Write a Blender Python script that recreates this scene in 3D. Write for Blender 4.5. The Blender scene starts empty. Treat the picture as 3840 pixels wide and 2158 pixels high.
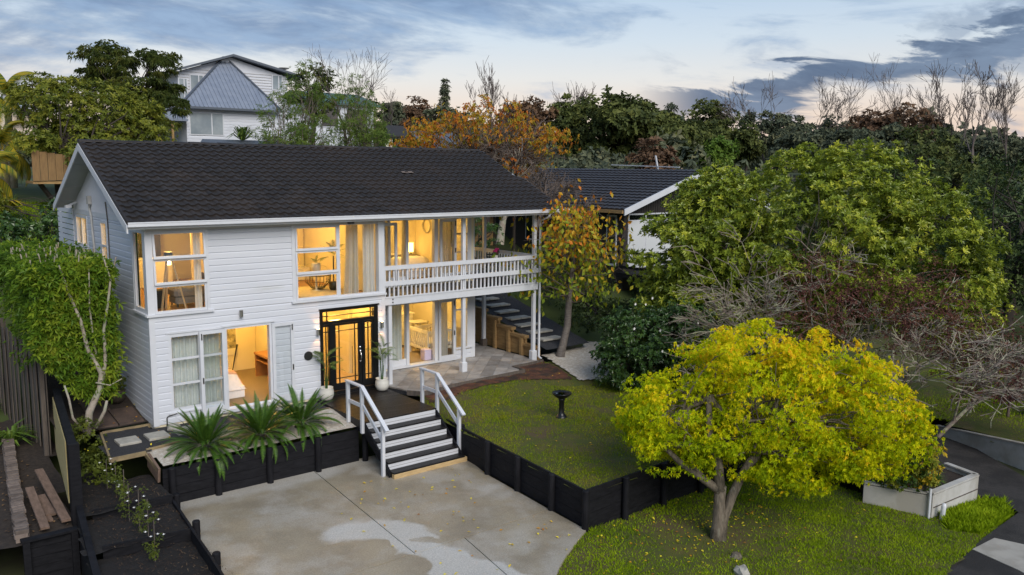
import bpy, math, random
import numpy as np
from mathutils import Vector, Matrix
R = math.radians
sc = bpy.context.scene
C = sc.collection
random.seed(7)
NP = np.random.default_rng(11)

# ------------------------------------------------------------------ camera
cam_d = bpy.data.cameras.new('camera')
cam_d.sensor_width = 36.0
cam_d.lens = 30.09
cam_d.clip_start = 0.1
cam_d.clip_end = 3000.0
cam = bpy.data.objects.new('camera', cam_d)
C.objects.link(cam)
yaw, pit, rol = R(39.078), R(7.982), R(0.515)
fw = Vector((math.sin(yaw)*math.cos(pit), math.cos(yaw)*math.cos(pit), -math.sin(pit)))
rt = Vector((math.cos(yaw), -math.sin(yaw), 0))
up = rt.cross(fw)
r2 = rt*math.cos(rol) + up*math.sin(rol)
u2 = up*math.cos(rol) - rt*math.sin(rol)
cam.matrix_world = Matrix(((r2.x, u2.x, -fw.x, -6.017), (r2.y, u2.y, -fw.y, -21.213), (r2.z, u2.z, -fw.z, 6.341), (0, 0, 0, 1)))
sc.camera = cam

# ------------------------------------------------------------------ light and sky
SUN_AZ, SUN_EL = R(192.0), R(36.0)          # azimuth clockwise from +Y
sun_d = bpy.data.lights.new('sun', 'SUN')
sun_d.energy = 1.5
sun_d.angle = R(40)
sun_d.color = (1.0, 0.94, 0.86)
sun = bpy.data.objects.new('sun', sun_d)
C.objects.link(sun)
sd = Vector((math.sin(SUN_AZ)*math.cos(SUN_EL), math.cos(SUN_AZ)*math.cos(SUN_EL), math.sin(SUN_EL)))
sun.rotation_euler = (-sd).to_track_quat('-Z', 'Y').to_euler()
sun.location = (20, -40, 40)
sc.view_settings.view_transform = 'Standard'
sc.view_settings.look = 'None'
sc.view_settings.exposure = 1.0
sc.view_settings.gamma = 1.0
sc.view_settings.use_curve_mapping = False
sc.cycles.max_bounces = 6
sc.cycles.transparent_max_bounces = 16
sc.cycles.diffuse_bounces = 4
sc.cycles.sample_clamp_indirect = 6.0
sc.cycles.use_denoising = True

world = bpy.data.worlds.new('World')
sc.world = world
world.use_nodes = True
wt = world.node_tree
wn, wl_ = wt.nodes, wt.links
wn.clear()
def N_(t, **kw):
    n = wn.new(t)
    for k, v in kw.items():
        setattr(n, k, v)
    return n
def mth(op, a, b=None, clamp=False):
    n = N_('ShaderNodeMath', operation=op, use_clamp=clamp)
    for i, v in enumerate((a, b)):
        if v is None: continue
        if isinstance(v, (int, float)): n.inputs[i].default_value = v
        else: wl_.new(v, n.inputs[i])
    return n.outputs[0]
def smooth(v, lo, hi):
    n = N_('ShaderNodeMapRange', interpolation_type='SMOOTHSTEP')
    wl_.new(v, n.inputs['Value'])
    n.inputs['From Min'].default_value = lo
    n.inputs['From Max'].default_value = hi
    return n.outputs['Result']
def cmix(f, a, b):
    n = N_('ShaderNodeMix', data_type='RGBA')
    if isinstance(f, (int, float)): n.inputs['Factor'].default_value = f
    else: wl_.new(f, n.inputs['Factor'])
    for s, v in (('A', a), ('B', b)):
        i = [q for q in n.inputs if q.name == s and q.type == 'RGBA'][0]
        if isinstance(v, tuple): i.default_value = v + (1,)
        else: wl_.new(v, i)
    return [q for q in n.outputs if q.type == 'RGBA'][0]
tc = N_('ShaderNodeTexCoord')
sep = N_('ShaderNodeSeparateXYZ')
wl_.new(tc.outputs['Generated'], sep.inputs[0])
dx, dy, dz = sep.outputs
el = mth('MULTIPLY', mth('ARCSINE', dz), 57.29578)                       # elevation in degrees
az = mth('MULTIPLY', mth('ARCTAN2', dx, dy), 57.29578)                   # azimuth in degrees
ramp = N_('ShaderNodeValToRGB')
wl_.new(mth('DIVIDE', el, 60.0, True), ramp.inputs[0])
cr = ramp.color_ramp
stops = [(0.0, (.78, .50, .38)), (0.06, (.77, .60, .50)), (0.095, (.71, .67, .64)), (0.135, (.58, .64, .70)), (0.20, (.40, .53, .69)), (0.34, (.32, .46, .66)), (0.6, (.26, .37, .54)), (1.0, (.20, .30, .48))]
while len(cr.elements) < len(stops): cr.elements.new(.5)
for e, (p, c) in zip(cr.elements, stops):
    e.position = p; e.color = c + (1,)
nish = N_('ShaderNodeTexSky', sky_type='NISHITA')
nish.sun_disc = False
nish.sun_elevation = SUN_EL
nish.sun_rotation = SUN_AZ
nsc = N_('ShaderNodeVectorMath', operation='SCALE')
wl_.new(nish.outputs[0], nsc.inputs[0]); nsc.inputs['Scale'].default_value = 0.10
base = cmix(0.22, ramp.outputs[0], nsc.outputs[0])
# cloud layer: streaks stretched sideways, over the whole dome
cmb = N_('ShaderNodeCombineXYZ')
wl_.new(mth('MULTIPLY', az, 0.055), cmb.inputs[0])
wl_.new(mth('ADD', mth('MULTIPLY', el, 0.24), mth('MULTIPLY', az, 0.022)), cmb.inputs[1])
def noise(vec, scale, detail=6, rough=.55, dist=0.0, w=None):
    n = N_('ShaderNodeTexNoise')
    wl_.new(vec, n.inputs['Vector'])
    n.inputs['Scale'].default_value = scale
    n.inputs['Detail'].default_value = detail
    n.inputs['Roughness'].default_value = rough
    n.inputs['Distortion'].default_value = dist
    return n.outputs['Fac']
n1 = noise(cmb.outputs[0], 0.9, 7, .6, .6)
n2 = noise(cmb.outputs[0], 3.2, 6, .6, .3)
# heavier streaks high up and to the north-west, clear air low down
cover = mth('ADD', mth('MULTIPLY', smooth(el, 2, 11), 0.20), mth('MULTIPLY', smooth(az, 42, 10), 0.20))
streak = smooth(mth('ADD', mth('ADD', n1, mth('MULTIPLY', n2, .35)), cover), 0.80, 1.03)
c_up = cmix(smooth(n2, .35, .65), (.12, .20, .35), (.22, .33, .50))
lay1 = cmix(mth('MULTIPLY', streak, .85), base, c_up)
# a bank of darker cloud that climbs towards the east
line = mth('ADD', mth('MULTIPLY', mth('SUBTRACT', az, 47.0), 0.19), 3.4)
wob = mth('MULTIPLY', mth('SUBTRACT', noise(cmb.outputs[0], 2.6, 8, .62, .5), .5), 8.5)
off = mth('SUBTRACT', mth('ADD', el, wob), line)
bank = mth('MULTIPLY', smooth(off, 1.2, 0.4), smooth(off, -2.3, -0.7))
bank = mth('MULTIPLY', bank, smooth(az, 46, 52))
cmb2 = N_('ShaderNodeCombineXYZ')
wl_.new(mth('MULTIPLY', az, 0.16), cmb2.inputs[0]); wl_.new(mth('MULTIPLY', el, 0.3), cmb2.inputs[1]); cmb2.inputs[2].default_value = 4.0
puff = noise(cmb2.outputs[0], 1.1, 8, .6, .4)
hump = mth('MULTIPLY', smooth(mth('ADD', puff, mth('MULTIPLY', smooth(az, 58, 72), .16)), .60, .74), smooth(mth('SUBTRACT', el, line), 9.5, 3.5))
hump = mth('MULTIPLY', hump, smooth(az, 40, 60))
c_bank = cmix(smooth(wob, -1.0, 1.0), (.070, .115, .20), (.13, .19, .29))
lay2 = cmix(mth('MULTIPLY', bank, .92), lay1, c_bank)
lay3 = cmix(mth('MULTIPLY', hump, .55), lay2, (.20, .27, .38))
bg = N_('ShaderNodeBackground')
wl_.new(lay3, bg.inputs['Color'])
bg.inputs['Strength'].default_value = 0.62
wo = N_('ShaderNodeOutputWorld')
wl_.new(bg.outputs[0], wo.inputs['Surface'])

# ------------------------------------------------------------------ helpers
def wloc(o):
    v = Vector((0, 0, 0))
    while o is not None:
        v = v + o.location
        o = o.parent
    return v
def tag(o, label=None, cat=None, group=None, kind=None):
    if label: o['label'] = label
    if cat: o['category'] = cat
    if group: o['group'] = group
    if kind: o['kind'] = kind
    return o
def thing(name, label, cat, loc=(0, 0, 0), group=None):
    o = bpy.data.objects.new(name, None)
    o.empty_display_size = 0.2
    o.location = loc
    C.objects.link(o)
    return tag(o, label, cat, group)
class MB:
    def __init__(s): s.v = []; s.f = []
    def add(s, vs, fs):
        b = len(s.v); s.v += [tuple(p) for p in vs]; s.f += [tuple(b+i for i in q) for q in fs]; return s
    def box(s, x0, x1, y0, y1, z0, z1):
        return s.add([(x0,y0,z0),(x1,y0,z0),(x1,y1,z0),(x0,y1,z0),(x0,y0,z1),(x1,y0,z1),(x1,y1,z1),(x0,y1,z1)],
                     [(3,2,1,0),(4,5,6,7),(0,1,5,4),(1,2,6,5),(2,3,7,6),(3,0,4,7)])
    def rbox(s, x0, x1, y0, y1, z0, z1, b=.01):
        # box with chamfered vertical and top edges
        xs = [(x0+b,y0),(x1-b,y0),(x1,y0+b),(x1,y1-b),(x1-b,y1),(x0+b,y1),(x0,y1-b),(x0,y0+b)]
        cx, cy = (x0+x1)/2, (y0+y1)/2
        def inn(p): return (p[0]+(b if p[0] < cx else -b)*.7, p[1]+(b if p[1] < cy else -b)*.7)
        ring = [[(x,y,z0) for x,y in xs], [(x,y,z1-b) for x,y in xs], [inn(p)+(z1,) for p in xs]]
        vs = sum(ring, [])
        fs = [tuple(range(7,-1,-1)), tuple(range(16,24))]
        for k in range(2):
            for i in range(8):
                j = (i+1) % 8; fs.append((k*8+i, k*8+j, k*8+8+j, k*8+8+i))
        return s.add(vs, fs)
    def bar(s, p, q, w, h, up=(0,0,1)):
        p, q = Vector(p), Vector(q); d = (q-p).normalized(); u = Vector(up)
        a = d.cross(u)
        if a.length < 1e-4: a = d.cross(Vector((1,0,0)))
        a.normalize(); b = a.cross(d).normalized()
        a, b = a*w/2, b*h/2
        vs = [p-a-b, p+a-b, p+a+b, p-a+b, q-a-b, q+a-b, q+a+b, q-a+b]
        return s.add(vs, [(0,1,2,3),(7,6,5,4),(0,4,5,1),(1,5,6,2),(2,6,7,3),(3,7,4,0)])
    def tube(s, pts, rad, n=6, cap=True):
        pts = [Vector(p) for p in pts]
        if not hasattr(rad, '__len__'): rad = [rad]*len(pts)
        vs = []; fs = []; prev = None
        for i, p in enumerate(pts):
            d = (pts[min(i+1, len(pts)-1)] - pts[max(i-1, 0)])
            d = d.normalized() if d.length > 1e-9 else Vector((0,0,1))
            if prev is None:
                a = d.cross(Vector((0,0,1)))
                if a.length < .05: a = d.cross(Vector((1,0,0)))
            else: a = prev - d*prev.dot(d)
            a.normalize(); prev = a; b = d.cross(a)
            for k in range(n):
                t = 2*math.pi*k/n
                vs.append(p + (a*math.cos(t) + b*math.sin(t))*rad[i])
        for i in range(len(pts)-1):
            for k in range(n):
                j = (k+1) % n
                fs.append((i*n+k, i*n+j, (i+1)*n+j, (i+1)*n+k))
        if cap: fs += [tuple(range(n-1,-1,-1)), tuple(range((len(pts)-1)*n, len(pts)*n))]
        return s.add(vs, fs)
    def lathe(s, prof, c=(0,0,0), n=20):
        vs = []; fs = []
        for r, z in prof:
            for k in range(n):
                t = 2*math.pi*k/n
                vs.append((c[0]+r*math.cos(t), c[1]+r*math.sin(t), c[2]+z))
        m = len(prof)
        for i in range(m-1):
            for k in range(n):
                j = (k+1) % n
                fs.append((i*n+k, i*n+j, (i+1)*n+j, (i+1)*n+k))
        fs += [tuple(range(n-1,-1,-1)), tuple(range((m-1)*n, m*n))]
        return s.add(vs, fs)
    def prism(s, poly, z0, z1):
        n = len(poly)
        zz = z1 if hasattr(z1, '__len__') else [z1]*n
        a = sum(poly[i][0]*poly[(i+1) % n][1]-poly[(i+1) % n][0]*poly[i][1] for i in range(n))
        idx = list(range(n)) if a > 0 else list(range(n-1,-1,-1))
        vs = [(poly[i][0], poly[i][1], z0) for i in idx] + [(poly[i][0], poly[i][1], zz[i]) for i in idx]
        fs = [tuple(range(n-1,-1,-1)), tuple(range(n, 2*n))]
        for i in range(n): j = (i+1) % n; fs.append((i, j, n+j, n+i))
        return s.add(vs, fs)
    def quad(s, a, b, c, d): return s.add([a,b,c,d], [(0,1,2,3)])
    def build(s, name, m, parent=None, smooth=False, kind=None, label=None):
        off = wloc(parent) if parent is not None else None
        if off is None:
            a = np.array(s.v); lo, hi = a.min(0), a.max(0)
            off = Vector(((lo[0]+hi[0])/2, (lo[1]+hi[1])/2, lo[2]))
            loc = off
        else: loc = Vector((0,0,0))
        me = bpy.data.meshes.new(name)
        me.from_pydata([(x-off[0], y-off[1], z-off[2]) for x,y,z in s.v], [], s.f)
        me.update()
        if smooth: me.polygons.foreach_set('use_smooth', [True]*len(me.polygons))
        if m: me.materials.append(m)
        o = bpy.data.objects.new(name, me)
        o.location = loc
        o.parent = parent
        C.objects.link(o)
        return tag(o, label=label, kind=kind)
def one(name, mb, m, label, cat, group=None, smooth=False, kind=None):
    return tag(mb.build(name, m, None, smooth), label, cat, group, kind)
def struct(name, mb, m, parent=None, smooth=False):
    o = mb.build(name, m, parent, smooth)
    if parent is None: o['kind'] = 'structure'
    return o
def copy_at(o, parent, loc, rot=None):
    c = o.copy(); C.objects.link(c); c.parent = parent; c.location = loc
    if rot: c.rotation_euler = rot
    return c
def copy_tree(o, loc=None, parent=None):
    c = o.copy(); C.objects.link(c); c.parent = parent
    if loc is not None: c.location = loc
    for ch in list(o.children): copy_tree(ch, None, c)
    return c

# ------------------------------------------------------------------ materials
def mat(name, c1, c2=None, scale=4.0, rough=.6, bump=0.0, bscale=40.0, metal=0.0, spec=.5, stretch=(1,1,1), obj_rand=0.0, c3=None, scale3=.6, f3=(.45,.62), wet=None):
    m = bpy.data.materials.new(name); m.use_nodes = True
    nt = m.node_tree; n = nt.nodes; l = nt.links
    b = n['Principled BSDF']
    b.inputs['Roughness'].default_value = rough
    b.inputs['Metallic'].default_value = metal
    b.inputs['Specular IOR Level'].default_value = spec
    geo = n.new('ShaderNodeNewGeometry')
    mp = n.new('ShaderNodeMapping'); mp.inputs['Scale'].default_value = stretch
    l.new(geo.outputs['Position'], mp.inputs['Vector'])
    def nz(s, d=5):
        t = n.new('ShaderNodeTexNoise'); t.inputs['Scale'].default_value = s; t.inputs['Detail'].default_value = d
        t.inputs['Roughness'].default_value = .6
        l.new(mp.outputs[0], t.inputs['Vector']); return t.outputs['Fac']
    def rng(v, lo, hi):
        t = n.new('ShaderNodeMapRange'); t.interpolation_type = 'SMOOTHSTEP'; l.new(v, t.inputs[0])
        t.inputs['From Min'].default_value = lo; t.inputs['From Max'].default_value = hi; return t.outputs[0]
    def mix(f, a, c):
        t = n.new('ShaderNodeMix'); t.data_type = 'RGBA'
        if isinstance(f, float): t.inputs[0].default_value = f
        else: l.new(f, t.inputs[0])
        for i, v in ((6, a), (7, c)):
            if isinstance(v, tuple): t.inputs[i].default_value = v + (1,)
            else: l.new(v, t.inputs[i])
        return t.outputs[2]
    out = None
    if c2 is not None: out = mix(rng(nz(scale), .32, .68), c1, c2)
    if c3 is not None: out = mix(rng(nz(scale3, 6), *f3), out if out is not None else c1, c3)
    if obj_rand:
        oi = n.new('ShaderNodeObjectInfo')
        hsv = n.new('ShaderNodeHueSaturation')
        ma = n.new('ShaderNodeMapRange'); l.new(oi.outputs['Random'], ma.inputs[0])
        ma.inputs['To Min'].default_value = 1-obj_rand; ma.inputs['To Max'].default_value = 1+obj_rand
        l.new(ma.outputs[0], hsv.inputs['Value'])
        if out is None: hsv.inputs['Color'].default_value = c1 + (1,)
        else: l.new(out, hsv.inputs['Color'])
        out = hsv.outputs[0]
    if out is None: b.inputs['Base Color'].default_value = c1 + (1,)
    else: l.new(out, b.inputs['Base Color'])
    if wet:
        t = n.new('ShaderNodeMapRange'); l.new(nz(wet[0]), t.inputs[0]); t.inputs['To Min'].default_value = wet[1]; t.inputs['To Max'].default_value = wet[2]
        l.new(t.outputs[0], b.inputs['Roughness'])
    if bump:
        bp = n.new('ShaderNodeBump'); bp.inputs['Strength'].default_value = bump; bp.inputs['Distance'].default_value = .02
        l.new(nz(bscale, 4), bp.inputs['Height']); l.new(bp.outputs[0], b.inputs['Normal'])
    return m
def emis(name, c, s):
    m = bpy.data.materials.new(name); m.use_nodes = True
    b = m.node_tree.nodes['Principled BSDF']
    b.inputs['Base Color'].default_value = c + (1,)
    b.inputs['Emission Color'].default_value = c + (1,); b.inputs['Emission Strength'].default_value = s
    return m
def glass(name, tint=(.95,.97,.97), refl=1.0):
    m = bpy.data.materials.new(name); m.use_nodes = True
    nt = m.node_tree; n = nt.nodes; n.clear()
    o = n.new('ShaderNodeOutputMaterial'); mx = n.new('ShaderNodeMixShader')
    t = n.new('ShaderNodeBsdfTransparent'); t.inputs[0].default_value = tint + (1,)
    g = n.new('ShaderNodeBsdfGlossy'); g.inputs['Roughness'].default_value = .01
    f = n.new('ShaderNodeLayerWeight'); f.inputs[0].default_value = .5
    p5 = n.new('ShaderNodeMath'); p5.operation = 'POWER'; p5.inputs[1].default_value = 5.0; nt.links.new(f.outputs['Facing'], p5.inputs[0])
    k = n.new('ShaderNodeMath'); k.operation = 'MULTIPLY_ADD'; k.inputs[1].default_value = .85; k.inputs[2].default_value = .10*refl; k.use_clamp = True
    nt.links.new(p5.outputs[0], k.inputs[0]); nt.links.new(k.outputs[0], mx.inputs[0])
    nt.links.new(t.outputs[0], mx.inputs[1]); nt.links.new(g.outputs[0], mx.inputs[2]); nt.links.new(mx.outputs[0], o.inputs[0])
    return m
def leafmat(name, cols, trans=.3, rough=.5, spec=.2, gain=1.3):
    """leaf colour read from the per-leaf value 'rnd'"""
    m = bpy.data.materials.new(name); m.use_nodes = True
    nt = m.node_tree; n = nt.nodes; l = nt.links
    b = n['Principled BSDF']; out = n['Material Output']
    b.inputs['Roughness'].default_value = rough; b.inputs['Specular IOR Level'].default_value = spec
    at = n.new('ShaderNodeAttribute'); at.attribute_name = 'rnd'
    rp = n.new('ShaderNodeValToRGB'); e = rp.color_ramp.elements
    while len(e) < len(cols): e.new(.5)
    cols = [tuple(min(.9, v*gain) for v in c) for c in cols]
    for i, c in enumerate(cols):
        e[i].position = i/(len(cols)-1); e[i].color = c + (1,)
    l.new(at.outputs['Fac'], rp.inputs[0]); l.new(rp.outputs[0], b.inputs['Base Color'])
    tr = n.new('ShaderNodeBsdfTranslucent'); l.new(rp.outputs[0], tr.inputs[0])
    mx = n.new('ShaderNodeMixShader'); mx.inputs[0].default_value = trans
    l.new(b.outputs[0], mx.inputs[1]); l.new(tr.outputs[0], mx.inputs[2]); l.new(mx.outputs[0], out.inputs[0])
    return m
M = {}
M['white'] = mat('white_paint', (.63,.645,.68), (.58,.595,.63), 2.5, .45, .05, 60)
M['board'] = mat('weatherboard_paint', (.63,.65,.70), (.59,.61,.66), 1.2, .5, .06, 90, stretch=(.25,.25,2), c3=(.53,.54,.55), scale3=2.0, f3=(.58,.78))
M['soffit'] = mat('soffit_paint', (.52,.52,.52), (.47,.47,.47), 1.5, .6)
M['inner'] = mat('inner_wall_paint', (.80,.72,.52), (.77,.69,.49), 1.0, .7)
M['ceil'] = mat('ceiling_paint', (.82,.80,.74), None, rough=.8)
M['carpet'] = mat('brown_carpet', (.20,.15,.09), (.26,.20,.12), 60, .95, .3, 200)
M['wood_floor'] = mat('timber_floor', (.36,.17,.06), (.27,.12,.04), 8, .35, stretch=(6,.6,1))
M['tile'] = mat('dark_roof_tile', (.024,.021,.020), (.032,.027,.025), 9, .6, .3, 120, spec=.3, obj_rand=.25, c3=(.040,.031,.026), scale3=.5, f3=(.45,.75))
M['black'] = mat('black_stain', (.006,.006,.008), (.012,.012,.015), 5, .7, .35, 60, spec=.2, stretch=(1,1,4), c3=(.022,.021,.022), scale3=2.2, f3=(.62,.8))
M['blackpost'] = mat('black_post_stain', (.006,.006,.008), (.013,.013,.016), 7, .7, .3, 40, spec=.2, stretch=(1,1,.3))
M['deck'] = mat('dark_deck_stain', (.007,.006,.006), (.012,.010,.010), 3, .32, .15, 30, spec=.3, stretch=(.4,6,1), wet=(1.3,.25,.6))
M['door'] = mat('black_joinery', (.008,.008,.009), None, rough=.28)
M['glass'] = glass('window_glass')
M['darkglass'] = glass('dark_glass', (.3,.32,.33), 1.6)
M['metal'] = mat('brushed_steel', (.55,.53,.50), None, rough=.3, metal=1.0)
M['iron'] = mat('dark_iron', (.02,.02,.02), None, rough=.4)
M['sleeper'] = mat('brown_sleeper_timber', (.40,.25,.10), (.28,.17,.07), 3, .8, .5, 30, stretch=(1,1,5))
M['edgepine'] = mat('grey_pine_edging', (.30,.23,.12), (.20,.15,.085), 5, .85, .3, 40)
M['rawpine'] = mat('raw_pine', (.56,.40,.20), (.44,.30,.14), 5, .75, .3, 40, stretch=(1,1,5))
M['palefence'] = mat('pale_pine_fence', (.50,.42,.20), (.38,.31,.14), 5, .8, .3, 40, stretch=(6,6,.5))
M['greywood'] = mat('weathered_timber', (.13,.105,.085), (.08,.065,.055), 4, .85, .4, 40, stretch=(3,3,.4))
M['brownplank'] = mat('weathered_plank', (.20,.13,.095), (.13,.085,.06), 5, .85, .4, 40, stretch=(3,1,1))
M['lightstone'] = mat('light_stone', (.42,.40,.35), (.32,.30,.26), 6, .8, .3, 50)
M['paver'] = mat('grey_paver', (.30,.275,.255), (.36,.34,.32), 7, .5, .25, 70, obj_rand=.28, c3=(.22,.19,.165), scale3=1.6, f3=(.45,.7))
M['oldpaver'] = mat('brown_old_paver', (.10,.065,.050), (.060,.042,.034), 4, .8, .3, 50)
M['brick'] = mat('old_brick', (.19,.15,.125), (.13,.10,.085), 9, .85, .4, 60, obj_rand=.35)
M['pot'] = mat('white_glazed_pot', (.68,.66,.60), (.62,.60,.54), 3, .3)
M['claypot'] = mat('dark_clay_pot', (.05,.04,.03), None, rough=.5)
M['soil'] = mat('soil', (.022,.015,.011), (.045,.032,.023), 12, .95, .6, 90)
M['redsoil'] = mat('red_clay_soil', (.13,.048,.022), (.055,.022,.013), 5, .95, .8, 30, c3=(.03,.018,.012), scale3=2.2)
M['mulch'] = mat('dark_mulch', (.006,.005,.005), (.015,.012,.011), 22, .95, 1.0, 70)
M['pebble'] = mat('pale_pebble', (.56,.50,.42), (.44,.38,.31), 30, .8, .9, 90, c3=(.64,.60,.54), scale3=12)
M['dkgravel'] = mat('dark_gravel', (.020,.020,.023), (.045,.045,.050), 34, .9, 1.0, 100, c3=(.08,.08,.085), scale3=14, f3=(.6,.72))
M['grass'] = mat('lawn_soil', (.060,.078,.008), (.095,.085,.016), 2.2, .95, .8, 60, c3=(.095,.065,.030), scale3=.7, f3=(.52,.68))
M['field'] = mat('far_grass', (.07,.10,.02), (.05,.07,.015), .5, .95, .4, 6, c3=(.030,.024,.014), scale3=.12)
M['asphalt'] = mat('asphalt', (.030,.027,.026), (.055,.049,.046), 28, .9, .9, 160, c3=(.020,.018,.018), scale3=.9, f3=(.42,.6))
M['path'] = mat('concrete_footpath', (.40,.375,.335), (.30,.28,.245), 2.2, .85, .5, 120, c3=(.24,.22,.19), scale3=1.1, f3=(.55,.75))
M['blockwall'] = mat('pale_block_wall', (.50,.49,.47), (.42,.41,.38), 2.5, .8, .2, 50, c3=(.34,.32,.28), scale3=.8)
M['bark'] = mat('grey_bark', (.19,.155,.115), (.085,.07,.052), 9, .9, 1.0, 26, stretch=(2,2,.5), c3=(.24,.22,.17), scale3=5, f3=(.55,.68))
M['palebark'] = mat('pale_lichen_bark', (.40,.35,.29), (.27,.22,.17), 7, .85, .4, 30, c3=(.30,.30,.22), scale3=4)
M['cherrybark'] = mat('cherry_bark', (.20,.175,.15), (.12,.10,.09), 7, .6, .4, 20, stretch=(1,1,5))
M['darkbark'] = mat('dark_bark', (.055,.043,.034), (.035,.028,.022), 6, .9)
M['twig'] = mat('bare_twig', (.15,.115,.095), (.10,.075,.06), 3, .9)
M['fartwig'] = mat('far_bare_twig', (.13,.105,.095), (.09,.07,.062), .8, .9)
M['lichen'] = mat('lichen_branch', (.25,.205,.17), (.155,.115,.095), 9, .9, c3=(.33,.33,.22), scale3=6, f3=(.5,.6))
M['greyroof'] = mat('blue_grey_roof', (.22,.25,.31), (.18,.21,.27), 2, .5)
M['greytrim'] = mat('slate_trim', (.09,.105,.13), None, rough=.5)
M['nroof'] = mat('neighbour_roof_tile', (.026,.024,.028), (.040,.037,.040), 5, .6, .4, 60, c3=(.055,.05,.048), scale3=2, f3=(.6,.75))
M['dkbrown'] = mat('dark_brown_cladding', (.030,.024,.021), (.022,.018,.016), 5, .7)
M['blind'] = mat('pale_blind', (.60,.62,.63), None, rough=.7)
M['farpane'] = mat('far_window_pane', (.20,.24,.27), (.30,.34,.36), .8, .15)
M['oldpine'] = mat('aged_pine', (.26,.155,.06), (.19,.11,.045), 5, .8, .3, 40, stretch=(4,4,.5))
M['chrome'] = mat('chrome', (.7,.7,.7), None, rough=.15, metal=1.0)
def fabric(name, c, c2=None): return mat(name, c, c2, 14, .9, .15, 200)
def drape(name, c, c2, t=.4):
    m = fabric(name, c, c2); nt = m.node_tree; b = nt.nodes['Principled BSDF']; o = nt.nodes['Material Output']
    tr = nt.nodes.new('ShaderNodeBsdfTranslucent'); tr.inputs[0].default_value = c+(1,); mx = nt.nodes.new('ShaderNodeMixShader'); mx.inputs[0].default_value = t
    nt.links.new(b.outputs[0], mx.inputs[1]); nt.links.new(tr.outputs[0], mx.inputs[2]); nt.links.new(mx.outputs[0], o.inputs[0]); return m
M['curtain'] = drape('linen_curtain', (.66,.64,.58), (.60,.58,.52))
M['greycurtain'] = drape('grey_curtain', (.58,.62,.60), (.52,.56,.55), .06)
M['whitecurtain'] = drape('white_curtain', (.74,.74,.72), (.68,.68,.66), .25)
M['bedwhite'] = fabric('white_bedding', (.74,.71,.70), (.68,.65,.64))
M['bedpink'] = fabric('dusty_pink_throw', (.58,.36,.25), (.50,.30,.20))
M['darkthrow'] = fabric('dark_throw', (.03,.03,.03), (.14,.12,.09))
M['sofa'] = fabric('grey_upholstery', (.22,.21,.20), (.18,.17,.165))
M['rug'] = fabric('cream_rug', (.62,.52,.32), (.54,.45,.27))
M['furnwood'] = mat('warm_timber', (.40,.20,.08), (.32,.15,.06), 5, .4, stretch=(1,6,1))
M['palewood'] = mat('pale_timber', (.52,.38,.22), (.44,.31,.17), 5, .5, stretch=(1,1,.4))
M['cream'] = mat('cream_painted_furniture', (.74,.70,.58), None, rough=.45)
M['lilac'] = fabric('lilac_fabric', (.55,.48,.62))
M['blackfab'] = fabric('black_fabric', (.012,.012,.014))
M['shade'] = emis('lit_lamp_shade', (1.0,.62,.18), 2.6)
M['bulb'] = emis('downlight_lens', (1.0,.78,.42), 9.0)
M['magenta'] = mat('magenta_petal', (.45,.02,.16), None, rough=.6)
M['petal'] = mat('white_petal', (.78,.77,.74), None, rough=.6)
M['blue'] = mat('blue_plastic', (.02,.22,.62), None, rough=.4)
M['art'] = mat('landscape_print', (.05,.05,.035), (.62,.56,.36), 5, .5, c3=(.30,.27,.17), scale3=9)
M['leaf_fall'] = leafmat('fallen_leaf', [(.34,.12,.015), (.56,.36,.02), (.62,.50,.03), (.60,.52,.04)], .15)
# ------------------------------------------------------------------ terrain
def S(a, b, v):
    t = np.clip((np.asarray(v, float)-a)/(b-a), 0, 1)
    return t*t*(3-2*t)
def hz(x, y):
    x = np.asarray(x, float); y = np.asarray(y, float)
    z = -1.8 + 1.2*S(-9.0,-8.0,y)*S(6.9,7.8,x)*(1-S(14.5,16.5,x)*(1-S(-4,0,y)))
    z = z + 0.7*S(19,24,x)*(1-S(-8,-2,y))
    z = z + 2.3*S(-1.5,7,y)*S(12.9,16,x)
    z = z + 6.3*S(8.0,20,y)*(1-.32*S(12.9,17,x)) + 1.5*S(0.2,6,y)*(1-S(-.6,0,x))*(1-S(8,20,y))
    z = z + 3.6*(1-np.exp(-.035*np.maximum(0,y-20)))
    z = z + 4.5*S(26,80,x)*(1-.75*S(12,45,y))
    return np.where(z > 5.2, 5.2+(z-5.2)*.2, z)
def lines(lo, a, b, hi, st):
    core = list(np.arange(a, b+1e-6, st)); l = []; v = a; s = st
    while v > lo: s *= 1.35; v -= s; l.append(v)
    r = []; v = core[-1]; s = st
    while v < hi: s *= 1.35; v += s; r.append(v)
    return np.array(l[::-1]+core+r)
def grid_mesh(xs, ys, zf):
    X, Y = np.meshgrid(xs, ys); Z = zf(X, Y)
    nx, ny = len(xs), len(ys)
    mb = MB(); mb.v = list(map(tuple, np.stack([X.ravel(), Y.ravel(), Z.ravel()], 1).tolist()))
    mb.f = [(j*nx+i, j*nx+i+1, (j+1)*nx+i+1, (j+1)*nx+i) for j in range(ny-1) for i in range(nx-1)]
    return mb
struct('ground', grid_mesh(lines(-700,-14,36,900,.8), lines(-300,-24,46,1200,.8), hz), M['field'], smooth=True)

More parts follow.
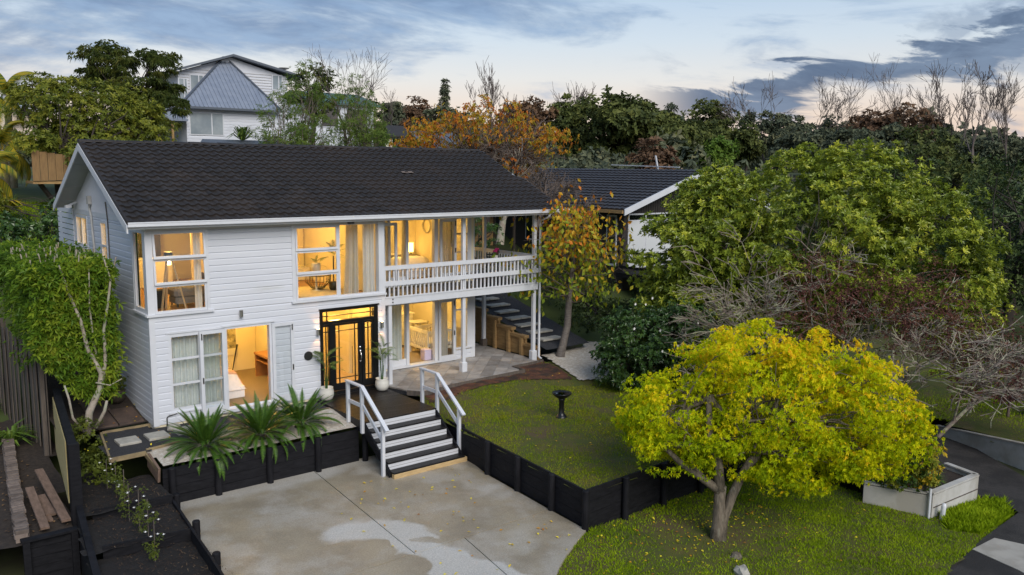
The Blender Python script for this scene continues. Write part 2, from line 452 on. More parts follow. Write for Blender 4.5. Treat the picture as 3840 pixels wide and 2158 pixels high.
def inside(poly, x, y):
    x = np.asarray(x); y = np.asarray(y); r = np.zeros(x.shape, bool); n = len(poly)
    for i in range(n):
        (x1,y1),(x2,y2) = poly[i], poly[(i+1) % n]
        c = ((y1 > y) != (y2 > y)) & (x < (x2-x1)*(y-y1)/((y2-y1) if y2 != y1 else 1e-9)+x1)
        r ^= c
    return r
def patch(name, poly, zf, m, st=.25, parent=None):
    """sheet over a polygon, following a height function"""
    p = np.array(poly); xs = np.arange(p[:,0].min(), p[:,0].max()+st, st); ys = np.arange(p[:,1].min(), p[:,1].max()+st, st)
    mb = grid_mesh(xs, ys, zf); nx = len(xs)
    v = np.array(mb.v); c = np.array([v[list(f)].mean(0) for f in mb.f])
    ok = inside(poly, c[:,0], c[:,1]); used = {}; out = MB()
    for f, k in zip(mb.f, ok):
        if not k: continue
        q = []
        for i in f:
            if i not in used: used[i] = len(out.v); out.v.append(mb.v[i])
            q.append(used[i])
        out.f.append(tuple(q))
    return struct(name, out, m, parent, smooth=True)
def tri_obj(name, V, m, parent=None, rnd=None, per=3):
    """many loose triangles (k,3,3) as one mesh"""
    V = np.ascontiguousarray(V, dtype=np.float32).reshape(-1, 3); n = len(V)
    off = np.array(wloc(parent)) if parent is not None else np.array([V[:,0].mean(), V[:,1].mean(), V[:,2].min()])
    V = (V-off).astype(np.float32)
    me = bpy.data.meshes.new(name); me.vertices.add(n); me.vertices.foreach_set('co', V.ravel())
    me.loops.add(n); me.loops.foreach_set('vertex_index', np.arange(n, dtype=np.int32))
    me.polygons.add(n//3); me.polygons.foreach_set('loop_start', np.arange(0, n, 3, dtype=np.int32)); me.polygons.foreach_set('loop_total', np.full(n//3, 3, np.int32))
    if rnd is not None:
        a = me.attributes.new('rnd', 'FLOAT', 'POINT'); a.data.foreach_set('value', np.repeat(np.asarray(rnd, np.float32), n//len(rnd)))
    me.update(calc_edges=True); me.materials.append(m)
    o = bpy.data.objects.new(name, me); o.parent = parent
    o.location = (0,0,0) if parent is not None else off
    C.objects.link(o); return o
def grass(name, poly, zf, n, h, m, label, keep=None, bare=None):
    p = np.array(poly); lo, hi = p.min(0), p.max(0)
    x = NP.uniform(lo[0], hi[0], n*2); y = NP.uniform(lo[1], hi[1], n*2)
    k = inside(poly, x, y)
    if bare is not None: k &= bare(x, y) > NP.uniform(0, 1, len(x))
    x, y = x[k][:n], y[k][:n]; z = zf(x, y); n = len(x)
    a = NP.uniform(0, 6.28, n); hh = h*NP.uniform(.5, 1.3, n)*(.75+.5*(.5+.5*np.sin(x*3.1+np.sin(y*2.3)*2)*np.sin(y*3.7))); w = h*.22*NP.uniform(.7,1.4,n)
    b = np.stack([x, y, z-.005], 1); s = np.stack([np.cos(a)*w, np.sin(a)*w, 0*w], 1)
    t = b + np.stack([NP.normal(0,.5,n)*hh, NP.normal(0,.5,n)*hh, hh], 1)
    V = np.stack([b-s, b+s, t], 1)
    f = .5+.3*np.sin(x*1.7+np.sin(y*1.3)*1.5)*np.sin(y*1.9+1)+.25*np.sin(x*4.3+1.7*np.sin(y*3.1))*np.sin(y*5.1+np.sin(x*2.2))
    rnd = np.clip(f*.5+NP.uniform(0,.5,n), 0, 1)
    return tag(tri_obj(name, V, m, None, rnd), label, 'grass', kind='stuff')
M['blade'] = leafmat('grass_blade', [(.065,.105,.004), (.10,.145,.005), (.15,.17,.010), (.18,.14,.022)], .25, .7, .1, 1.75)
M['blade2'] = leafmat('verge_blade', [(.075,.125,.003), (.12,.18,.004), (.18,.25,.006), (.25,.30,.012)], .3, .7, .1, 1.55)

# upper lawn inside the black retaining wall
LAWN_U = [(6.55,-2.0),(6.9,-1.15),(8.1,-1.0),(11.0,-.85),(12.3,-.3),(14.8,-1.2),(17.5,-4),(16.5,-8.6),(9.0,-8.85),(5.98,-8.97),(6.20,-6.5),(6.32,-5.2)]
def zu(x, y): return -.08 - .25*(1-S(-3.6,-.9,y)) - .05*(1-S(6.3,6.9,x))*(1-S(-3.2,-2.6,y)) - .05*(1-S(-8.8,-8.2,y)) + .03*np.maximum(0, np.asarray(x)-12) + .015*np.sin(np.asarray(x)*1.9)*np.sin(np.asarray(y)*1.5)
patch('upper_lawn', LAWN_U, zu, M['grass'], .12)
def bare_u(x, y):
    d = np.hypot((x-7.6)/1.3, (y+6.2)/1.6); e = np.abs(y+1.25-.04*(x-8)); near = (e < .28) & (x < 11.5)
    n = .5+.5*np.sin(x*2.3+1.3*np.sin(y*1.7))*np.sin(y*2.1+.8*np.sin(x*2.9))
    n2 = .5+.5*np.sin(x*5.3+2*np.sin(y*3.9))*np.sin(y*4.7+1.6*np.sin(x*3.3))
    k = np.clip(-.12+.75*n+.55*n2, 0.02, 1)*np.clip(d*.9, .15, 1); k[near] *= .08
    k[np.hypot(x-11.9, (y+1.6)*1.1) < 1.25] *= .05
    return k
grass('upper_lawn_grass', LAWN_U, zu, 80000, .045, M['blade'], 'short worn grass of the lawn inside the black retaining wall', bare=bare_u)
# strip of bare red clay along the patio edge
RED = [(6.75,-1.95),(7.0,-1.30),(8.1,-1.08),(9.7,-.98),(11.05,-.9),(11.0,-.34),(12.4,-.22),(12.2,-1.2),(11.9,-2.2),(11.2,-1.9),(10.2,-1.45),(8.2,-1.55),(7.3,-1.95)]
patch('clay_strip', RED, lambda x, y: zu(x, y)+.02+.015*np.sin(x*9)*np.sin(y*11), M['redsoil'], .09)
# lower lawn on the street side
LAWN_L = [(5.7,-8.9),(9.0,-8.6),(13.2,-8.8),(13.6,-12.3),(15.9,-12.55),(16.3,-13.2),(15.3,-13.75),(13.4,-13.9),(12.3,-14.0),(10.9,-14.2),(7.5,-16.5),(2.5,-16.5),(2.5,-9.5)]
def zl(x, y):
    x = np.asarray(x); y = np.asarray(y)
    return -1.155 - .042*np.maximum(0, x-6) - .05*np.maximum(0, -9.5-y)*S(4,7,x) + .02*np.sin(x*1.3)*np.sin(y*1.7)
patch('lower_lawn', LAWN_L, zl, M['grass'], .12)
def bare_l(x, y):
    n = .5+.5*np.sin(x*1.9+1.3*np.sin(y*1.3))*np.sin(y*1.6+.8*np.sin(x*1.7))
    sh = S(.6,2.4,np.hypot((x-8.0)*.8, (y+10.6)*1.3))
    n2 = .5+.5*np.sin(x*5.3+2*np.sin(y*3.9))*np.sin(y*4.7+1.6*np.sin(x*3.3))
    return np.clip(.15+.6*n+.5*n2, 0, 1)*(.10+.90*sh)
grass('lower_lawn_grass', LAWN_L, zl, 95000, .05, M['blade2'], 'bright green grass of the street lawn under the yellow maple', bare=bare_l)
TUFT = [(13.9,-12.65),(15.8,-12.85),(16.2,-13.2),(15.4,-13.7),(13.7,-13.7),(13.2,-13.2)]
grass('verge_tuft', TUFT, zl, 5000, .15, M['blade2'], 'long bright grass tuft below the pale block planter')

# concrete driveway: four slabs with open joints
DRV = bpy.data.objects.new('driveway', None); DRV.location = (2.5,-6,-1.1); C.objects.link(DRV); DRV['kind'] = 'structure'
def conc():
    m = mat('driveway_concrete', (.35,.295,.21), (.265,.222,.16), .9, .5, .15, 90, c3=(.38,.34,.28), scale3=.7, wet=(1.1,.22,.6))
    nt = m.node_tree; n = nt.nodes; l = nt.links; b = n['Principled BSDF']
    geo = n.new('ShaderNodeNewGeometry')
    nz = n.new('ShaderNodeTexNoise'); nz.inputs['Scale'].default_value = 1.6; nz.inputs['Detail'].default_value = 5
    l.new(geo.outputs['Position'], nz.inputs['Vector'])
    sub = n.new('ShaderNodeVectorMath'); sub.operation = 'SUBTRACT'; l.new(nz.outputs['Color'], sub.inputs[0]); sub.inputs[1].default_value = (.5,.5,.5)
    sca = n.new('ShaderNodeVectorMath'); sca.operation = 'SCALE'; l.new(sub.outputs[0], sca.inputs[0]); sca.inputs['Scale'].default_value = .75
    ad = n.new('ShaderNodeVectorMath'); ad.operation = 'ADD'; l.new(geo.outputs['Position'], ad.inputs[0]); l.new(sca.outputs[0], ad.inputs[1])
    def blob(cx, cy, rx, ry, rot, soft=.12):
        mp = n.new('ShaderNodeMapping'); mp.vector_type = 'TEXTURE'; l.new(ad.outputs[0], mp.inputs[0])
        mp.inputs['Location'].default_value = (cx, cy, -1.1); mp.inputs['Rotation'].default_value = (0,0,rot); mp.inputs['Scale'].default_value = (rx, ry, 50)
        ln = n.new('ShaderNodeVectorMath'); ln.operation = 'LENGTH'; l.new(mp.outputs[0], ln.inputs[0])
        r = n.new('ShaderNodeMapRange'); r.interpolation_type = 'SMOOTHSTEP'; l.new(ln.outputs['Value'], r.inputs[0])
        r.inputs['From Min'].default_value = 1+soft; r.inputs['From Max'].default_value = 1-soft; return r.outputs[0]
    def mm(op, a, c):
        t = n.new('ShaderNodeMath'); t.operation = op; t.use_clamp = True
        for i, v in ((0,a),(1,c)):
            if isinstance(v, float): t.inputs[i].default_value = v
            else: l.new(v, t.inputs[i])
        return t.outputs[0]
    dry = blob(2.45,-6.85,.82,.95,.5)
    for a in ((2.75,-8.3,.55,1.1,.1),(3.0,-9.6,.6,.9,0),(1.95,-6.2,.6,.4,.3,.3)): dry = mm('MAXIMUM', dry, blob(*a))
    for a in ((1.6,-7.35,.62,.85,-.4),(2.05,-7.12,.30,.24,0,.08),(3.02,-7.46,.30,.12,-.9,.08),(2.2,-8.2,.35,.35,0)):
        dry = mm('SUBTRACT', dry, blob(*a))
    edge = blob(1.6,-2.6,4.2,.42,0,.5)
    spots = n.new('ShaderNodeTexNoise'); spots.inputs['Scale'].default_value = .8; spots.inputs['Detail'].default_value = 6; l.new(geo.outputs['Position'], spots.inputs[0])
    sp = n.new('ShaderNodeMapRange'); l.new(spots.outputs[0], sp.inputs[0]); sp.inputs['From Min'].default_value = .56; sp.inputs['From Max'].default_value = .72; sp.inputs['To Max'].default_value = .45
    f = mm('MAXIMUM', mm('MULTIPLY', dry, .74), mm('MAXIMUM', mm('MULTIPLY', edge, .5), sp.outputs[0]))
    mx = n.new('ShaderNodeMix'); mx.data_type = 'RGBA'; l.new(f, mx.inputs[0])
    src = b.inputs['Base Color'].links[0].from_socket
    l.new(src, mx.inputs[6]); mx.inputs[7].default_value = (.56,.545,.51,1); l.new(mx.outputs[2], b.inputs['Base Color'])
    fine = n.new('ShaderNodeTexNoise'); fine.inputs['Scale'].default_value = 38; fine.inputs['Detail'].default_value = 6; l.new(geo.outputs['Position'], fine.inputs[0])
    fr = n.new('ShaderNodeMapRange'); l.new(fine.outputs[0], fr.inputs[0]); fr.inputs['From Min'].default_value = .3; fr.inputs['From Max'].default_value = .7; fr.inputs['To Min'].default_value = .74; fr.inputs['To Max'].default_value = 1.16
    mu = n.new('ShaderNodeMix'); mu.data_type = 'RGBA'; mu.blend_type = 'MULTIPLY'; mu.inputs[0].default_value = 1.0; l.new(mx.outputs[2], mu.inputs[6]); l.new(fr.outputs[0], mu.inputs[7]); l.new(mu.outputs[2], b.inputs['Base Color'])
    rs = b.inputs['Roughness'].links[0].from_socket
    l.new(mm('MAXIMUM', rs, mm('MULTIPLY', f, .8)), b.inputs['Roughness'])
    return m
M['concrete'] = conc()
g = .011
for poly in ([(-.35,-2.35),(2.99-g,-2.35),(2.82-g,-4.2),(2.48-g,-7.83+g),(-1.0,-7.83+g)],
             [(2.99+g,-2.35),(6.75,-2.35),(6.6,-3.6),(6.22,-5.2),(5.98,-7.83+g),(2.48+g,-7.83+g),(2.82+g,-4.2)],
             [(-1.0,-7.83-g),(3.66-g,-7.83-g),(3.30-g,-9.8),(3.0,-13.0),(-1.45,-13.0)],
             [(3.66+g,-7.83-g),(5.98,-7.83-g),(5.88,-9.08),(5.6,-9.22),(4.79,-9.67),(4.35,-9.95),(4.04,-10.19),(3.72,-10.6),(3.45,-11.3),(3.3,-12.2),(3.02,-13.0),(3.30+g,-9.8)]):
    MB().prism(poly, -1.24, -1.1).build('concrete_slab', M['concrete'], DRV)

# asphalt drive of the neighbour, street and footpath
struct('asphalt_drive', MB().prism([(13.9,-11.2),(15.5,-8.5),(19.5,-8.2),(20.0,-9.6),(20.4,-10.2),(18.3,-12.9),(17.9,-14.4),(15.6,-13.75),(16.2,-13.1),(15.85,-12.6)], -1.95, -1.66), M['asphalt'])
struct('street', MB().prism([(15.6,-13.76),(17.9,-14.42),(19.5,-20),(4,-30),(5,-18),(9.0,-15.1),(11.0,-14.08),(12.55,-13.95),(13.5,-13.85)], -2.0, -1.67), M['asphalt'])
struct('footpath', MB().prism([(12.62,-13.97),(13.6,-14.02),(13.75,-14.55),(13.1,-16.5),(11.7,-16.2),(12.35,-15.0)], -1.8, -1.655), M['path'])

# patio with diagonal pavers
PAT = [(6.52,1.52),(6.52,.02),(6.72,-.85),(7.0,-1.22),(8.1,-1.03),(9.74,-.94),(10.93,-.88),(10.93,-.28),(12.25,-.17),(12.27,4.2),(10.92,4.2),(10.92,1.52)]
patio = bpy.data.objects.new('patio', None); patio.location = (9.5,0,0); C.objects.link(patio); patio['kind'] = 'structure'
MB().prism(PAT, -.16, -.035).build('paving_bed', M['dkgravel'], patio)
def clip_rect(poly, cx, cy, hx, hy, ang):
    ca, sa = math.cos(ang), math.sin(ang)
    q = [((x-cx)*ca+(y-cy)*sa, -(x-cx)*sa+(y-cy)*ca) for x, y in poly]
    for ax, sg, lim in ((0,1,hx),(0,-1,hx),(1,1,hy),(1,-1,hy)):
        o = []
        for i in range(len(q)):
            a, b = q[i], q[(i+1) % len(q)]; da, db = lim-sg*a[ax], lim-sg*b[ax]
            if da >= 0: o.append(a)
            if (da >= 0) != (db >= 0):
                t = da/(da-db); o.append((a[0]+(b[0]-a[0])*t, a[1]+(b[1]-a[1])*t))
        q = o
        if len(q) < 3: return None
    out = [(cx+x*ca-y*sa, cy+x*sa+y*ca) for x, y in q]
    A = abs(sum(out[i][0]*out[(i+1) % len(out)][1]-out[(i+1) % len(out)][0]*out[i][1] for i in range(len(out))))/2
    return out if A > .012 else None
an = R(45); ca, sa = math.cos(an), math.sin(an)
for i in range(-14, 16):
    for j in range(-18, 19):
        u, v = i*.49 + (.245 if j % 2 else 0), j*.37
        cx, cy = 9.4+u*ca-v*sa, .6+u*sa+v*ca
        pl = clip_rect(PAT, cx, cy, .241, .181, an)
        if pl:
            z = random.uniform(-.004,.004); MB().prism(pl, -.05, z).build('paver', M['paver'], patio)
ed = [(6.66,-.9),(6.95,-1.29),(8.1,-1.09),(9.74,-1.0),(11.0,-.94),(11.0,-.34),(12.38,-.23)]
for a, b in zip(ed, ed[1:]): MB().bar(a+(-.05,), b+(-.05,), .045, .14).build('edging_board', M['greywood'], patio)

# stepped path beside the house
PATH = [(12.55,-.25),(14.5,-.25),(14.6,6),(12.5,6)]
def zp(x, y): return .40 + .255*np.asarray(y) + .0*np.asarray(x) + .012*np.sin(np.asarray(x)*7)*np.sin(np.asarray(y)*9)
gp = patch('garden_path', PATH, zp, M['dkgravel'], .2)
for k in range(9):
    y = .45+k*.60; z = .40+.255*y
    for s in (0, 1):
        x0 = 12.78 + s*.47 + (k % 2)*.05
        mb = MB(); mb.rbox(x0, x0+.45, y-.24, y+.24, z-.01, z+.045, .008); mb.build('stepping_stone', M['lightstone'], gp)
# sleeper retaining wall, stepped
sw = thing('sleeper_wall', 'stepped brown timber sleeper wall beside the gravel path and patio', 'retaining wall', (12.4,2,0))
tops = [(.23,.77,.41),(.77,1.48,.67),(1.48,2.25,.86),(2.25,3.05,1.09),(3.05,3.9,1.29),(3.9,4.8,1.5)]
for y0, y1, z in tops:
    MB().rbox(12.36,12.56,y0-.06,y1+.2,z-.10,z,.008).build('cap_sleeper', M['sleeper'], sw)
    k = 0; zz = z-.105
    while zz > .02:
        h = min(.2, zz+.02); MB().box(12.43,12.50,y0-.02,y1-.02,max(-.02,zz-.195),zz).build('sleeper', M['sleeper'], sw); zz -= .2
    MB().rbox(12.32,12.42,y0+.05,y0+.19,-.05,z-.105,.008).build('post', M['sleeper'], sw)
MB().rbox(12.34,12.56,.10,.24,-.06,.33,.01).build('end_post', M['sleeper'], sw)
# pale gravel round the cherry
PG = [(12.55,-.2),(12.25,-1.3),(12.0,-2.4),(13.0,-2.8),(14.6,-1.8),(15.6,-.3),(15.2,.6),(14.5,.1),(12.6,.1)]
patch('pale_gravel_bed', PG, lambda x, y: zu(x, y)+.05+.10*S(-1.2,.2,y)+.012*np.sin(x*13)*np.sin(y*15), M['pebble'], .08)

# planting bed in front of the house
def zg(x, y): return -.07 + .13*(np.minimum(np.asarray(y)+1.2, 0)) + .008*np.sin(np.asarray(x)*15)*np.sin(np.asarray(y)*17)
patch('gravel_strip', [(-1.3,.35),(-.05,.35),(-.05,.05),(4.25,.05),(4.25,-1.15),(-1.45,-1.65)], lambda x, y: -.06+.006*np.sin(x*15)*np.sin(y*17), M['dkgravel'], .15)
patch('pebble_bed', [(-.68,-1.5),(1.2,-1.15),(4.25,-.95),(4.25,-2.42),(-.55,-2.42)], lambda x, y: zg(x, y)+.02, M['pebble'], .12)
for (x, y) in ((-.82,-.70),(-.17,-.70),(.5,-.68)):
    a = MB(); a.rbox(x-.24,x+.24,y-.25,y+.25,-.08,-.005,.01); tag(a.build('stepping_slab', M['lightstone']), 'square pale stepping slab set in the dark gravel beside the house corner', 'paving slab', 'stepping slabs in the gravel strip')
ebd = thing('timber_edging', 'narrow weathered timber edging round the dark gravel strip', 'edging', (-1.2,-.6,-.1))
for p, q in (((-1.12,.36,-.04),(.0,.36,-.04)),((-1.15,.36,-.05),(-1.46,-1.68,-.05)),((-1.46,-1.70,-.06),(-.70,-1.66,-.06)),((-.70,-1.62,-.10),(-.66,-2.42,-.26)),((-.66,-1.55,-.05),(1.3,-1.18,-.05)),((1.35,-1.16,-.05),(4.2,-.97,-.05))):
    MB().bar((p[0],p[1],p[2]-.03),(q[0],q[1],q[2]-.03), .045, .10).build('board', M['edgepine'] if p[0] < -.6 else M['brownplank'], ebd)
# rounded shells and rocks in the strip
for (x, y, r, lb) in ((.32,-.38,.17,'flat cream garden rock by the house wall tap'),(3.55,-.72,.20,'smooth cream garden rock beside the third cycad'),(3.0,-.55,.13,'small white garden rock between cycad and house')):
    mb = MB(); pr = [(0.02,-.02),(r*.8,.0),(r,.06),(r*.72,.13),(r*.3,.165),(.01,.17)]; mb.lathe(pr, (x,y,-.07), 9)
    mb.v = [(a+.025*math.sin(b*31+c*17), b*1.0+.025*math.sin(a*29), c) for a, b, c in mb.v]
    one('garden_rock', mb, M['lightstone'], lb, 'rock', smooth=True)
# old pavers along the left wall
sp = bpy.data.objects.new('side_path', None); sp.location = (-.7,2,0); C.objects.link(sp); sp['kind'] = 'structure'
patch('side_soil', [(-2.0,.4),(-.03,.4),(-.03,7.5),(-2.0,7.5)], lambda x, y: .02+.17*np.maximum(0,np.asarray(y)-.8)+.02*np.sin(x*7)*np.sin(y*9), M['soil'], .25)
for x0, x1, y0, y1 in ((-1.3,-.72,.5,1.5),(-.69,-.12,.48,1.5),(-1.2,-.62,1.55,2.5),(-1.15,-.55,2.6,3.7),(-1.1,-.5,3.8,4.9)):
    z0, z1 = .04+.17*max(0,y0-.8), .04+.17*max(0,y1-.8)
    MB().add([(x0,y0,z0-.06),(x1,y0,z0-.06),(x1,y1,z1-.06),(x0,y1,z1-.06),(x0,y0,z0+.02),(x1,y0,z0+.02),(x1,y1,z1+.02),(x0,y1,z1+.02)],
             [(3,2,1,0),(4,5,6,7),(0,1,5,4),(1,2,6,5),(2,3,7,6),(3,0,4,7)]).build('old_paver', M['oldpaver'], sp)

# ------------------------------------------------------------------ black retaining walls
def plank_wall(name, label, path, ztop, zbot, posts, inner=-1, pr=.075, nb=4, post_tops=None):
    t = thing(name, label, 'retaining wall', (path[0][0], path[0][1], zbot))
    h = (ztop-zbot)/nb
    for (a, b) in zip(path, path[1:]):
        L = math.hypot(b[0]-a[0], b[1]-a[1]); ns = max(1, round(L/2.4))
        for s in range(ns):
            p = [a[i]+(b[i]-a[i])*s/ns for i in (0,1)]; q = [a[i]+(b[i]-a[i])*(s+1)/ns for i in (0,1)]
            for k in range(nb):
                zc = zbot+h*(k+.5); j = random.uniform(-.006,.006)
                MB().bar((p[0]+j,p[1]+j,zc),(q[0]+j,q[1]+j,zc), .05, h-.008).build('board', M['black'], t)
    for i, (x, y) in enumerate(posts):
        zt = (post_tops[i] if post_tops else ztop+.03)
        MB().lathe([(pr,zbot-.02),(pr,zt-.02),(pr*.85,zt)], (x,y,0), 14).build('post', M['blackpost'], t, smooth=False)
    return t
plank_wall('bed_wall', 'black timber retaining wall holding up the cycad bed', [(-.60,-2.46),(4.22,-2.46)], -.27, -1.12, [(-.42,-2.56),(.59,-2.56),(1.82,-2.56),(3.06,-2.56),(4.36,-2.56)], nb=4)
plank_wall('lawn_wall', 'black timber retaining wall around the lawn beside the driveway', [(6.58,-3.0),(6.32,-5.2),(6.21,-6.5),(6.08,-7.85),(5.97,-8.95)], -.30, -1.12,
           [(6.54,-3.75),(6.24,-5.23),(6.13,-6.52),(6.0,-7.85),(5.90,-9.03)], nb=3)
plank_wall('street_lawn_wall', 'black timber retaining wall behind the yellow maple facing the street', [(6.0,-8.97),(8.4,-8.85),(10.8,-8.7),(13.4,-8.6)], -.28, -1.35, [(7.1,-9.03),(8.45,-8.95),(9.9,-8.86),(11.4,-8.77),(12.8,-8.7)], nb=4)
# mulch terraces on the left of the driveway
tw = plank_wall('terrace_wall', 'low black timber wall of the stepped mulch bed along the driveway', [(-.66,-2.42),(-.66,-3.25),(-.82,-4.85),(-.97,-6.4),(-1.2,-8.3)], -.66, -1.12, [(-.55,-3.2),(-.70,-4.86),(-.85,-6.36),(-1.05,-7.9)], nb=2, post_tops=[-.6,-.6,-.66,-.7])
MB().bar((-.68,-3.35,-.66),(-2.2,-3.2,-.66),.05,.22).build('cross_board', M['black'], tw)
MB().bar((-.85,-5.0,-.80),(-2.4,-4.8,-.80),.05,.26).build('cross_board', M['black'], tw)
MB().bar((-.66,-2.44,-.40),(-.66,-1.7,-.24),.05,.34).build('cross_board', M['brownplank'], tw)
def mulch(name, poly, z): patch(name, poly, lambda x, y: z+.025*np.sin(x*11+y*3)*np.sin(y*13), M['mulch'], .1)
mulch('mulch_bed', [(-.62,-1.66),(-1.5,-1.66),(-1.6,-.6),(-2.15,-.6),(-2.45,-3.3),(-.62,-3.35)], -.60)
mulch('mulch_bed', [(-.66,-3.35),(-2.45,-3.2),(-2.75,-4.9),(-.80,-5.0)], -.74)
mulch('mulch_bed', [(-.82,-5.0),(-2.7,-4.8),(-3.0,-9),(-1.2,-9)], -.92)
# loose wood chips on the mulch
n = 2600; x = NP.uniform(-2.3,-.75,n); y = NP.uniform(-7,-1.8,n); z = np.where(y > -3.3,-.58,np.where(y > -4.95,-.72,-.90)); a = NP.uniform(0,6.28,n); L = NP.uniform(.015,.05,n)
d = np.stack([np.cos(a)*L, np.sin(a)*L, NP.uniform(-.3,.6,n)*L], 1); e = np.stack([-np.sin(a)*.008, np.cos(a)*.008, 0*a], 1); p = np.stack([x,y,z+.015], 1)
M['chip'] = leafmat('wood_chip', [(.02,.015,.012),(.05,.03,.02),(.10,.055,.03),(.22,.15,.09)], .0, .9)
tag(tri_obj('wood_chips', np.stack([p-d,p+d,p+e], 1), M['chip'], None, NP.uniform(0,1,n)**2.5), 'dark wood chips scattered over the mulch bed', 'wood chips', kind='stuff')
# black screen fence with raw inner face, stepping down
bf = thing('screen_fence', 'black stained timber screen with a raw pale inner face', 'fence', (-2.2,-1,-.9))
MB().add([(-2.49,-2.85,-.92),(-2.34,-2.87,-.92),(-1.70,1.85,-.1),(-1.85,1.87,-.1),(-2.49,-2.85,.80),(-2.34,-2.87,.80),(-1.70,1.85,.84),(-1.85,1.87,.84)],
         [(3,2,1,0),(4,5,6,7),(0,1,5,4),(1,2,6,5),(2,3,7,6),(3,0,4,7)]).build('panel', M['black'], bf)
nb = 16
for i in range(nb):
    t0, t1 = .12+.84*i/nb, .12+.84*(i+1)/nb-.004
    p = Vector((-2.505,-2.85,0)).lerp(Vector((-1.865,1.87,0)), t0); q = Vector((-2.505,-2.85,0)).lerp(Vector((-1.865,1.87,0)), t1)
    MB().bar((p.x,p.y,0.02),(q.x,q.y,.02),.02,1.32).build('batten', M['palefence'], bf)
MB().box(-2.52,-2.32,-3.02,-2.86,-1.7,.82).build('post', M['black'], bf)
MB().add([(-2.45,-3.0,-1.7),(-2.33,-3.0,-1.7),(-2.75,-6.5,-1.9),(-2.87,-6.5,-1.9),(-2.45,-3.0,-.45),(-2.33,-3.0,-.45),(-2.75,-6.5,-.9),(-2.87,-6.5,-.9)],
         [(3,2,1,0),(4,5,6,7),(0,1,5,4),(1,2,6,5),(2,3,7,6),(3,0,4,7)]).build('lower_panel', M['black'], bf)
# neighbour's side: planter box, bricks, planks, grey paling fence
patch('left_garden_soil', [(-2.52,-3.25),(-1.9,2),(-1.9,9),(-9,9),(-9,-3.3)], lambda x, y: -.88+.08*np.maximum(0,np.asarray(y))+.03*np.sin(x*5)*np.sin(y*6), M['soil'], .3)
pbx = plank_wall('planter_front', 'black stained board front of the old garden bed beside the screen', [(-3.45,-3.28),(-2.5,-3.33)], -.82, -1.75, [], nb=5)
MB().box(-3.5,-2.5,-3.42,-3.24,-.825,-.78).build('cap', M['black'], pbx)
for x in (-3.42,-2.58): MB().box(x-.06,x+.06,-3.42,-3.36,-1.75,-.83).build('post', M['black'], pbx)
bw = thing('brick_edging', 'old stacked brick edging running beside the dark garden', 'brick edging', (-3.3,0,-.9))
bm_ = MB().rbox(-.115,.115,-.055,.055,-.04,.04,.006); bkm = bpy.data.meshes.new('brick'); bkm.from_pydata(bm_.v, [], bm_.f); bkm.materials.append(M['brick'])
for i in range(46):
    t = i/45; x = -3.45+.72*t; y = -3.15+6.2*t + random.uniform(-.01,.01)
    for k in range(3):
        o = bpy.data.objects.new('brick', bkm); C.objects.link(o); o.parent = bw
        o.location = Vector((x+random.uniform(-.02,.02), y, -.84+.082*k+.07*max(0,y)*1.1)) - wloc(bw); o.rotation_euler = (random.uniform(-.04,.04), 0, random.uniform(-.12,.12))
for p, q, w, h, lb in (((-2.95,-1.1,-.55),(-3.02,-3.0,-.78),.16,.05,'long weathered brown plank lying alone on the dirt'),((-2.62,-.3,-.45),(-2.62,-2.9,-.76),.17,.05,'weathered plank leaning against the raw screen face'),
                ((-2.80,-1.3,-.70),(-2.78,-2.3,-.80),.2,.05,'short split brown board under the leaning plank'),((-2.88,-1.6,-.76),(-2.86,-2.5,-.84),.16,.05,'short mossy board end in the pile of planks')):
    one('plank', MB().bar(p, q, w, h), M['brownplank'], lb, 'plank')
pf = thing('paling_fence', 'weathered grey paling fence behind the hedge', 'fence', (-2.3,4,-.8))
for i in range(26):
    y = 1.75+i*.33; x = -2.02-.045*i + random.uniform(-.01,.01); zt = 1.75+.10*i*.33+random.uniform(-.05,.05)
    MB().box(x-.012,x+.012,y-.15,y+.15,-.8,zt).build('paling', M['greywood'], pf)
MB().box(-2.16,-2.06,1.60,1.72,-.9,1.75).build('post', M['greywood'], pf)
MB().box(-2.42,-2.30,5.0,5.12,-.9,2.2).build('post', M['greywood'], pf)
# ------------------------------------------------------------------ the white house
H = thing('white_house', 'two-storey white weatherboard house with dark tiled roof and balcony', 'house', (0,0,0))
WH = M['white']
def split(a0, a1, holes):
    out = [(a0, a1)]
    for h0, h1 in holes:
        o = []
        for p, q in out:
            if h1 <= p or h0 >= q: o.append((p, q)); continue
            if h0 > p: o.append((p, h0))
            if h1 < q: o.append((h1, q))
        out = o
    return [(p, q) for p, q in out if q-p > .01]
def wall_core(mb, ax, f0, f1, a0, a1, z0, z1, holes):
    zs = sorted({z0, z1, *[min(max(h[2],z0),z1) for h in holes], *[min(max(h[3],z0),z1) for h in holes]})
    for za, zb in zip(zs, zs[1:]):
        if zb-za < .005: continue
        zc = (za+zb)/2
        for p, q in split(a0, a1, [(h[0],h[1]) for h in holes if h[2] < zc < h[3]]):
            if ax == 'x': mb.box(p, q, f0, f1, za, zb)
            else: mb.box(f0, f1, p, q, za, zb)
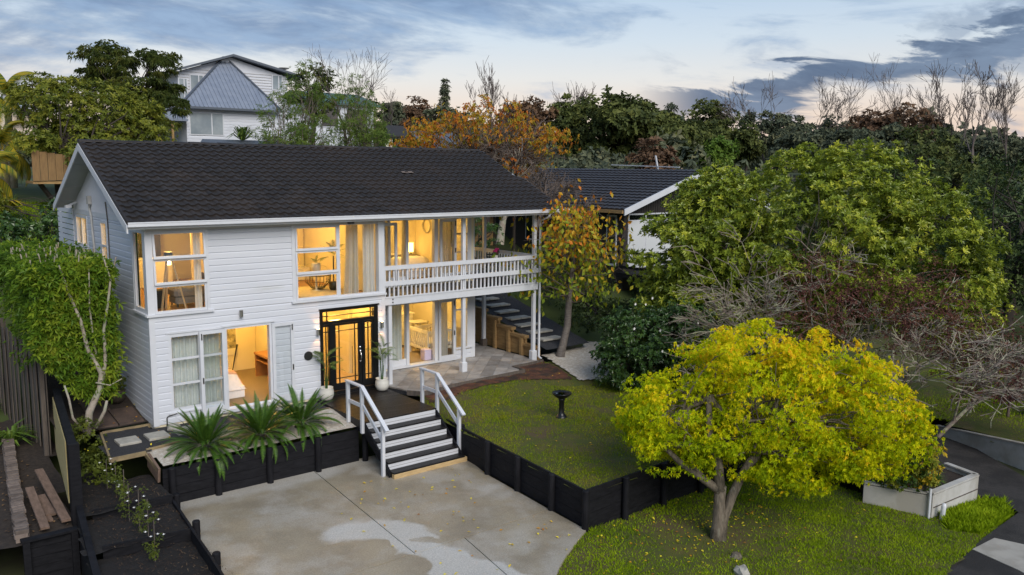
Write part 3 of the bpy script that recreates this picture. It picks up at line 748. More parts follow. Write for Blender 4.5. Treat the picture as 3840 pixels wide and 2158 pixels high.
def weather(mb, ax, f, sg, a0, a1, z0, z1, holes, pitch=.16):
    """lapped boards; sg = outward direction on the wall's normal axis"""
    z = z0; k = 0
    while z < z1-.02:
        zt = min(z+pitch, z1); zc = (z+zt)/2
        for p, q in split(a0, a1, [(h[0],h[1]) for h in holes if h[2] < zc < h[3]]):
            o1, o2, zk = f+sg*.034, f+sg*.006, zt-(zt-z)*.20
            P = (lambda a, o, zz: (a, o, zz)) if ax == 'x' else (lambda a, o, zz: (o, a, zz))
            vs = [P(p,o1,z+.006), P(q,o1,z+.006), P(q,o1,zk), P(p,o1,zk), P(p,f,z+.006), P(q,f,z+.006), P(p,o2,zt+.006), P(q,o2,zt+.006)]
            mb.add(vs, [(0,1,2,3),(3,2,7,6),(4,5,1,0),(4,0,3,6),(1,5,7,2)])
        z += pitch
YB, YR_, XE = 7.0, 1.6, 10.85
# openings: (a0, a1, z0, z1)
slid = [(.42,1.80,.26,2.27),(1.79,3.02,.10,2.22)]
fdoor = [(4.42,6.25,0,2.46)]
cornF = [(.02,1.45,2.74,4.76)]
midW = [(3.70,6.43,2.74,4.76)]
front = slid+fdoor+cornF+midW
core = MB()
wall_core(core, 'x', 0, .10, 0.0, 6.45, -.1, 5.0, front)
cornS = [(.10,1.02,2.80,4.76)]; sideW = [(3.35,3.95,2.9,4.82),(5.45,6.75,3.95,4.85)]
wall_core(core, 'y', 0, .10, .10, YB, -.1, 5.0, cornS+sideW)
lowR = [(7.62,10.04,.05,2.10),(10.06,10.58,.32,2.06)]; upR = [(7.5,10.13,2.72,4.74),(10.15,10.57,2.9,4.74)]
wall_core(core, 'x', YR_, YR_+.10, 6.35, XE, -.1, 5.0, lowR+upR)
wall_core(core, 'y', 6.35, 6.45, .10, YR_, -.1, 5.0, [])
wall_core(core, 'y', XE-.10, XE, YR_+.10, YB, -.1, 5.0, [(2.6,3.6,3.6,4.7)])
wall_core(core, 'x', YB-.10, YB, .10, XE-.10, -.1, 5.0, [])
core.build('wall', M['inner'], H)
wb = MB()
weather(wb, 'x', 0, -1, .10, 6.37, .0, 2.72, slid+fdoor)
weather(wb, 'x', 0, -1, 1.46, 3.68, 2.73, 4.75, [])
weather(wb, 'y', 0, -1, .06, YB, .0, 2.72, [])
weather(wb, 'y', 0, -1, 1.06, YB, 2.73, 4.87, sideW)
weather(wb, 'x', YR_, -1, 6.46, 7.6, .05, 2.40, []); weather(wb, 'x', YR_, -1, 6.46, 7.45, 2.7, 4.75, [])
weather(wb, 'x', YR_, -1, 10.06, 10.8, 0.0, .30, [])
weather(wb, 'y', 6.45, 1, .02, YR_-.03, .05, 2.40, []); weather(wb, 'y', 6.45, 1, .02, YR_-.03, 2.7, 4.75, [])
weather(wb, 'y', XE, 1, YR_+.05, YB, .0, 4.85, [(2.6,3.6,3.6,4.7)])
wb.build('weatherboards', M['board'], H, kind='stuff')
# plinth on the left, corner boards, bands
MB().box(-.02,.0,.05,YB,-.1,.0).build('plinth', M['blockwall'], H)
for x0,x1,y0,y1,z0,z1 in ((-.035,.10,-.04,.0,-.02,2.71),(-.036,.0,0,.06,-.02,2.70),(6.37,6.485,-.04,.0,0,2.70),(6.45,6.487,0,.06,0,2.36),(10.72,10.89,1.56,1.6,.0,2.36),(10.85,10.89,1.6,1.66,.0,4.8)):
    MB().box(x0,x1,y0,y1,z0,z1).build('corner_board', WH, H)
MB().box(.0,6.45,-.035,.0,4.76,4.90).build('frieze_board', M['soffit'], H)
MB().box(-.03,-.001,.0,YB,4.88,5.02).build('frieze_board', WH, H)
# gable cladding: vertical ribs in one sheet
gb = MB()
def roof_z(y): return 6.96-.46*(3.7-y)-.17 if y < 3.7 else 6.96-.5*(y-3.7)-.17
ys = np.arange(.0, 7.0, .05)
for i, y in enumerate(ys):
    o = -.012 if i % 2 else -.026
    z0, z1, z2 = 5.02, roof_z(y), roof_z(y+.05)
    if max(z1, z2) > z0:
        gb.quad((o,y,z0),(o,y+.048,z0),(o,y+.048,max(z0,z2)),(o,y,max(z0,z1)))
        if i % 2: gb.quad((-.026,y+.048,z0),(o,y+.048,z0),(o,y+.048,max(z0,z2)),(-.026,y+.048,max(z0,z2)))
gb.build('gable_cladding', M['board'], H, kind='stuff')
# -------- roof
XL, RIDGE_Y, RIDGE_Z, EAVE_Y, EAVE_Z = -.51, 3.7, 6.90, -.45, 4.985
sl = math.atan2(RIDGE_Z-EAVE_Z, RIDGE_Y-EAVE_Y); SL = math.hypot(RIDGE_Z-EAVE_Z, RIDGE_Y-EAVE_Y)
def xr(t): return 13.13 + (12.66-13.13)*t
REAR_Y = 7.15; REAR_Z = RIDGE_Z-.5*(REAR_Y-RIDGE_Y)
rf = MB()
def slab(mb, pts, th):
    n = len(pts); low = [(x, y, z-th) for x, y, z in pts]
    mb.add(list(pts)+low, [tuple(range(n)), tuple(range(2*n-1, n-1, -1))]+[(i, n+i, n+(i+1) % n, (i+1) % n) for i in range(n)])
slab(rf, [(XL+.01,EAVE_Y,EAVE_Z-.03),(13.11,EAVE_Y,EAVE_Z-.03),(12.64,RIDGE_Y,RIDGE_Z-.03),(XL+.01,RIDGE_Y,RIDGE_Z-.03)], .11)
slab(rf, [(XL+.01,RIDGE_Y,RIDGE_Z-.03),(12.64,RIDGE_Y,RIDGE_Z-.03),(12.64,REAR_Y,REAR_Z-.03),(XL+.01,REAR_Y,REAR_Z-.03)], .11)
roof = rf.build('roof', M['soffit'], H)
TW, TE = .255, .272
ncol = int(math.ceil((13.13-XL)/TW)); nrow = int(math.ceil(SL/TE))
def tile_shape(mb=None):
    xs = [0,.026,.056,.086,.116,.142,.19,.258]; zs_ = [.012,.036,.052,.050,.034,.014,.006,.012]
    vs = []; fs = []
    for y, dz in ((0,.046),(TE+.03,.0)):
        for x, z in zip(xs, zs_): vs.append((x, y, z+dz))
    for x in xs: vs.append((x, 0, -.002))
    m = len(xs)
    for i in range(m-1): fs.append((i, i+1, m+i+1, m+i)); fs.append((2*m+i, 2*m+i+1, i+1, i))
    return vs, fs
tv, tf = tile_shape()
cs, sn = math.cos(sl), math.sin(sl)
def to_roof(x, u, n): return (x, EAVE_Y+u*cs-n*sn, EAVE_Z+u*sn+n*cs)
spots = []
for j in range(nrow):
    u = -.05 + j*TE
    for i in range(ncol):
        x = XL+i*TW
        if x+TW*.6 > xr(min(1, max(0, u/SL))): continue
        if u+TE > SL+.06: continue
        p = to_roof(x, u, 0); d = (Vector(p)-Vector((-6.0,-21.2,6.3))).length
        spots.append((d, x, u))
spots.sort()
tme = bpy.data.meshes.new('roof_tile'); tme.from_pydata(tv, [], tf); tme.materials.append(M['tile'])
rest = MB()
for k, (d, x, u) in enumerate(spots):
    if k < 300:
        o = bpy.data.objects.new('roof_tile', tme); C.objects.link(o); o.parent = roof
        o.location = to_roof(x+random.uniform(-.004,.004), u, random.uniform(-.003,.004)); o.rotation_euler = (sl+random.uniform(-.012,.012), 0, random.uniform(-.008,.008))
    else:
        j = random.uniform(-.003,.004); rest.add([to_roof(x+a, u+b, c+j) for a, b, c in tv], tf)
rest.build('roof_tiles', M['tile'], roof, kind='stuff')
rr = MB()
for j in range(11):
    u0, u1 = j*.35, j*.35+.37
    f = lambda u: (RIDGE_Y+u*.894, RIDGE_Z-u*.447+.02)
    (ya, za), (yb, zb) = f(u0), f(u1)
    rr.quad((12.66,ya,za),(XL,ya,za),(XL,yb,zb),(12.66,yb,zb))
rr.build('rear_slope', M['tile'], roof)
rc = MB(); n = 8
for k in range(n+1):
    t = math.pi*k/n; rc.v += [(0, -.13*math.cos(t), .075*math.sin(t)), (.43, -.12*math.cos(t), .068*math.sin(t))]
rc.f = [(2*k, 2*k+1, 2*k+3, 2*k+2) for k in range(n)] + [tuple(range(0,2*n+2,2))]
rme = bpy.data.meshes.new('ridge_tile'); rme.from_pydata(rc.v, [], rc.f); rme.materials.append(M['tile'])
x = XL-.02
while x < 12.3:
    o = bpy.data.objects.new('ridge_tile', rme); C.objects.link(o); o.parent = roof; o.location = (x, RIDGE_Y, RIDGE_Z+.005+random.uniform(-.008,.008)); o.rotation_euler = (0, random.uniform(-.015,.015), 0); x += .41
# verge, barge boards, gutter, soffits
MB().add([(XL-.02,EAVE_Y-.03,EAVE_Z-.03),(XL-.02,RIDGE_Y,RIDGE_Z-.02),(XL-.02,RIDGE_Y,RIDGE_Z+.06),(XL-.02,EAVE_Y-.03,EAVE_Z+.06),(XL+.05,EAVE_Y-.03,EAVE_Z-.03),(XL+.05,RIDGE_Y,RIDGE_Z-.02),(XL+.05,RIDGE_Y,RIDGE_Z+.06),(XL+.05,EAVE_Y-.03,EAVE_Z+.06)],
         [(0,1,2,3),(7,6,5,4),(3,2,6,7),(0,4,5,1),(0,3,7,4)]).build('verge_trim', M['tile'], roof)
for (ya, za, yb, zb) in ((EAVE_Y-.03,EAVE_Z-.035,RIDGE_Y,RIDGE_Z-.025),(RIDGE_Y,RIDGE_Z-.025,REAR_Y+.05,REAR_Z-.05)):
    MB().add([(XL-.035,ya,za),(XL-.035,yb,zb),(XL-.035,yb,zb-.19),(XL-.035,ya,za-.19),(XL+.0,ya,za),(XL+.0,yb,zb),(XL+.0,yb,zb-.19),(XL+.0,ya,za-.19)],
             [(3,2,1,0),(4,5,6,7),(2,3,7,6),(0,1,5,4),(0,4,7,3),(1,2,6,5)]).build('bargeboard', WH, H)
MB().add([(13.10,EAVE_Y,EAVE_Z-.03),(12.66,RIDGE_Y,RIDGE_Z-.03),(12.66,RIDGE_Y,RIDGE_Z-.2),(13.10,EAVE_Y,EAVE_Z-.2),(13.14,EAVE_Y,EAVE_Z-.03),(12.70,RIDGE_Y,RIDGE_Z-.03),(12.70,RIDGE_Y,RIDGE_Z-.2),(13.14,EAVE_Y,EAVE_Z-.2)],
         [(3,2,1,0),(4,5,6,7),(2,3,7,6),(0,1,5,4),(0,4,7,3)]).build('bargeboard', WH, H)
gt = MB(); prof = [(-.46,4.90),(-.545,4.90),(-.565,4.915),(-.565,4.985),(-.575,4.99),(-.575,5.02),(-.56,5.02),(-.55,4.93),(-.47,4.93),(-.465,5.02),(-.455,5.02)]
m = len(prof); gt.v = [(XL-.02,)+p for p in prof]+[(13.14,)+p for p in prof]
gt.f = [(i, i+1, m+i+1, m+i) for i in range(m-1)] + [tuple(range(m)), tuple(range(2*m-1,m-1,-1))]
gt.build('gutter', WH, H)
MB().box(XL,13.12,-.455,-.43,4.855,4.99).build('fascia', WH, H)
MB().box(XL,13.0,-.43,.0,4.90,4.915).build('soffit', M['soffit'], H)
MB().box(6.46,12.9,.0,YR_,4.84,4.86).build('balcony_ceiling', WH, H)
MB().box(10.9,12.9,YR_,5.2,4.84,4.86).build('balcony_ceiling', WH, H)
for yj in (4.6,5.8,6.7): 
    z = RIDGE_Z-.5*(yj-RIDGE_Y)-.145
    MB().box(XL+.01,-.03,yj-.015,yj+.015,z-.006,z+.004).build('soffit_batten', WH, H)
pd = MB(); pd.tube([(12.36,-.50,4.9),(12.36,-.45,4.78),(12.36,-.03,4.62),(12.36,-.03,.1),(12.40,-.12,.02)], .04, 8); pd.build('downpipe', WH, H, smooth=True)
# small pale patches of lichen: the one broken tile on the roof
MB().add([to_roof(8.3,2.62,.075),to_roof(8.72,2.62,.075),to_roof(8.72,2.72,.075),to_roof(8.3,2.72,.075)], [(0,1,2,3)]).build('repaired_tile', M['brick'], roof)
# -------- joinery helpers
def frame(parent, name, x0, x1, z0, z1, y0, y1, t, m=WH, tb=None):
    mb = MB(); tb = t if tb is None else tb
    mb.box(x0,x0+t,y0,y1,z0,z1); mb.box(x1-t,x1,y0,y1,z0,z1); mb.box(x0+t,x1-t,y0+.001,y1-.001,z1-t,z1); mb.box(x0+t,x1-t,y0+.001,y1-.001,z0,z0+tb)
    return mb.build(name, m, parent)
def pane(parent, x0, x1, z0, z1, y, m=None): return MB().quad((x0,y,z0),(x1,y,z0),(x1,y,z1),(x0,y,z1)).build('pane', m or M['glass'], parent)
def sash(parent, x0, x1, z0, z1, y, tilt=0, t=.05, name='sash', d=.04):
    c, s_ = math.cos(tilt), math.sin(tilt)
    def P(x, q, o): return (x, y - s_*q - c*o, z1 - c*q + s_*o*0 - 0*o)
    h = z1-z0
    def bx(mb, xa, xb, qa, qb, oa, ob):
        vs = [P(xa,qb,oa),P(xb,qb,oa),P(xb,qb,ob),P(xa,qb,ob),P(xa,qa,oa),P(xb,qa,oa),P(xb,qa,ob),P(xa,qa,ob)]
        mb.add(vs, [(0,1,2,3),(7,6,5,4),(4,5,1,0),(5,6,2,1),(6,7,3,2),(7,4,0,3)])
    mb = MB(); bx(mb,x0,x0+t,0,h,0,d); bx(mb,x1-t,x1,0,h,0,d); bx(mb,x0+t,x1-t,0,t,0,d-.001); bx(mb,x0+t,x1-t,h-t-.015,h,0,d+.008)
    o = mb.build(name, WH, parent); g_ = MB(); g_.quad(P(x0+t,h-t-.015,.018),P(x1-t,h-t-.015,.018),P(x1-t,t,.018),P(x0+t,t,.018)); g_.build('pane', M['glass'], o); return o
# corner window (upper left)
W = MB().box(-.09,1.53,-.10,.02,2.70,2.755).build('window', WH, H, label='upper corner window with open sashes')
MB().box(-.10,.02,-.03,1.10,2.705,2.76).build('sill', WH, W)
mb = MB(); mb.box(-.05,.12,-.06,.12,2.755,4.76); mb.box(1.385,1.46,-.05,.09,2.755,4.76); mb.box(.12,1.385,-.049,.09,4.735,4.76); mb.build('frame', WH, W)
sash(W, .125, 1.38, 4.09, 4.735, -.01, R(7)); sash(W, .125, 1.38, 3.46, 4.08, -.01, R(5)); sash(W, .125, 1.38, 2.76, 3.45, -.01, 0)
MB().box(.12,1.385,0,.06,4.07,4.10).build('transom', WH, W); MB().box(.12,1.385,0,.06,3.44,3.47).build('transom', WH, W)
mb = MB(); mb.box(-.05,.09,1.02,1.10,2.76,4.78); mb.box(-.045,.03,.12,1.02,2.76,2.86); mb.box(-.045,.03,.12,1.02,4.70,4.78); mb.box(-.04,.03,.12,.20,2.86,4.70); mb.box(-.04,.03,.94,1.02,2.86,4.70); mb.build('side_frame', WH, W)
MB().quad((-.006,.20,2.86),(-.006,.94,2.86),(-.006,.94,4.70),(-.006,.20,4.70)).build('pane', M['glass'], W)
# wide window (upper middle)
W = MB().box(3.62,6.50,-.11,.02,2.70,2.755).build('window', WH, H, label='wide upper window with open curtains')
mb = MB(); mb.box(3.66,3.76,-.05,.09,2.755,4.76); mb.box(5.01,5.07,-.05,.09,2.755,4.76); mb.box(6.28,6.47,-.06,.12,2.755,4.78); mb.box(3.76,6.28,-.045,.09,4.735,4.76); mb.box(5.07,6.28,-.045,.09,2.755,2.80); mb.build('frame', WH, W)
sash(W, 3.765, 5.005, 4.09, 4.735, -.01, R(3)); sash(W, 3.765, 5.005, 3.46, 4.08, -.01, R(3)); sash(W, 3.765, 5.005, 2.76, 3.45, -.01, 0)
MB().box(3.76,5.01,0,.06,4.07,4.10).build('transom', WH, W); MB().box(3.76,5.01,0,.06,3.44,3.47).build('transom', WH, W)
pane(W, 5.07, 6.28, 2.80, 4.735, .01)
# lower left window with doors folded back
W = MB().box(.34,1.80,-.05,.02,2.24,2.285).build('window', WH, H, label='lower window half covered by a folded door leaf')
frame(W, 'frame', .38, 1.80, .27, 2.24, -.03, .08, .09, tb=.08)
MB().box(.33,1.78,-.065,.02,.235,.27).build('sill', WH, W)
MB().box(1.13,1.19,-.02,.06,.35,2.15).build('mullion', WH, W)
for z in (.93,1.56): MB().box(.47,1.71,-.015,.05,z,z+.05).build('transom', WH, W)
for a, b in ((.47,1.13),(1.19,1.71)):
    for z0, z1 in ((.35,.93),(.98,1.56),(1.61,2.15)): pane(W, a, b, z0, z1, .02)
def leaf(parent, x0, x1, z0, z1, y, label=None, bars=0, hinge=None):
    o = frame(parent, 'door', x0, x1, z0, z1, y, y+.045, .085, tb=.20)
    if label: o['label'] = label
    pane(o, x0+.085, x1-.085, z0+.2, z1-.085, y+.02)
    hx = x1-.05 if hinge == 'r' else x0+.05
    MB().box(hx-.012,hx+.012,y-.02,y,z1-.22,z1-.06).build('bolt', M['iron'], o); MB().box(hx-.012,hx+.012,y-.035,y,z0+.85,z0+1.0).build('handle', M['iron'], o)
    return o
D1 = leaf(H, 1.13, 1.78, .05, 2.23, -.11, 'glazed door leaf folded back over the lower window')
D2 = leaf(H, 3.03, 3.64, .07, 2.22, -.095, 'glazed door leaf folded flat against the wall boards', hinge='r')
mb = MB(); mb.box(1.78,1.84,-.05,.10,.12,2.26); mb.box(2.97,3.03,-.05,.10,.12,2.26); mb.box(1.84,2.97,-.049,.10,2.20,2.26); mb.build('door_frame', WH, H)
MB().box(1.75,3.08,-.10,.10,.03,.12).build('door_sill', WH, H)
MB().box(1.70,3.12,-.075,.0,2.265,2.30).build('head_flashing', WH, H)
# outdoor tap pipe, lamp housings, disc
mb = MB(); mb.tube([(.27,-.06,-.08),(.27,-.06,.16),(.30,-.06,.20),(.52,-.06,.24)], .014, 6); tag(mb.build('tap_pipe', M['iron'], H))
# front door

FD = MB().box(4.40,6.27,-.075,.02,2.43,2.465).build('front_door', M['door'], H, label='black glazed front door with sidelights and transom')
DB = M['door']
mb = MB()
for x0,x1,z0,z1 in ((4.44,4.51,.0,2.43),(6.10,6.23,.0,2.43),(4.51,6.10,2.37,2.43),(4.51,6.10,2.02,2.11),(4.70,4.79,.10,2.02),(5.72,5.77,.10,2.02),(4.51,6.10,.0,.10)):
    mb.box(x0,x1,-.05,.08,z0,z1)
mb.build('frame', DB, FD)
dl = MB()
for x0,x1,z0,z1 in ((4.795,4.90,.11,2.01),(5.60,5.715,.11,2.01),(4.90,5.60,1.95,2.01),(4.90,5.60,.11,.31),(5.0,5.02,.31,1.95),(5.49,5.51,.31,1.95),(4.90,5.60,1.79,1.81),(4.90,5.60,.44,.46)): dl.box(x0,x1,-.03,.015,z0,z1)
dl_ = dl.build('door_leaf', DB, FD); pane(dl_, 4.90,5.60,.31,1.95,0.0)
mb = MB(); mb.tube([(5.655,-.04,1.12),(5.655,-.085,1.10),(5.66,-.09,1.0),(5.655,-.085,.90),(5.655,-.04,.86)], .014, 8); mb.lathe([(.03,-.01),(.03,.01)],(5.655,-.04,.86),10); mb.lathe([(.035,-.05),(.035,.05)],(5.655,-.035,1.14),10); mb.lathe([(.032,-.035),(.032,.035)],(5.65,-.035,1.26),12); mb.build('handle', M['chrome'], dl_, smooth=True)
for x0,x1,xc in ((4.51,4.70,4.61),(5.77,6.10,5.925)):
    s_ = MB(); a, b = (x0, x0+.012) if x0 < 5 else (x0, 5.82); c_, d_ = (x1-.012, x1) if x0 < 5 else (6.03, x1)
    s_.box(a,b,-.03,.015,.11,2.01); s_.box(c_,d_,-.03,.015,.11,2.01); s_.box(b,c_,-.03,.015,1.95,2.01); s_.box(b,c_,-.03,.015,.11,.31); s_.box(xc-.01,xc+.01,-.03,.015,.31,1.95)
    for z in (1.79,.44): s_.box(b,c_,-.029,.015,z,z+.02)
    o = s_.build('sidelight', DB, FD); pane(o, b, c_, .31, 1.95, 0.0)
t_ = MB()
for x0,x1,z0,z1 in ((4.64,4.66,2.11,2.37),(6.0,6.02,2.11,2.37),(4.51,6.10,2.235,2.255)): t_.box(x0,x1,-.03,.015,z0,z1)
o = t_.build('transom_light', DB, FD); pane(o, 4.51, 6.10, 2.11, 2.37, 0.0)
# -------- recessed wall doors (balcony and patio level)
def rec(z0, z1, label, low):
    mb = MB(); y0, y1 = YR_-.05, YR_+.10
    for x0, x1 in ((7.56,7.64),(8.19,8.29),(9.26,9.40),(10.03,10.10)): mb.box(x0,x1,y0,y1,z0,z1)
    mb.box(7.64,10.03,y0+.001,y1,z1-.06,z1); mb.box(10.10,10.72,y0,y1,z1-.07,z1+.01); mb.box(10.56,10.72,y0,y1,z0+.30 if low else z0,z1-.07)
    F = mb.build('door_frame', WH, H, label=label)
    MB().box(7.5,10.1,YR_-.13,YR_+.1,z0-.06,z0).build('sill', WH, F)
    pane(F, 7.64, 8.19, z0+.2, z1-.06, YR_+.02); MB().box(7.64,8.19,YR_,YR_+.05,z0,z0+.2).build('panel', WH, F)
    zb = z0+.32 if low else z0+.2
    MB().box(10.06,10.76,YR_-.09,YR_+.02,zb-.05,zb).build('window_sill', WH, F)
    for z in ((1.64,) if low else (3.55,4.15)): MB().box(10.10,10.56,YR_-.02,YR_+.05,z,z+.05).build('transom', M['rawpine'] if not low else WH, F)
    pane(F, 10.10, 10.56, zb, z1-.07, YR_+.03)
    return F
rec(.08, 2.10, 'white bifold door set opening to the patio', True)
rec(2.72, 4.74, 'white door set opening to the balcony', False)
leaf(H, 9.37, 10.02, .02, 2.07, 1.46, 'glazed door leaf beside the cot on the patio', hinge='r')
leaf(H, 9.42, 10.06, 2.74, 4.68, 1.46, 'glazed balcony door leaf in front of curtain', hinge='r')
# balcony leaf swung out beside the wide window
dl2 = leaf(H, 0, .62, 2.70, 4.66, 0, 'glazed balcony door leaf swung open beside the corner post')
dl2.location = (7.0, 1.05, 0); dl2.rotation_euler = (0, 0, R(6))
# -------- balcony
MB().box(6.49,12.20,.045,1.54,2.56,2.60).build('balcony_floor', M['deck'], H); MB().box(10.90,12.20,1.54,5.1,2.561,2.601).build('balcony_floor', M['deck'], H)
MB().box(6.49,12.28,-.035,.045,2.37,2.60).build('balcony_beam', WH, H); MB().box(12.20,12.28,.045,5.1,2.37,2.60).build('balcony_beam', WH, H)
MB().box(6.49,12.29,-.055,-.036,2.575,2.62).build('beam_trim', WH, H)
for z in (2.44,2.53): MB().box(6.72,6.76,-.045,-.036,z-.02,z+.02).build('bolt_plate', M['iron'], H)
for (x, y, z0, z1, b) in ((6.69,.08,-.02,2.37,0),(9.35,.10,.30,2.56,1),(12.22,.10,.30,2.56,1),(12.24,2.85,.25,2.37,2),(9.35,.10,2.60,4.85,0),(12.22,.10,2.60,4.85,0),(12.24,2.85,2.60,4.85,0)):
    P = MB().rbox(x-.057,x+.057,y-.057,y+.057,z0,z1,.008).build('post', WH, H)
    if b: MB().rbox(x-.10,x+.10,y-.10,y+.10,-.03,z0,.02).build('post_base', WH if b == 1 else M['greywood'], P)
mb = MB(); mb.box(6.40,12.30,-.035,.01,3.385,3.51); mb.build('top_rail', WH, H)
MB().box(6.40,12.30,-.033,.01,2.925,3.06).build('middle_rail', WH, H)
MB().box(12.24,12.285,.02,5.1,3.385,3.51).build('top_rail', WH, H); MB().box(12.242,12.283,.02,5.1,2.925,3.06).build('middle_rail', WH, H)
bal = MB().box(-.022,.022,-.02,.02,0,.80); bme = bpy.data.meshes.new('baluster'); bme.from_pydata(bal.v, [], bal.f); bme.materials.append(WH)
def put(me, name, loc, sc_=None):
    o = bpy.data.objects.new(name, me); C.objects.link(o); o.parent = H; o.location = loc
    if sc_: o.scale = sc_
    return o
x = 6.52
while x < 12.2: put(bme, 'baluster', (x, .032, 2.60), (1.9,1,1) if abs((x-6.52) % 1.36 - 0) < .07 and x > 7 else None); x += .15
y = .18
while y < 5.0: put(bme, 'baluster', (12.222, y, 2.60)); y += .15
# -------- left wall bits: side windows, meter pipe, flood lights
for (y0, y1, z0, z1, lb) in ((3.35,3.95,2.9,4.82,'narrow side window of two panes'),(5.45,6.75,3.95,4.85,'side window with bamboo blind')):
    mb = MB(); mb.box(-.05,.05,y0,y0+.07,z0,z1); mb.box(-.05,.05,y1-.07,y1,z0,z1); mb.box(-.049,.05,y0+.07,y1-.07,z1-.07,z1); mb.box(-.049,.05,y0+.07,y1-.07,z0,z0+.07)
    if y1-y0 > 1: mb.box(-.045,.05,(y0+y1)/2-.04,(y0+y1)/2+.04,z0+.07,z1-.07)
    else: mb.box(-.045,.05,y0+.07,y1-.07,(z0+z1)/2+.25,(z0+z1)/2+.31)
    w = mb.build('window', WH, H, label=lb); MB().quad((-.004,y0+.07,z0+.07),(-.004,y1-.07,z0+.07),(-.004,y1-.07,z1-.07),(-.004,y0+.07,z1-.07)).build('pane', M['glass'], w)
    MB().box(-.09,.0,y0-.06,y1+.06,z0-.05,z0).build('sill', WH, w)
mb = MB(); mb.tube([(-.07,4.9,5.25),(-.07,4.95,5.1),(-.07,4.80,4.9),(-.07,4.65,4.0),(-.07,4.6,1.2)], .03, 7); mb.box(-.13,-.03,4.82,4.98,5.22,5.45); mb.build('meter_pipe', M['blockwall'], H)
MB().tube([(-.05,3.28,5.34),(-.05,3.14,4.83),(-.05,3.14,2.0)], .015, 5).build('cable', M['greywood'], H)
mb = MB(); mb.bar((-.06,6.5,5.22),(-.30,6.42,5.12),.05,.05); mb.box(-.38,-.22,6.34,6.5,5.06,5.14); mb.build('flood_light', M['white'], H)
mb = MB(); mb.box(5.22,5.36,-.36,-.22,4.78,4.86); mb.box(5.26,5.32,-.30,-.24,4.86,4.90); mb.build('flood_light', M['iron'], H)
# -------- entry deck and steps
E_ = thing('entry_steps', 'dark deck and steps with white risers and white handrails', 'steps', (5.25,-2.5,-1.1))
dk = MB(); y = -2.85
while y < -.09: dk.box(4.22,6.32,y,y+.085,-.03,0.0); y += .09
dk.build('decking', M['deck'], E_, kind='stuff')
MB().box(4.20,6.34,-2.82,-.06,-.30,-.035).build('deck_frame', M['black'], E_)
MB().box(4.195,4.219,-2.84,-.1,-.20,.0).build('edge_board', M['deck'], E_); MB().box(6.321,6.345,-2.84,-.1,-.20,.0).build('edge_board', M['deck'], E_)
for k in range(5):
    yk, zk = -2.85-.262*k, -.19*k
    r_ = MB().box(4.24,6.31,yk-.0,yk+.02,zk-.19+.002,zk-.034 if k else zk-.031).build('riser', WH, E_)
    MB().box(4.24,6.31,yk-.002,yk+.0,zk-.125,zk-.118).build('groove', M['greywood'], r_)
    if k < 4: MB().rbox(4.235,6.315,yk-.285,yk-.003,zk-.19-.034,zk-.19,.006).build('tread', M['deck'], E_)
MB().rbox(4.24,6.34,-4.16,-3.90,-.985,-.95,.006).build('tread', M['deck'], E_)
MB().rbox(4.24,6.40,-4.17,-4.06,-1.10,-.986,.006).build('kerb_timber', M['rawpine'], E_)
MB().box(4.25,6.33,-4.05,-3.92,-1.10,-.987).build('step_box', M['deck'], E_)
for x in (4.19,6.32):
    MB().add([(x,-2.86,-.05),(x,-2.86,-.36),(x,-4.02,-1.09),(x,-4.02,-.93),(x+.045,-2.86,-.05),(x+.045,-2.86,-.36),(x+.045,-4.02,-1.09),(x+.045,-4.02,-.93)],
             [(0,1,2,3),(7,6,5,4),(0,4,5,1),(1,5,6,2),(2,6,7,3),(3,7,4,0)]).build('stringer', M['black'], E_)
for x in (4.155,6.405):
    for y, z0, z1 in ((-2.08,-.16,.90),(-2.80,-.28,.90),(-3.80,-1.10,.20)):
        MB().rbox(x-.04,x+.04,y-.045,y+.045,z0,z1,.006).build('post', WH, E_)
    MB().bar((x,-2.0,.92),(x,-2.82,.92),.10,.04).build('handrail', WH, E_); MB().bar((x,-2.80,.925),(x,-4.02,.07),.10,.045).build('handrail', WH, E_)
    MB().bar((x,-2.13,.42),(x,-2.75,.42),.04,.09).build('middle_rail', WH, E_); MB().bar((x,-2.84,.44),(x,-3.77,-.22),.04,.09).build('middle_rail', WH, E_)
# sconces and small wall things
def sconce(x, z, lit, lb):
    t = thing('wall_sconce', lb, 'wall light', (x,-.03,z))
    mb = MB(); mb.box(x-.03,x+.03,-.06,-.028,z-.09,z+.07); mb.build('bracket', M['metal'], t)
    c = MB(); c.lathe([(.042,-.09),(.045,-.088),(.045,.088),(.042,.09)], (x,-.105,z), 14); c.build('cylinder', M['metal'], t, smooth=False)
    if lit:
        MB().lathe([(.034,0),(.034,.004)], (x,-.105,z+.091), 12).build('lens', M['bulb'], t)
        for sgn in (1,-1):
            l = bpy.data.lights.new('sconce_beam', 'SPOT'); l.energy = 3.2; l.color = (1,.42,.12); l.spot_size = R(92); l.spot_blend = .7; l.shadow_soft_size = .03
            o = bpy.data.objects.new('sconce_beam', l); C.objects.link(o); o.location = (x,-.13,z+sgn*.11); o.rotation_euler = (R(180) if sgn > 0 else 0, 0, 0)
sconce(4.34,1.85,True,'lit steel cylinder wall light on the hinge side of the front door')
sconce(6.335,1.84,True,'lit steel cylinder wall light between the front door and patio')
sconce(2.215,2.58,False,'unlit grey wall light under the upper storey boards')
mb = MB(); mb.lathe([(.12,0),(.125,.01),(.125,.03),(.115,.04)], (0,0,0), 24)
mb.v = [(4.06+a, -.03-c, 1.22+b) for a, b, c in mb.v]; one('round_plaque', mb, M['iron'], 'plain round black disc mounted on the white wall boards', 'plaque')
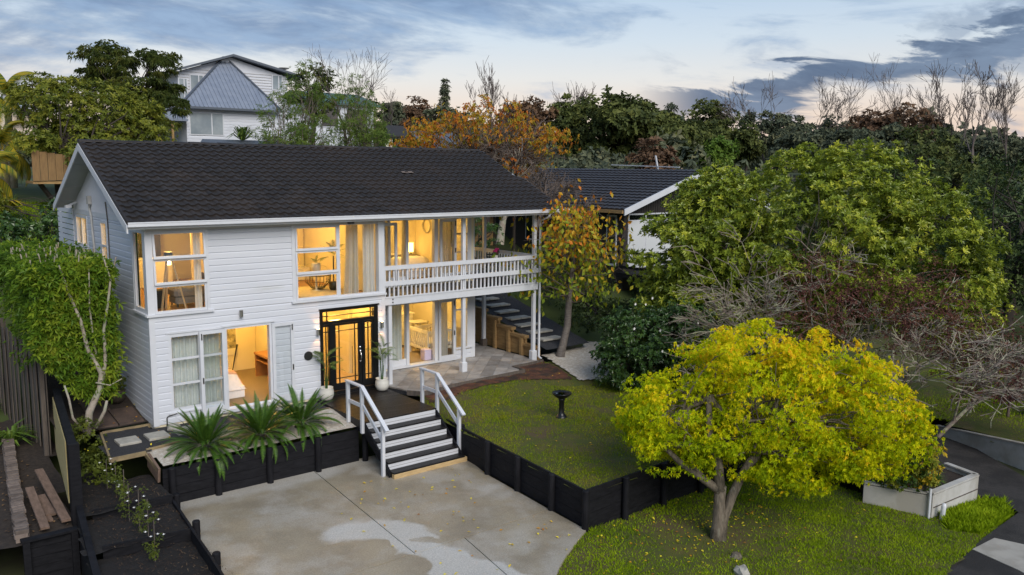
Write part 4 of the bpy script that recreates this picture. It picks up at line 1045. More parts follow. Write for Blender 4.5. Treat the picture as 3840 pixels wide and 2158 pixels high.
# ------------------------------------------------------------------ rooms
rm = thing('room_shell', 'inner floors, ceilings and partition walls of the white house', 'interior', (3,3,0))
def rb(name, m, *a): return MB().box(*a).build(name, m, rm)
rb('floor', M['carpet'], .11,4.20,.101,3.9,.05,.12); rb('floor', M['palewood'], 4.30,6.34,.101,5,.0,.06); rb('floor', M['carpet'], 6.5,10.74,1.71,5.2,.02,.08)
rb('floor', M['wood_floor'], .11,6.34,.101,6.8,2.60,2.69); rb('floor', M['carpet'], 6.36,10.74,1.71,6.8,2.60,2.70)
rb('ceiling', M['ceil'], .11,4.20,.101,3.9,2.45,2.50); rb('ceiling', M['ceil'], 4.30,6.34,.101,5,2.50,2.55); rb('ceiling', M['ceil'], 6.36,10.74,1.71,5.2,2.42,2.50)
rb('ceiling', M['ceil'], .11,6.34,.101,6.8,4.90,4.95); rb('ceiling', M['ceil'], 6.36,10.74,1.71,6.8,4.88,4.95)
rb('partition', M['inner'], 4.20,4.30,.101,5,.0,2.58); rb('partition', M['inner'], .11,4.19,3.9,4.0,.0,2.58); rb('partition', M['inner'], 4.31,6.34,5,5.1,.0,2.58)
rb('partition', M['inner'], 6.36,10.74,5.2,5.3,.0,2.58); rb('partition', M['inner'], 6.24,6.34,1.72,6.8,.0,4.88); rb('partition', M['inner'], 6.36,10.74,5.0,5.1,2.71,4.88)
rb('partition', M['inner'], 2.6,6.2,4.6,4.7,2.70,4.9); rb('chimney_breast', M['inner'], 4.6,5.0,4.25,4.59,2.7,4.9); rb('bench_seat', M['ceil'], 5.0,6.2,4.2,4.59,2.7,3.1)
rb('kitchen_wall', mat('charcoal_paint', (.05,.045,.05)), .6,2.1,5.9,6.0,3.4,4.6); rb('kitchen_bench', M['ceil'], .5,2.2,5.2,5.8,2.7,3.55)
def lamp(name, loc, e, col=(1,.58,.13), r=.15):
    l = bpy.data.lights.new(name, 'POINT'); l.energy = e; l.color = col; l.shadow_soft_size = r
    o = bpy.data.objects.new(name, l); C.objects.link(o); o.location = loc
    dl = MB(); dl.lathe([(.07,0),(.07,.02)], (loc[0],loc[1],loc[2]+.16), 14); one('downlight', dl, M['bulb'], 'lit round ceiling downlight inside the white house', 'ceiling light', 'ceiling downlights in the house')
lamp('bedroom_light', (3.0,2.4,2.27), 55); lamp('hall_light', (5.5,1.2,2.32), 30); lamp('hall_light', (5.6,3.6,2.32), 32); lamp('nursery_light', (8.7,3.4,2.24), 62, (1,.62,.17))
lamp('lounge_light', (4.6,2.6,4.72), 55); lamp('lounge_light', (1.4,2.8,4.72), 26); lamp('kitchen_light', (1.6,4.6,4.72), 42); lamp('main_bedroom_light', (8.9,3.4,4.70), 50)
rb('hall_stair_wall', M['inner'], 5.05,5.12,2.0,4.8,.06,1.2)
stt = thing('hall_staircase', 'warm timber staircase inside the front door', 'staircase', (4.7,2,.06))
for k in range(10):
    z = .06+.19*(k+1); y = 1.5+.26*k
    if z < 2.4: MB().box(4.32,5.02,y,y+.27,z-.19,z).build('step', M['furnwood'], stt)
MB().bar((5.1,1.4,1.0),(5.1,3.9,2.45),.05,.06).build('stair_rail', M['furnwood'], stt)
def curtain(x0, x1, y, z0, z1, m, lb, waves=7, amp=.045, flare=0.0):
    mb = MB(); n = waves*6; th = []
    for i in range(n+1):
        t = i/n; th.append((t, amp*math.sin(t*waves*2*math.pi)+.4*amp*math.sin(t*waves*3.7+1)))
    for z, f in ((z1,0),(z0+.5*(z1-z0),.3),(z0,1)):
        for t, o in th: mb.v.append((x0+(x1-x0)*t - flare*f*(1-t), y+o*(1+.5*f), z))
    k = n+1
    mb.f = [(r*k+i, r*k+i+1, (r+1)*k+i+1, (r+1)*k+i) for r in range(2) for i in range(n)]
    return one('curtain', mb, m, lb, 'curtain', smooth=True)
curtain(.45,1.75,.22,.13,2.30,M['greycurtain'],'pale grey curtain behind the lower window beside the cycads',9)
curtain(5.48,5.80,.30,2.72,4.85,M['curtain'],'bunched linen curtain with a flared hem in the wide upper window',4,.07,.1)
curtain(5.92,6.26,.18,2.72,4.85,M['whitecurtain'],'white curtain hanging at the corner post of the wide window',4,.05)
curtain(1.18,1.36,.22,2.72,4.85,M['whitecurtain'],'white curtain gathered at the edge of the corner window',2,.04)
o = curtain(.30,.92,.0,2.72,4.85,M['curtain'],'beige curtain behind the side pane of the corner window',5,.04); o.rotation_euler = (0,0,R(90)); o.location = (.20,.62,2.72)
curtain(7.66,8.16,1.80,.10,2.2,M['greycurtain'],'pale blue grey curtain behind the patio sidelight',4,.04)
curtain(9.5,9.95,1.86,.10,2.25,M['curtain'],'striped cream curtain tied behind the cot',5,.05)
curtain(8.22,8.32,1.80,2.74,4.8,M['curtain'],'thin white curtain edge beside the balcony opening',2,.03,.06)
curtain(9.46,10.06,1.82,2.74,4.8,M['curtain'],'heavy cream curtain inside the balcony door leaf',6,.05)
def bed(name, lb, x0, x1, y0, y1, z, throw, tm):
    t = thing(name, lb, 'bed', ((x0+x1)/2,(y0+y1)/2,z))
    MB().box(x0+.04,x1-.04,y0+.04,y1-.04,z,z+.30).build('base', M['bedwhite'], t)
    def dome(a0,a1,b0,b1,za,zb,n=10):
        mb = MB()
        for j in range(n+1):
            for i in range(n+1):
                u, v = i/n, j/n; e = (1-(2*u-1)**8)*(1-(2*v-1)**8)
                mb.v.append((a0+(a1-a0)*u, b0+(b1-b0)*v, za+(zb-za)*e**.5+.008*math.sin(u*19+v*11)))
        mb.f = [(j*(n+1)+i, j*(n+1)+i+1, (j+1)*(n+1)+i+1, (j+1)*(n+1)+i) for j in range(n) for i in range(n)]
        return mb
    dome(x0,x1,y0,y1,z+.22,z+.66).build('duvet', M['bedwhite'], t, smooth=True)
    dome(x0-.02,x1+.02,*throw,z+.25,z+.685).build('throw', tm, t, smooth=True)
    return t
bed('bed','bed with white quilt and dusty pink throw in the lower bedroom',.9,2.66,.85,2.9,.12,(1.0,2.0),M['bedpink'])
bed('bed','bed with pale cover and dark patterned throw in the balcony bedroom',8.5,10.0,2.6,4.7,2.70,(3.2,3.8),M['darkthrow'])
dsk = thing('desk', 'warm timber desk with open shelf against the bedroom wall', 'desk', (3.95,2.4,.12))
for a in ((3.72,4.18,1.9,2.9,.80,.86),(3.74,4.18,1.92,1.97,.12,.80),(3.74,4.18,2.83,2.88,.12,.80),(3.76,4.18,1.97,2.83,.62,.65)): MB().box(*a).build('panel', M['furnwood'], dsk)
pic = thing('wall_print', 'large black and white landscape print on the bedroom wall', 'picture', (3.2,3.86,.62)); MB().box(2.75,3.62,3.86,3.89,.62,1.75).build('frame', M['cream'], pic); MB().box(2.81,3.56,3.855,3.859,.84,1.69).build('print', M['art'], pic)
tr = thing('camera_tripod', 'folded slim black tripod propped by the bedroom wall', 'tripod', (3.3,3.4,.12)); MB().tube([(3.31,3.6,.13),(3.48,3.66,.80),(3.53,3.68,.98)], [.012,.022,.03], 6).build('legs', M['iron'], tr)
# nursery
dr = thing('dresser', 'cream chest of drawers with bottles on top in the nursery', 'dresser', (9.7,4.4,.08))
MB().rbox(9.2,10.05,4.1,4.65,.12,1.20,.01).build('body', M['cream'], dr); MB().rbox(9.15,10.1,4.06,4.68,1.2,1.25,.01).build('top', M['cream'], dr)
for k in range(4):
    d_ = MB().rbox(9.24,10.01,4.075,4.10,.16+k*.26,.39+k*.26,.006).build('drawer', M['cream'], dr)
    for x in (9.45,9.8): MB().lathe([(.02,-.02),(.02,.02)],(x,4.062,.275+k*.26),8).build('knob', M['cream'], d_)
for i,(x,h) in enumerate(((9.3,.17),(9.38,.14),(9.47,.19),(9.75,.16),(9.9,.2))): one('bottle', MB().lathe([(.03,0),(.03,h*.7),(.012,h*.8),(.012,h)],(x,4.3,1.25),10), M['cream'], 'small pale bottle standing on the nursery dresser', 'bottle', 'bottles on the nursery dresser')
pfm = thing('photo_frame', 'dark photo frame leaning on the nursery dresser', 'frame', (9.62,4.4,1.25)); MB().box(9.55,9.69,4.4,4.42,1.25,1.47).build('frame', M['iron'], pfm); MB().box(9.57,9.67,4.395,4.399,1.28,1.44).build('photo', M['cream'], pfm)
ct = thing('changing_table', 'cream open-shelf changing table beside the nursery dresser', 'changing table', (9.95,3.8,.08))
for x in (9.75,10.25):
    for y in (3.45,3.95): MB().box(x-.02,x+.02,y-.02,y+.02,.08,1.0).build('leg', M['cream'], ct)
for z in (.3,.65,.97): MB().box(9.73,10.27,3.43,3.97,z,z+.03).build('shelf', M['cream'], ct)
cb = thing('cot', 'cream slatted baby cot by the patio doors', 'cot', (9.9,2.6,.08))
for x in (9.35,10.45):
    for y in (2.1,3.2): MB().box(x-.03,x+.03,y-.03,y+.03,.08,1.08 if x > 10 else .95).build('corner_post', M['cream'], cb)
for y in (2.1,3.2):
    MB().box(9.38,10.42,y-.018,y+.018,.86,.95).build('rail', M['cream'], cb); MB().box(9.38,10.42,y-.018,y+.018,.30,.38).build('rail', M['cream'], cb)
    for k in range(9): MB().box(9.45+k*.11,9.49+k*.11,y-.012,y+.012,.38,.86).build('slat', M['cream'], cb)
for x in (9.35,10.45):
    MB().box(x-.018,x+.018,2.13,3.17,.86,.97 if x < 10 else 1.10).build('rail', M['cream'], cb); MB().box(x-.018,x+.018,2.13,3.17,.30,.38).build('rail', M['cream'], cb)
    for k in range(8): MB().box(x-.012,x+.012,2.2+k*.12,2.25+k*.12,.38,.86).build('slat', M['cream'], cb)
MB().box(9.39,10.41,2.13,3.17,.42,.52).build('mattress', M['bedwhite'], cb)
one('storage_cube', MB().rbox(9.02,9.30,1.78,2.06,.08,.42,.02), M['lilac'], 'small lilac fabric storage cube inside the patio door', 'storage cube')
# balcony bedroom lamp + wreath
tl = thing('table_lamp', 'lit cylindrical table lamp beside the balcony bedroom bed', 'lamp', (10.3,4.6,3.2)); MB().lathe([(.09,.14),(.09,.46)],(10.3,4.6,3.2),16).build('shade', M['shade'], tl); MB().lathe([(.06,0),(.02,.03),(.02,.14)],(10.3,4.6,3.2),12).build('base', M['iron'], tl)
one('bedside_table', MB().rbox(10.1,10.6,4.38,4.85,2.70,3.2,.02), M['cream'], 'small cream bedside table under the lit lamp', 'table')
mb = MB(); mb.tube([(10.70, 4.2+.24*math.cos(t), 4.28+.24*math.sin(t)) for t in np.linspace(0,6.28,21)], .03, 6); one('wall_wreath', mb, M['curtain'], 'round pale woven wreath on the balcony bedroom wall', 'wreath', smooth=True)
# lounge
tp = thing('floor_lamp', 'tripod floor lamp with wooden legs in the corner window', 'lamp', (.75,.75,2.69))
for p in ((.45,.55),(1.05,.5),(.72,1.1)): MB().bar((p[0],p[1],2.69),(.72+(p[0]-.72)*.2,.7+(p[1]-.7)*.2,4.0),.05,.03).build('leg', M['palewood'], tp)
MB().lathe([(.20,0),(.13,.02),(.10,.2)],(.72,.7,3.98),14).build('head', M['iron'], tp); MB().lathe([(.05,0),(.05,.08)],(.72,.7,3.86),10).build('bulb', M['bulb'], tp)
ot = thing('ottoman', 'grey upholstered footstool by the corner window', 'footstool', (1.75,1.5,2.69)); MB().rbox(.98,1.75,1.1,1.7,2.78,2.98,.05).build('seat_base', M['sofa'], ot); MB().rbox(.95,1.78,1.07,1.73,2.98,3.18,.07).build('cushion', M['sofa'], ot)
for x in (1.04,1.69):
    for y in (1.16,1.64): MB().lathe([(.02,0),(.025,.09)],(x,y,2.69),8).build('leg', M['iron'], ot)
cf = thing('coffee_table', 'pale coffee table behind the footstool', 'table', (2.4,3.0,2.69)); MB().rbox(2.0,3.0,2.6,3.3,3.05,3.10,.01).build('top', M['palewood'], cf)
for x in (2.05,2.95):
    for y in (2.65,3.25): MB().box(x-.025,x+.025,y-.025,y+.025,2.69,3.05).build('leg', M['palewood'], cf)
one('black_vase', MB().lathe([(.05,0),(.10,.06),(.11,.13),(.06,.21),(.01,.24)],(2.3,2.9,3.10),14), M['iron'], 'small round black vase on the coffee table', 'vase', smooth=True)
one('side_drum', MB().lathe([(.2,0),(.22,.03),(.22,.42),(.2,.45)],(.62,1.45,2.69),18), M['blackfab'], 'black drum stool behind the tripod lamp', 'stool')
one('round_rug', MB().lathe([(1.15,0),(1.15,.02)],(5.2,1.6,2.69),40), M['rug'], 'large round cream rug in the upper lounge', 'rug')
ch = thing('basket_chair', 'black wire basket chair on the round rug', 'chair', (5.35,1.9,2.71))
for k in range(13):
    t = R(200)*(k/12)-R(10); c_, s_ = math.cos(t), math.sin(t)
    MB().tube([(5.35+.20*c_,1.9-.20*s_*.8,2.78),(5.35+.36*c_,1.9-.36*s_,2.95),(5.35+.38*c_,1.9-.38*s_,3.15)], .008, 5).build('wire', M['iron'], ch)
MB().tube([(5.35+.38*math.cos(t),1.9-.38*math.sin(t),3.15) for t in np.linspace(R(-10),R(190),16)], .014, 6).build('rim', M['iron'], ch)
MB().tube([(5.35+.37*math.cos(t),1.9-.37*math.sin(t),2.97) for t in np.linspace(R(-10),R(190),16)], .008, 5).build('hoop', M['iron'], ch)
MB().lathe([(.2,.05),(.22,.07)],(5.35,1.9,2.71),14).build('base_ring', M['iron'], ch)
# ------------------------------------------------------------------ vegetation helpers
def unit(v):
    return v/np.maximum(np.linalg.norm(v, axis=-1, keepdims=True), 1e-9)
def rdir(n): return unit(NP.normal(size=(n,3)))
def leaves(P, D, L, W, fold=.2, droop=.12, N=None):
    n = len(P); D = unit(D)
    if N is None: N = rdir(n)*.7 + np.array([0,0,1.0])
    s = unit(np.cross(D, N)); u = unit(np.cross(s, D))
    L = np.broadcast_to(np.asarray(L, float), (n,))[:,None]; W = np.broadcast_to(np.asarray(W, float), (n,))[:,None]
    mid = P + D*L*.5 + u*W*fold*.2
    tip = P + D*L - np.array([0,0,1.0])*droop*L
    l, r = mid - s*W*.5 + u*W*fold, mid + s*W*.5 + u*W*fold
    return np.stack([np.stack([P,r,tip],1), np.stack([P,tip,l],1)], 1)            # n,2,3,3
def rosettes(P, d, k, ang, L, W, jit=.25, fold=.2, droop=.12, back=.0):
    n = len(P); d = unit(d)
    a = unit(np.cross(d, rdir(n))); b = np.cross(d, a)
    th = (np.arange(k)[None,:]*2.39996 + NP.uniform(0,6.28,(n,1)))
    an = ang + NP.normal(0, jit, (n,k))
    dirs = d[:,None,:]*np.cos(an)[...,None] + (a[:,None,:]*np.cos(th)[...,None] + b[:,None,:]*np.sin(th)[...,None])*np.sin(an)[...,None]
    base = P[:,None,:] - d[:,None,:]*(NP.uniform(0,1,(n,k))*back)[...,None]
    Lk = L*NP.uniform(.7,1.2,(n,k)); Wk = W*NP.uniform(.8,1.2,(n,k))
    nn = np.repeat(d[:,None,:], k, 1) + rdir(n*k).reshape(n,k,3)*.3
    return leaves(base.reshape(-1,3), dirs.reshape(-1,3), Lk.ravel(), Wk.ravel(), fold, droop, nn.reshape(-1,3))
def clump_tips(blobs, nc, cr, nt, shell=.6, up=.3, flat=.75, zmin=None, outw=.7):
    w = np.array([b[3]*b[4]*b[5] for b in blobs])**.67; w = w/w.sum()
    bi = NP.choice(len(blobs), nc, p=w); B = np.array(blobs)[bi]
    v = rdir(nc); f = NP.uniform(shell**2, 1, nc)**.5
    cen = B[:,:3] + v*B[:,3:6]*f[:,None]
    if zmin is not None: k = cen[:,2] > zmin; cen, v = cen[k], v[k]; nc = len(cen)
    rad = cr*NP.uniform(.6,1.25,nc)
    t = rdir(nc*nt).reshape(nc,nt,3); t[...,2] = t[...,2]*.8+.15
    P = cen[:,None,:] + t*np.array([1,1,flat])*(rad[:,None]*NP.uniform(.35,1,(nc,nt))**.6)[...,None]
    d = unit(t*outw + v[:,None,:]*.5 + np.array([0,0,up]))
    cl = np.repeat(NP.uniform(0,1,nc), nt)
    return P.reshape(-1,3), d.reshape(-1,3), cl, cen
def limb(mb, a, b, r0, r1, n=6, seg=5, wob=.08, sag=0.0):
    a, b = np.array(a, float), np.array(b, float); L = np.linalg.norm(b-a); pts = []
    o = NP.normal(0, wob*L, (2,3))
    for i in range(seg+1):
        t = i/seg; p = a+(b-a)*t + o[0]*math.sin(t*math.pi) + o[1]*math.sin(t*2*math.pi)*.5
        p[2] += sag*L*math.sin(t*math.pi); pts.append(tuple(p))
    mb.tube(pts, [r0+(r1-r0)*i/seg for i in range(seg+1)], n, cap=False); return pts
def branchwork(mb, fork, cen, r0, groups=6, rt=.012, stems=None):
    cen = np.array(cen); 
    if len(cen) == 0: return
    k = min(groups, len(cen)); c = cen[NP.choice(len(cen), k, replace=False)]
    for _ in range(5):
        lab = np.argmin(((cen[:,None,:]-c[None])**2).sum(2), 1)
        for i in range(k):
            if (lab == i).any(): c[i] = cen[lab == i].mean(0)
    for i in range(k):
        f = np.array(stems[i % len(stems)] if stems else fork, float)
        e = f + (c[i]-f)*.72; e[2] -= .05*np.linalg.norm(c[i]-f)
        pts = limb(mb, f, e, r0, r0*.45, 7, 6, .06, .05)
        for q in cen[lab == i]:
            j = NP.integers(2, len(pts)); s = pts[j]
            limb(mb, s, q, r0*.34, rt, 5, 4, .08, .03)
def dress(name, t, V, rnd, m): return tri_obj(name, V.reshape(-1,3,3), m, t, np.clip(rnd, 0, 1))

def leafy(name, label, base, fork, blobs, nc, cr, nt, k, ang, L, W, m, bark, r0, groups=6, shell=.6, zmin=None, rvar=.5, cat='tree', group=None, tr=None, up=.3, droop=.12, twigs=True, flat=.75, clw=.5, jit=.25, cmax=90):
    t = thing(name, label, cat, tuple(base), group)
    P, d, cl, cen = clump_tips(blobs, nc, cr, nt, shell, up, flat, zmin)
    V = rosettes(P, d, k, ang, L, W, jit, .2, droop, back=L*.3)
    rnd = np.repeat(cl*clw + NP.uniform(0,1-clw,len(cl)), k) + NP.normal(0,.06,len(P)*k)
    dress('crown', t, V, rnd, m)
    mb = MB(); limb(mb, base, fork, r0*1.25, r0, 9, 5, .03)
    mb.build('trunk', bark, t, smooth=True)
    if twigs:
        bw = MB(); cc = cen if len(cen) <= cmax else cen[NP.choice(len(cen), cmax, replace=False)]
        branchwork(bw, fork, cc, r0*.7, groups); bw.build('branchwork', bark, t, smooth=True)
    return t
def bare_tree(name, label, base, height, spread, r0, m, depth=5, nb=3, trunk=.3, up=.35, lean=(0,0), group=None, cat='tree', seed=0, twr=.012, fan=.55, tub=3, ratio=(.58,.85)):
    rg = np.random.default_rng(seed+100); mb = MB(); tk = MB()
    def grow(p, d, L, r, lv):
        n = 3 if lv > 1 else 2; pts = [p]; q = p.copy(); dd = d.copy()
        for i in range(n):
            dd = unit(dd + rg.normal(0,.10,3) + np.array([0,0,up*.16])); q = q+dd*L/n; pts.append(q.copy())
        rr = [max(twr, r*(1-.35*i/n)) for i in range(n+1)]
        (tk if lv == depth else mb).tube([tuple(x) for x in pts], rr, 6 if lv >= depth-1 else tub, cap=False)
        if lv == 0: return
        for i in range(nb + (1 if lv < depth else 2)):
            t = rg.uniform(.4,1) if lv < depth else rg.uniform(.65 if trunk > .2 else .0,1)
            s = pts[min(n, max(1, int(round(t*n))))]
            ax = unit(np.cross(dd, rg.normal(size=3))); a = fan*rg.uniform(.5,1.25)
            nd = unit(dd*math.cos(a)+ax*math.sin(a)+np.array([0,0,up*.35])); nd[:2] *= spread; nd = unit(nd)
            grow(s, nd, L*rg.uniform(*ratio), r*.56, lv-1)
    t = thing(name, label, cat, tuple(base), group)
    k = 1+sum(.72**i for i in range(1, depth+1))*.62
    grow(np.array(base, float), unit(np.array([lean[0],lean[1],1.0])), height*max(trunk,.30), r0, depth)
    tk.build('trunk', m, t, smooth=True)
    v = np.array(mb.v); top = v[:,2].max(); s = (base[2]+height-base[2])/(top-base[2])
    # scale the whole tree to the wanted height
    o = mb.build('branchwork', m, t, smooth=False)
    for c in t.children: c.scale = (s*.98, s*.98, s)
    return t
# leaf materials
M['l_hedge'] = leafmat('hedge_leaf', [(.055,.11,.014),(.11,.20,.018),(.21,.29,.025),(.32,.35,.04)], .35, .4, .2, 1.15)
M['l_cyc'] = leafmat('cycad_leaf', [(.020,.055,.010),(.040,.09,.012),(.07,.13,.016)], .15, .35)
M['l_palm'] = leafmat('palm_leaf', [(.04,.09,.025),(.07,.14,.03),(.14,.19,.05)], .25, .4)
M['l_yel'] = leafmat('maple_leaf', [(.17,.25,.006),(.34,.42,.006),(.54,.55,.006),(.80,.60,.015),(.70,.40,.015)], .42, .55, .1, 1.2)
M['l_mag'] = leafmat('magnolia_leaf', [(.042,.062,.010),(.088,.118,.012),(.155,.188,.02),(.31,.31,.035)], .25, .3, .35, 1.95)
M['l_cam'] = leafmat('camellia_leaf', [(.014,.034,.010),(.026,.058,.013),(.045,.09,.018),(.075,.13,.03)], .1, .3, .5)
M['l_che'] = leafmat('cherry_leaf', [(.12,.17,.015),(.20,.25,.02),(.34,.29,.02),(.48,.26,.02),(.52,.16,.018)], .3, .5)
M['l_ora'] = leafmat('orange_leaf', [(.17,.18,.02),(.30,.23,.02),(.42,.21,.022),(.42,.14,.02),(.26,.07,.02)], .3, .6)
M['l_oli'] = leafmat('olive_leaf', [(.05,.07,.014),(.095,.12,.018),(.17,.185,.024),(.26,.25,.035)], .25, .4)
M['l_dark'] = leafmat('dark_leaf', [(.014,.026,.012),(.026,.042,.014),(.04,.06,.016),(.06,.075,.02)], .12, .5, .2, 1.6)
M['l_fern'] = leafmat('feathery_leaf', [(.020,.034,.010),(.038,.056,.012),(.065,.078,.014),(.095,.09,.018)], .15, .5)
M['l_ever'] = leafmat('far_evergreen_leaf', [(.026,.036,.016),(.045,.058,.018),(.07,.084,.022),(.105,.112,.03)], .1, .6, .15, 1.5)
M['l_fdark'] = leafmat('far_dark_leaf', [(.022,.028,.022),(.034,.042,.028),(.052,.058,.034),(.07,.07,.038)], .1, .7, .1, 2.4)
M['l_brown'] = leafmat('far_brown_leaf', [(.075,.046,.03),(.115,.07,.042),(.16,.095,.052)], .15, .7)
M['l_lime'] = leafmat('lime_leaf', [(.05,.09,.015),(.08,.14,.02),(.13,.19,.03)], .2, .5)
M['l_bam'] = leafmat('fine_leaf', [(.055,.095,.02),(.10,.155,.028),(.17,.22,.04)], .3, .5)
M['l_gold'] = leafmat('golden_palm_leaf', [(.05,.09,.02),(.10,.14,.02),(.26,.23,.02),(.42,.29,.02)], .3, .5)
M['l_red'] = leafmat('dark_red_leaf', [(.055,.022,.020),(.095,.035,.028),(.14,.065,.045)], .2, .6)

# ------------------------------------------------------------------ clipped hedge by the left wall
hg = thing('clipped_hedge', 'tall square clipped green hedge with bare pale stems beside the house', 'hedge', (-1.4,1.5,0))
def box_tips(n, x0, x1, y0, y1, z0, z1, face, depth=.25):
    u, v, w = NP.uniform(0,1,n), NP.uniform(0,1,n), NP.uniform(0,1,n)**1.6*depth
    X, Y, Z = x0+(x1-x0)*u, y0+(y1-y0)*u, z0+(z1-z0)*v
    if face == 'f': return np.stack([X, y0+w, Z],1), np.array([0,-1,.25])
    if face == 'r': return np.stack([x1-w, Y, Z],1), np.array([1,0,.25])
    if face == 'l': return np.stack([x0+w, Y, Z],1), np.array([-1,0,.25])
    return np.stack([X, y0+(y1-y0)*v, z1-w],1), np.array([0,0,1.0])
PP, DD = [], []
for n, f, a in ((5600,'f',(-2.35,-.70,.6,1,.8,3.95)),(3400,'t',(-2.35,-.70,.6,7.2,3,3.95)),(2400,'l',(-2.4,-.6,.6,7,1.2,3.9)),(2600,'r',(-2.5,-.66,.6,7,1.5,3.95))):
    p, d = box_tips(n, *a, f); PP.append(p); DD.append(unit(d+rdir(n)*.75))
P, d = np.concatenate(PP), np.concatenate(DD)
nz = np.sin(P[:,0]*4.1+P[:,2]*3.3)*np.sin(P[:,2]*4.7+P[:,1]*2.1)
# front narrows towards the stems
k = (nz > -.62) & ~((P[:,1] < 1.4) & (P[:,2] < 2.0) & (P[:,0] < -2.3+.75*(2.0-P[:,2]))) & ~((P[:,1] < 1.2) & (P[:,2] < 1.25) & (P[:,0] > -.72))
k &= ~((P[:,0] < -2.2) & (P[:,2] < 1.7+.40*(P[:,1]-.6)))
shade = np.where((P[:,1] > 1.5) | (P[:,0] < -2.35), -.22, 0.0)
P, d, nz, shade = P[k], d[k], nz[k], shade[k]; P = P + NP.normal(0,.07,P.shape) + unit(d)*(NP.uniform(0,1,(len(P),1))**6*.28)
V = rosettes(P, d, 4, R(48), .16, .05, .3, .25, .2, .05)
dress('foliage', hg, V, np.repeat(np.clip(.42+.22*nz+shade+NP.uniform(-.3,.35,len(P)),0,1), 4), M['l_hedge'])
st = MB()
for path, r in (([(-1.42,.45,-.05),(-1.36,.42,.5),(-1.10,.45,1.0),(-1.05,.42,1.4),(-1.30,.5,2.0),(-1.42,.45,2.7),(-1.60,.52,3.3),(-1.78,.55,4.02)],[.10,.085,.07,.06,.05,.04,.032,.022]),
                ([(-1.36,.42,.5),(-1.05,.5,1.0),(-.92,.5,1.7),(-.92,.5,2.4),(-.80,.45,3.1),(-.72,.45,3.6),(-.82,.5,4.1)],[.07,.055,.045,.038,.03,.026,.02]),
                ([(-1.05,.55,1.4),(-1.15,.55,2.2),(-1.2,.5,3.0),(-1.17,.48,3.9)],[.03,.026,.02,.012]),
                ([(-1.25,.35,.1),(-1.05,.3,.5),(-1.0,.25,.75)],[.05,.04,.03]),
                ([(-1.52,.35,.05),(-1.75,.3,.45),(-1.80,.3,.9),(-1.88,.28,1.25)],[.035,.03,.026,.022]),
                ([(-.62,.3,1.22),(-.9,.3,1.1),(-1.2,.35,1.2)],[.012,.014,.016])):
    st = MB(); st.tube(path, r, 8); st.build('stem', M['palebark'], hg, smooth=True)
st = MB()
for i in range(60):
    x, y = NP.uniform(-2.3,-.5), NP.uniform(.6,4.5); st.tube([(x,y,3.85),(x+NP.normal(0,.05),y+NP.normal(0,.05),4.12+NP.uniform(0,.12))], .016, 5)
st.build('cut_stubs', M['palebark'], hg, kind='stuff')
gv = thing('ground_vine', 'yellow green vine tangle round the foot of the hedge stems', 'vine', (-1.5,0,-.1))
P, d, cl, cen = clump_tips([(-1.5,.15,.05,.35,.6,.4),(-1.55,-.7,-.35,.3,.6,.35),(-1.7,-1.3,-.45,.3,.4,.3)], 60, .15, 7, .3)
dress('foliage', gv, rosettes(P, d, 4, R(55), .075, .04), np.repeat(cl*.55, 4), M['l_oli'])

# ------------------------------------------------------------------ cycads, potted palms: fronds are shared meshes
def frond_mesh(name, L, arch, npin, pl, pw, m, down=.35, vee=.5, keel=M['l_palm'], base=.12):
    """frond along +X, curving down; leaflets in two rows"""
    t = np.linspace(0,1,npin); a = arch[0]+(arch[1]-arch[0])*t
    dx, dz = np.cos(a)*L/npin, np.sin(a)*L/npin
    c = np.stack([np.cumsum(dx), 0*t, np.cumsum(dz)], 1); tg = unit(np.stack([np.cos(a), 0*a, np.sin(a)], 1)); nn = unit(np.stack([-np.sin(a), 0*a, np.cos(a)], 1))
    Vs = []; rn = []
    k = t > base
    for sg in (1,-1):
        ln = pl*np.clip(np.sin(np.clip((t-base)/(1-base),0,1)*2.75+.35), .15, 1)
        D = unit(tg*.55 + np.array([0,sg,0.0])*1.0 + nn*vee - np.array([0,0,down])*.3)
        b = c + 0; s = tg*pw
        tip = b + D*ln[:,None] - np.array([0,0,down*pl*.35])
        Vs.append(np.stack([b-s, b+s, tip], 1)[k]); rn.append(NP.uniform(.1,1,k.sum()))
    w = np.array([0,.008,0])*(L/1.0)
    q = np.stack([c[:-1]-w, c[:-1]+w, c[1:]], 1); Vs.append(q); rn.append(np.ones(len(q)))
    V = np.concatenate(Vs); o = tri_obj(name, V, m, None, np.concatenate(rn)); me = o.data
    off = np.array(o.location); co = np.empty(len(me.vertices)*3, np.float32); me.vertices.foreach_get('co', co)
    co = co.reshape(-1,3)+off; me.vertices.foreach_set('co', co.ravel().astype(np.float32)); me.update()
    bpy.data.objects.remove(o); return me
def crown_of(t, meshes, n, top, el0, el1, sc0=1.0, jit=.06, name='frond'):
    for i in range(n):
        o = bpy.data.objects.new(name, meshes[i % len(meshes)]); C.objects.link(o); o.parent = t
        f = (i+.5)/n; az = i*2.39996+random.uniform(-.2,.2)
        o.location = Vector(top)-wloc(t)+Vector((math.cos(az)*jit, math.sin(az)*jit, -.10*(1-f)*1.0))
        o.rotation_euler = (random.uniform(-.12,.12), -(el0+(el1-el0)*f)+random.uniform(-.1,.1), az)
        s = sc0*random.uniform(.85,1.12)*(1-.15*f); o.scale = (s,s,s)
cm = [frond_mesh('frond', L, (R(a),R(b)), 80, .115, .008, M['l_cyc'], .25, .42) for L, a, b in ((1.0,12,-95),(1.0,14,-60),(.98,14,-42),(1.0,12,-22),(.95,8,-10))]
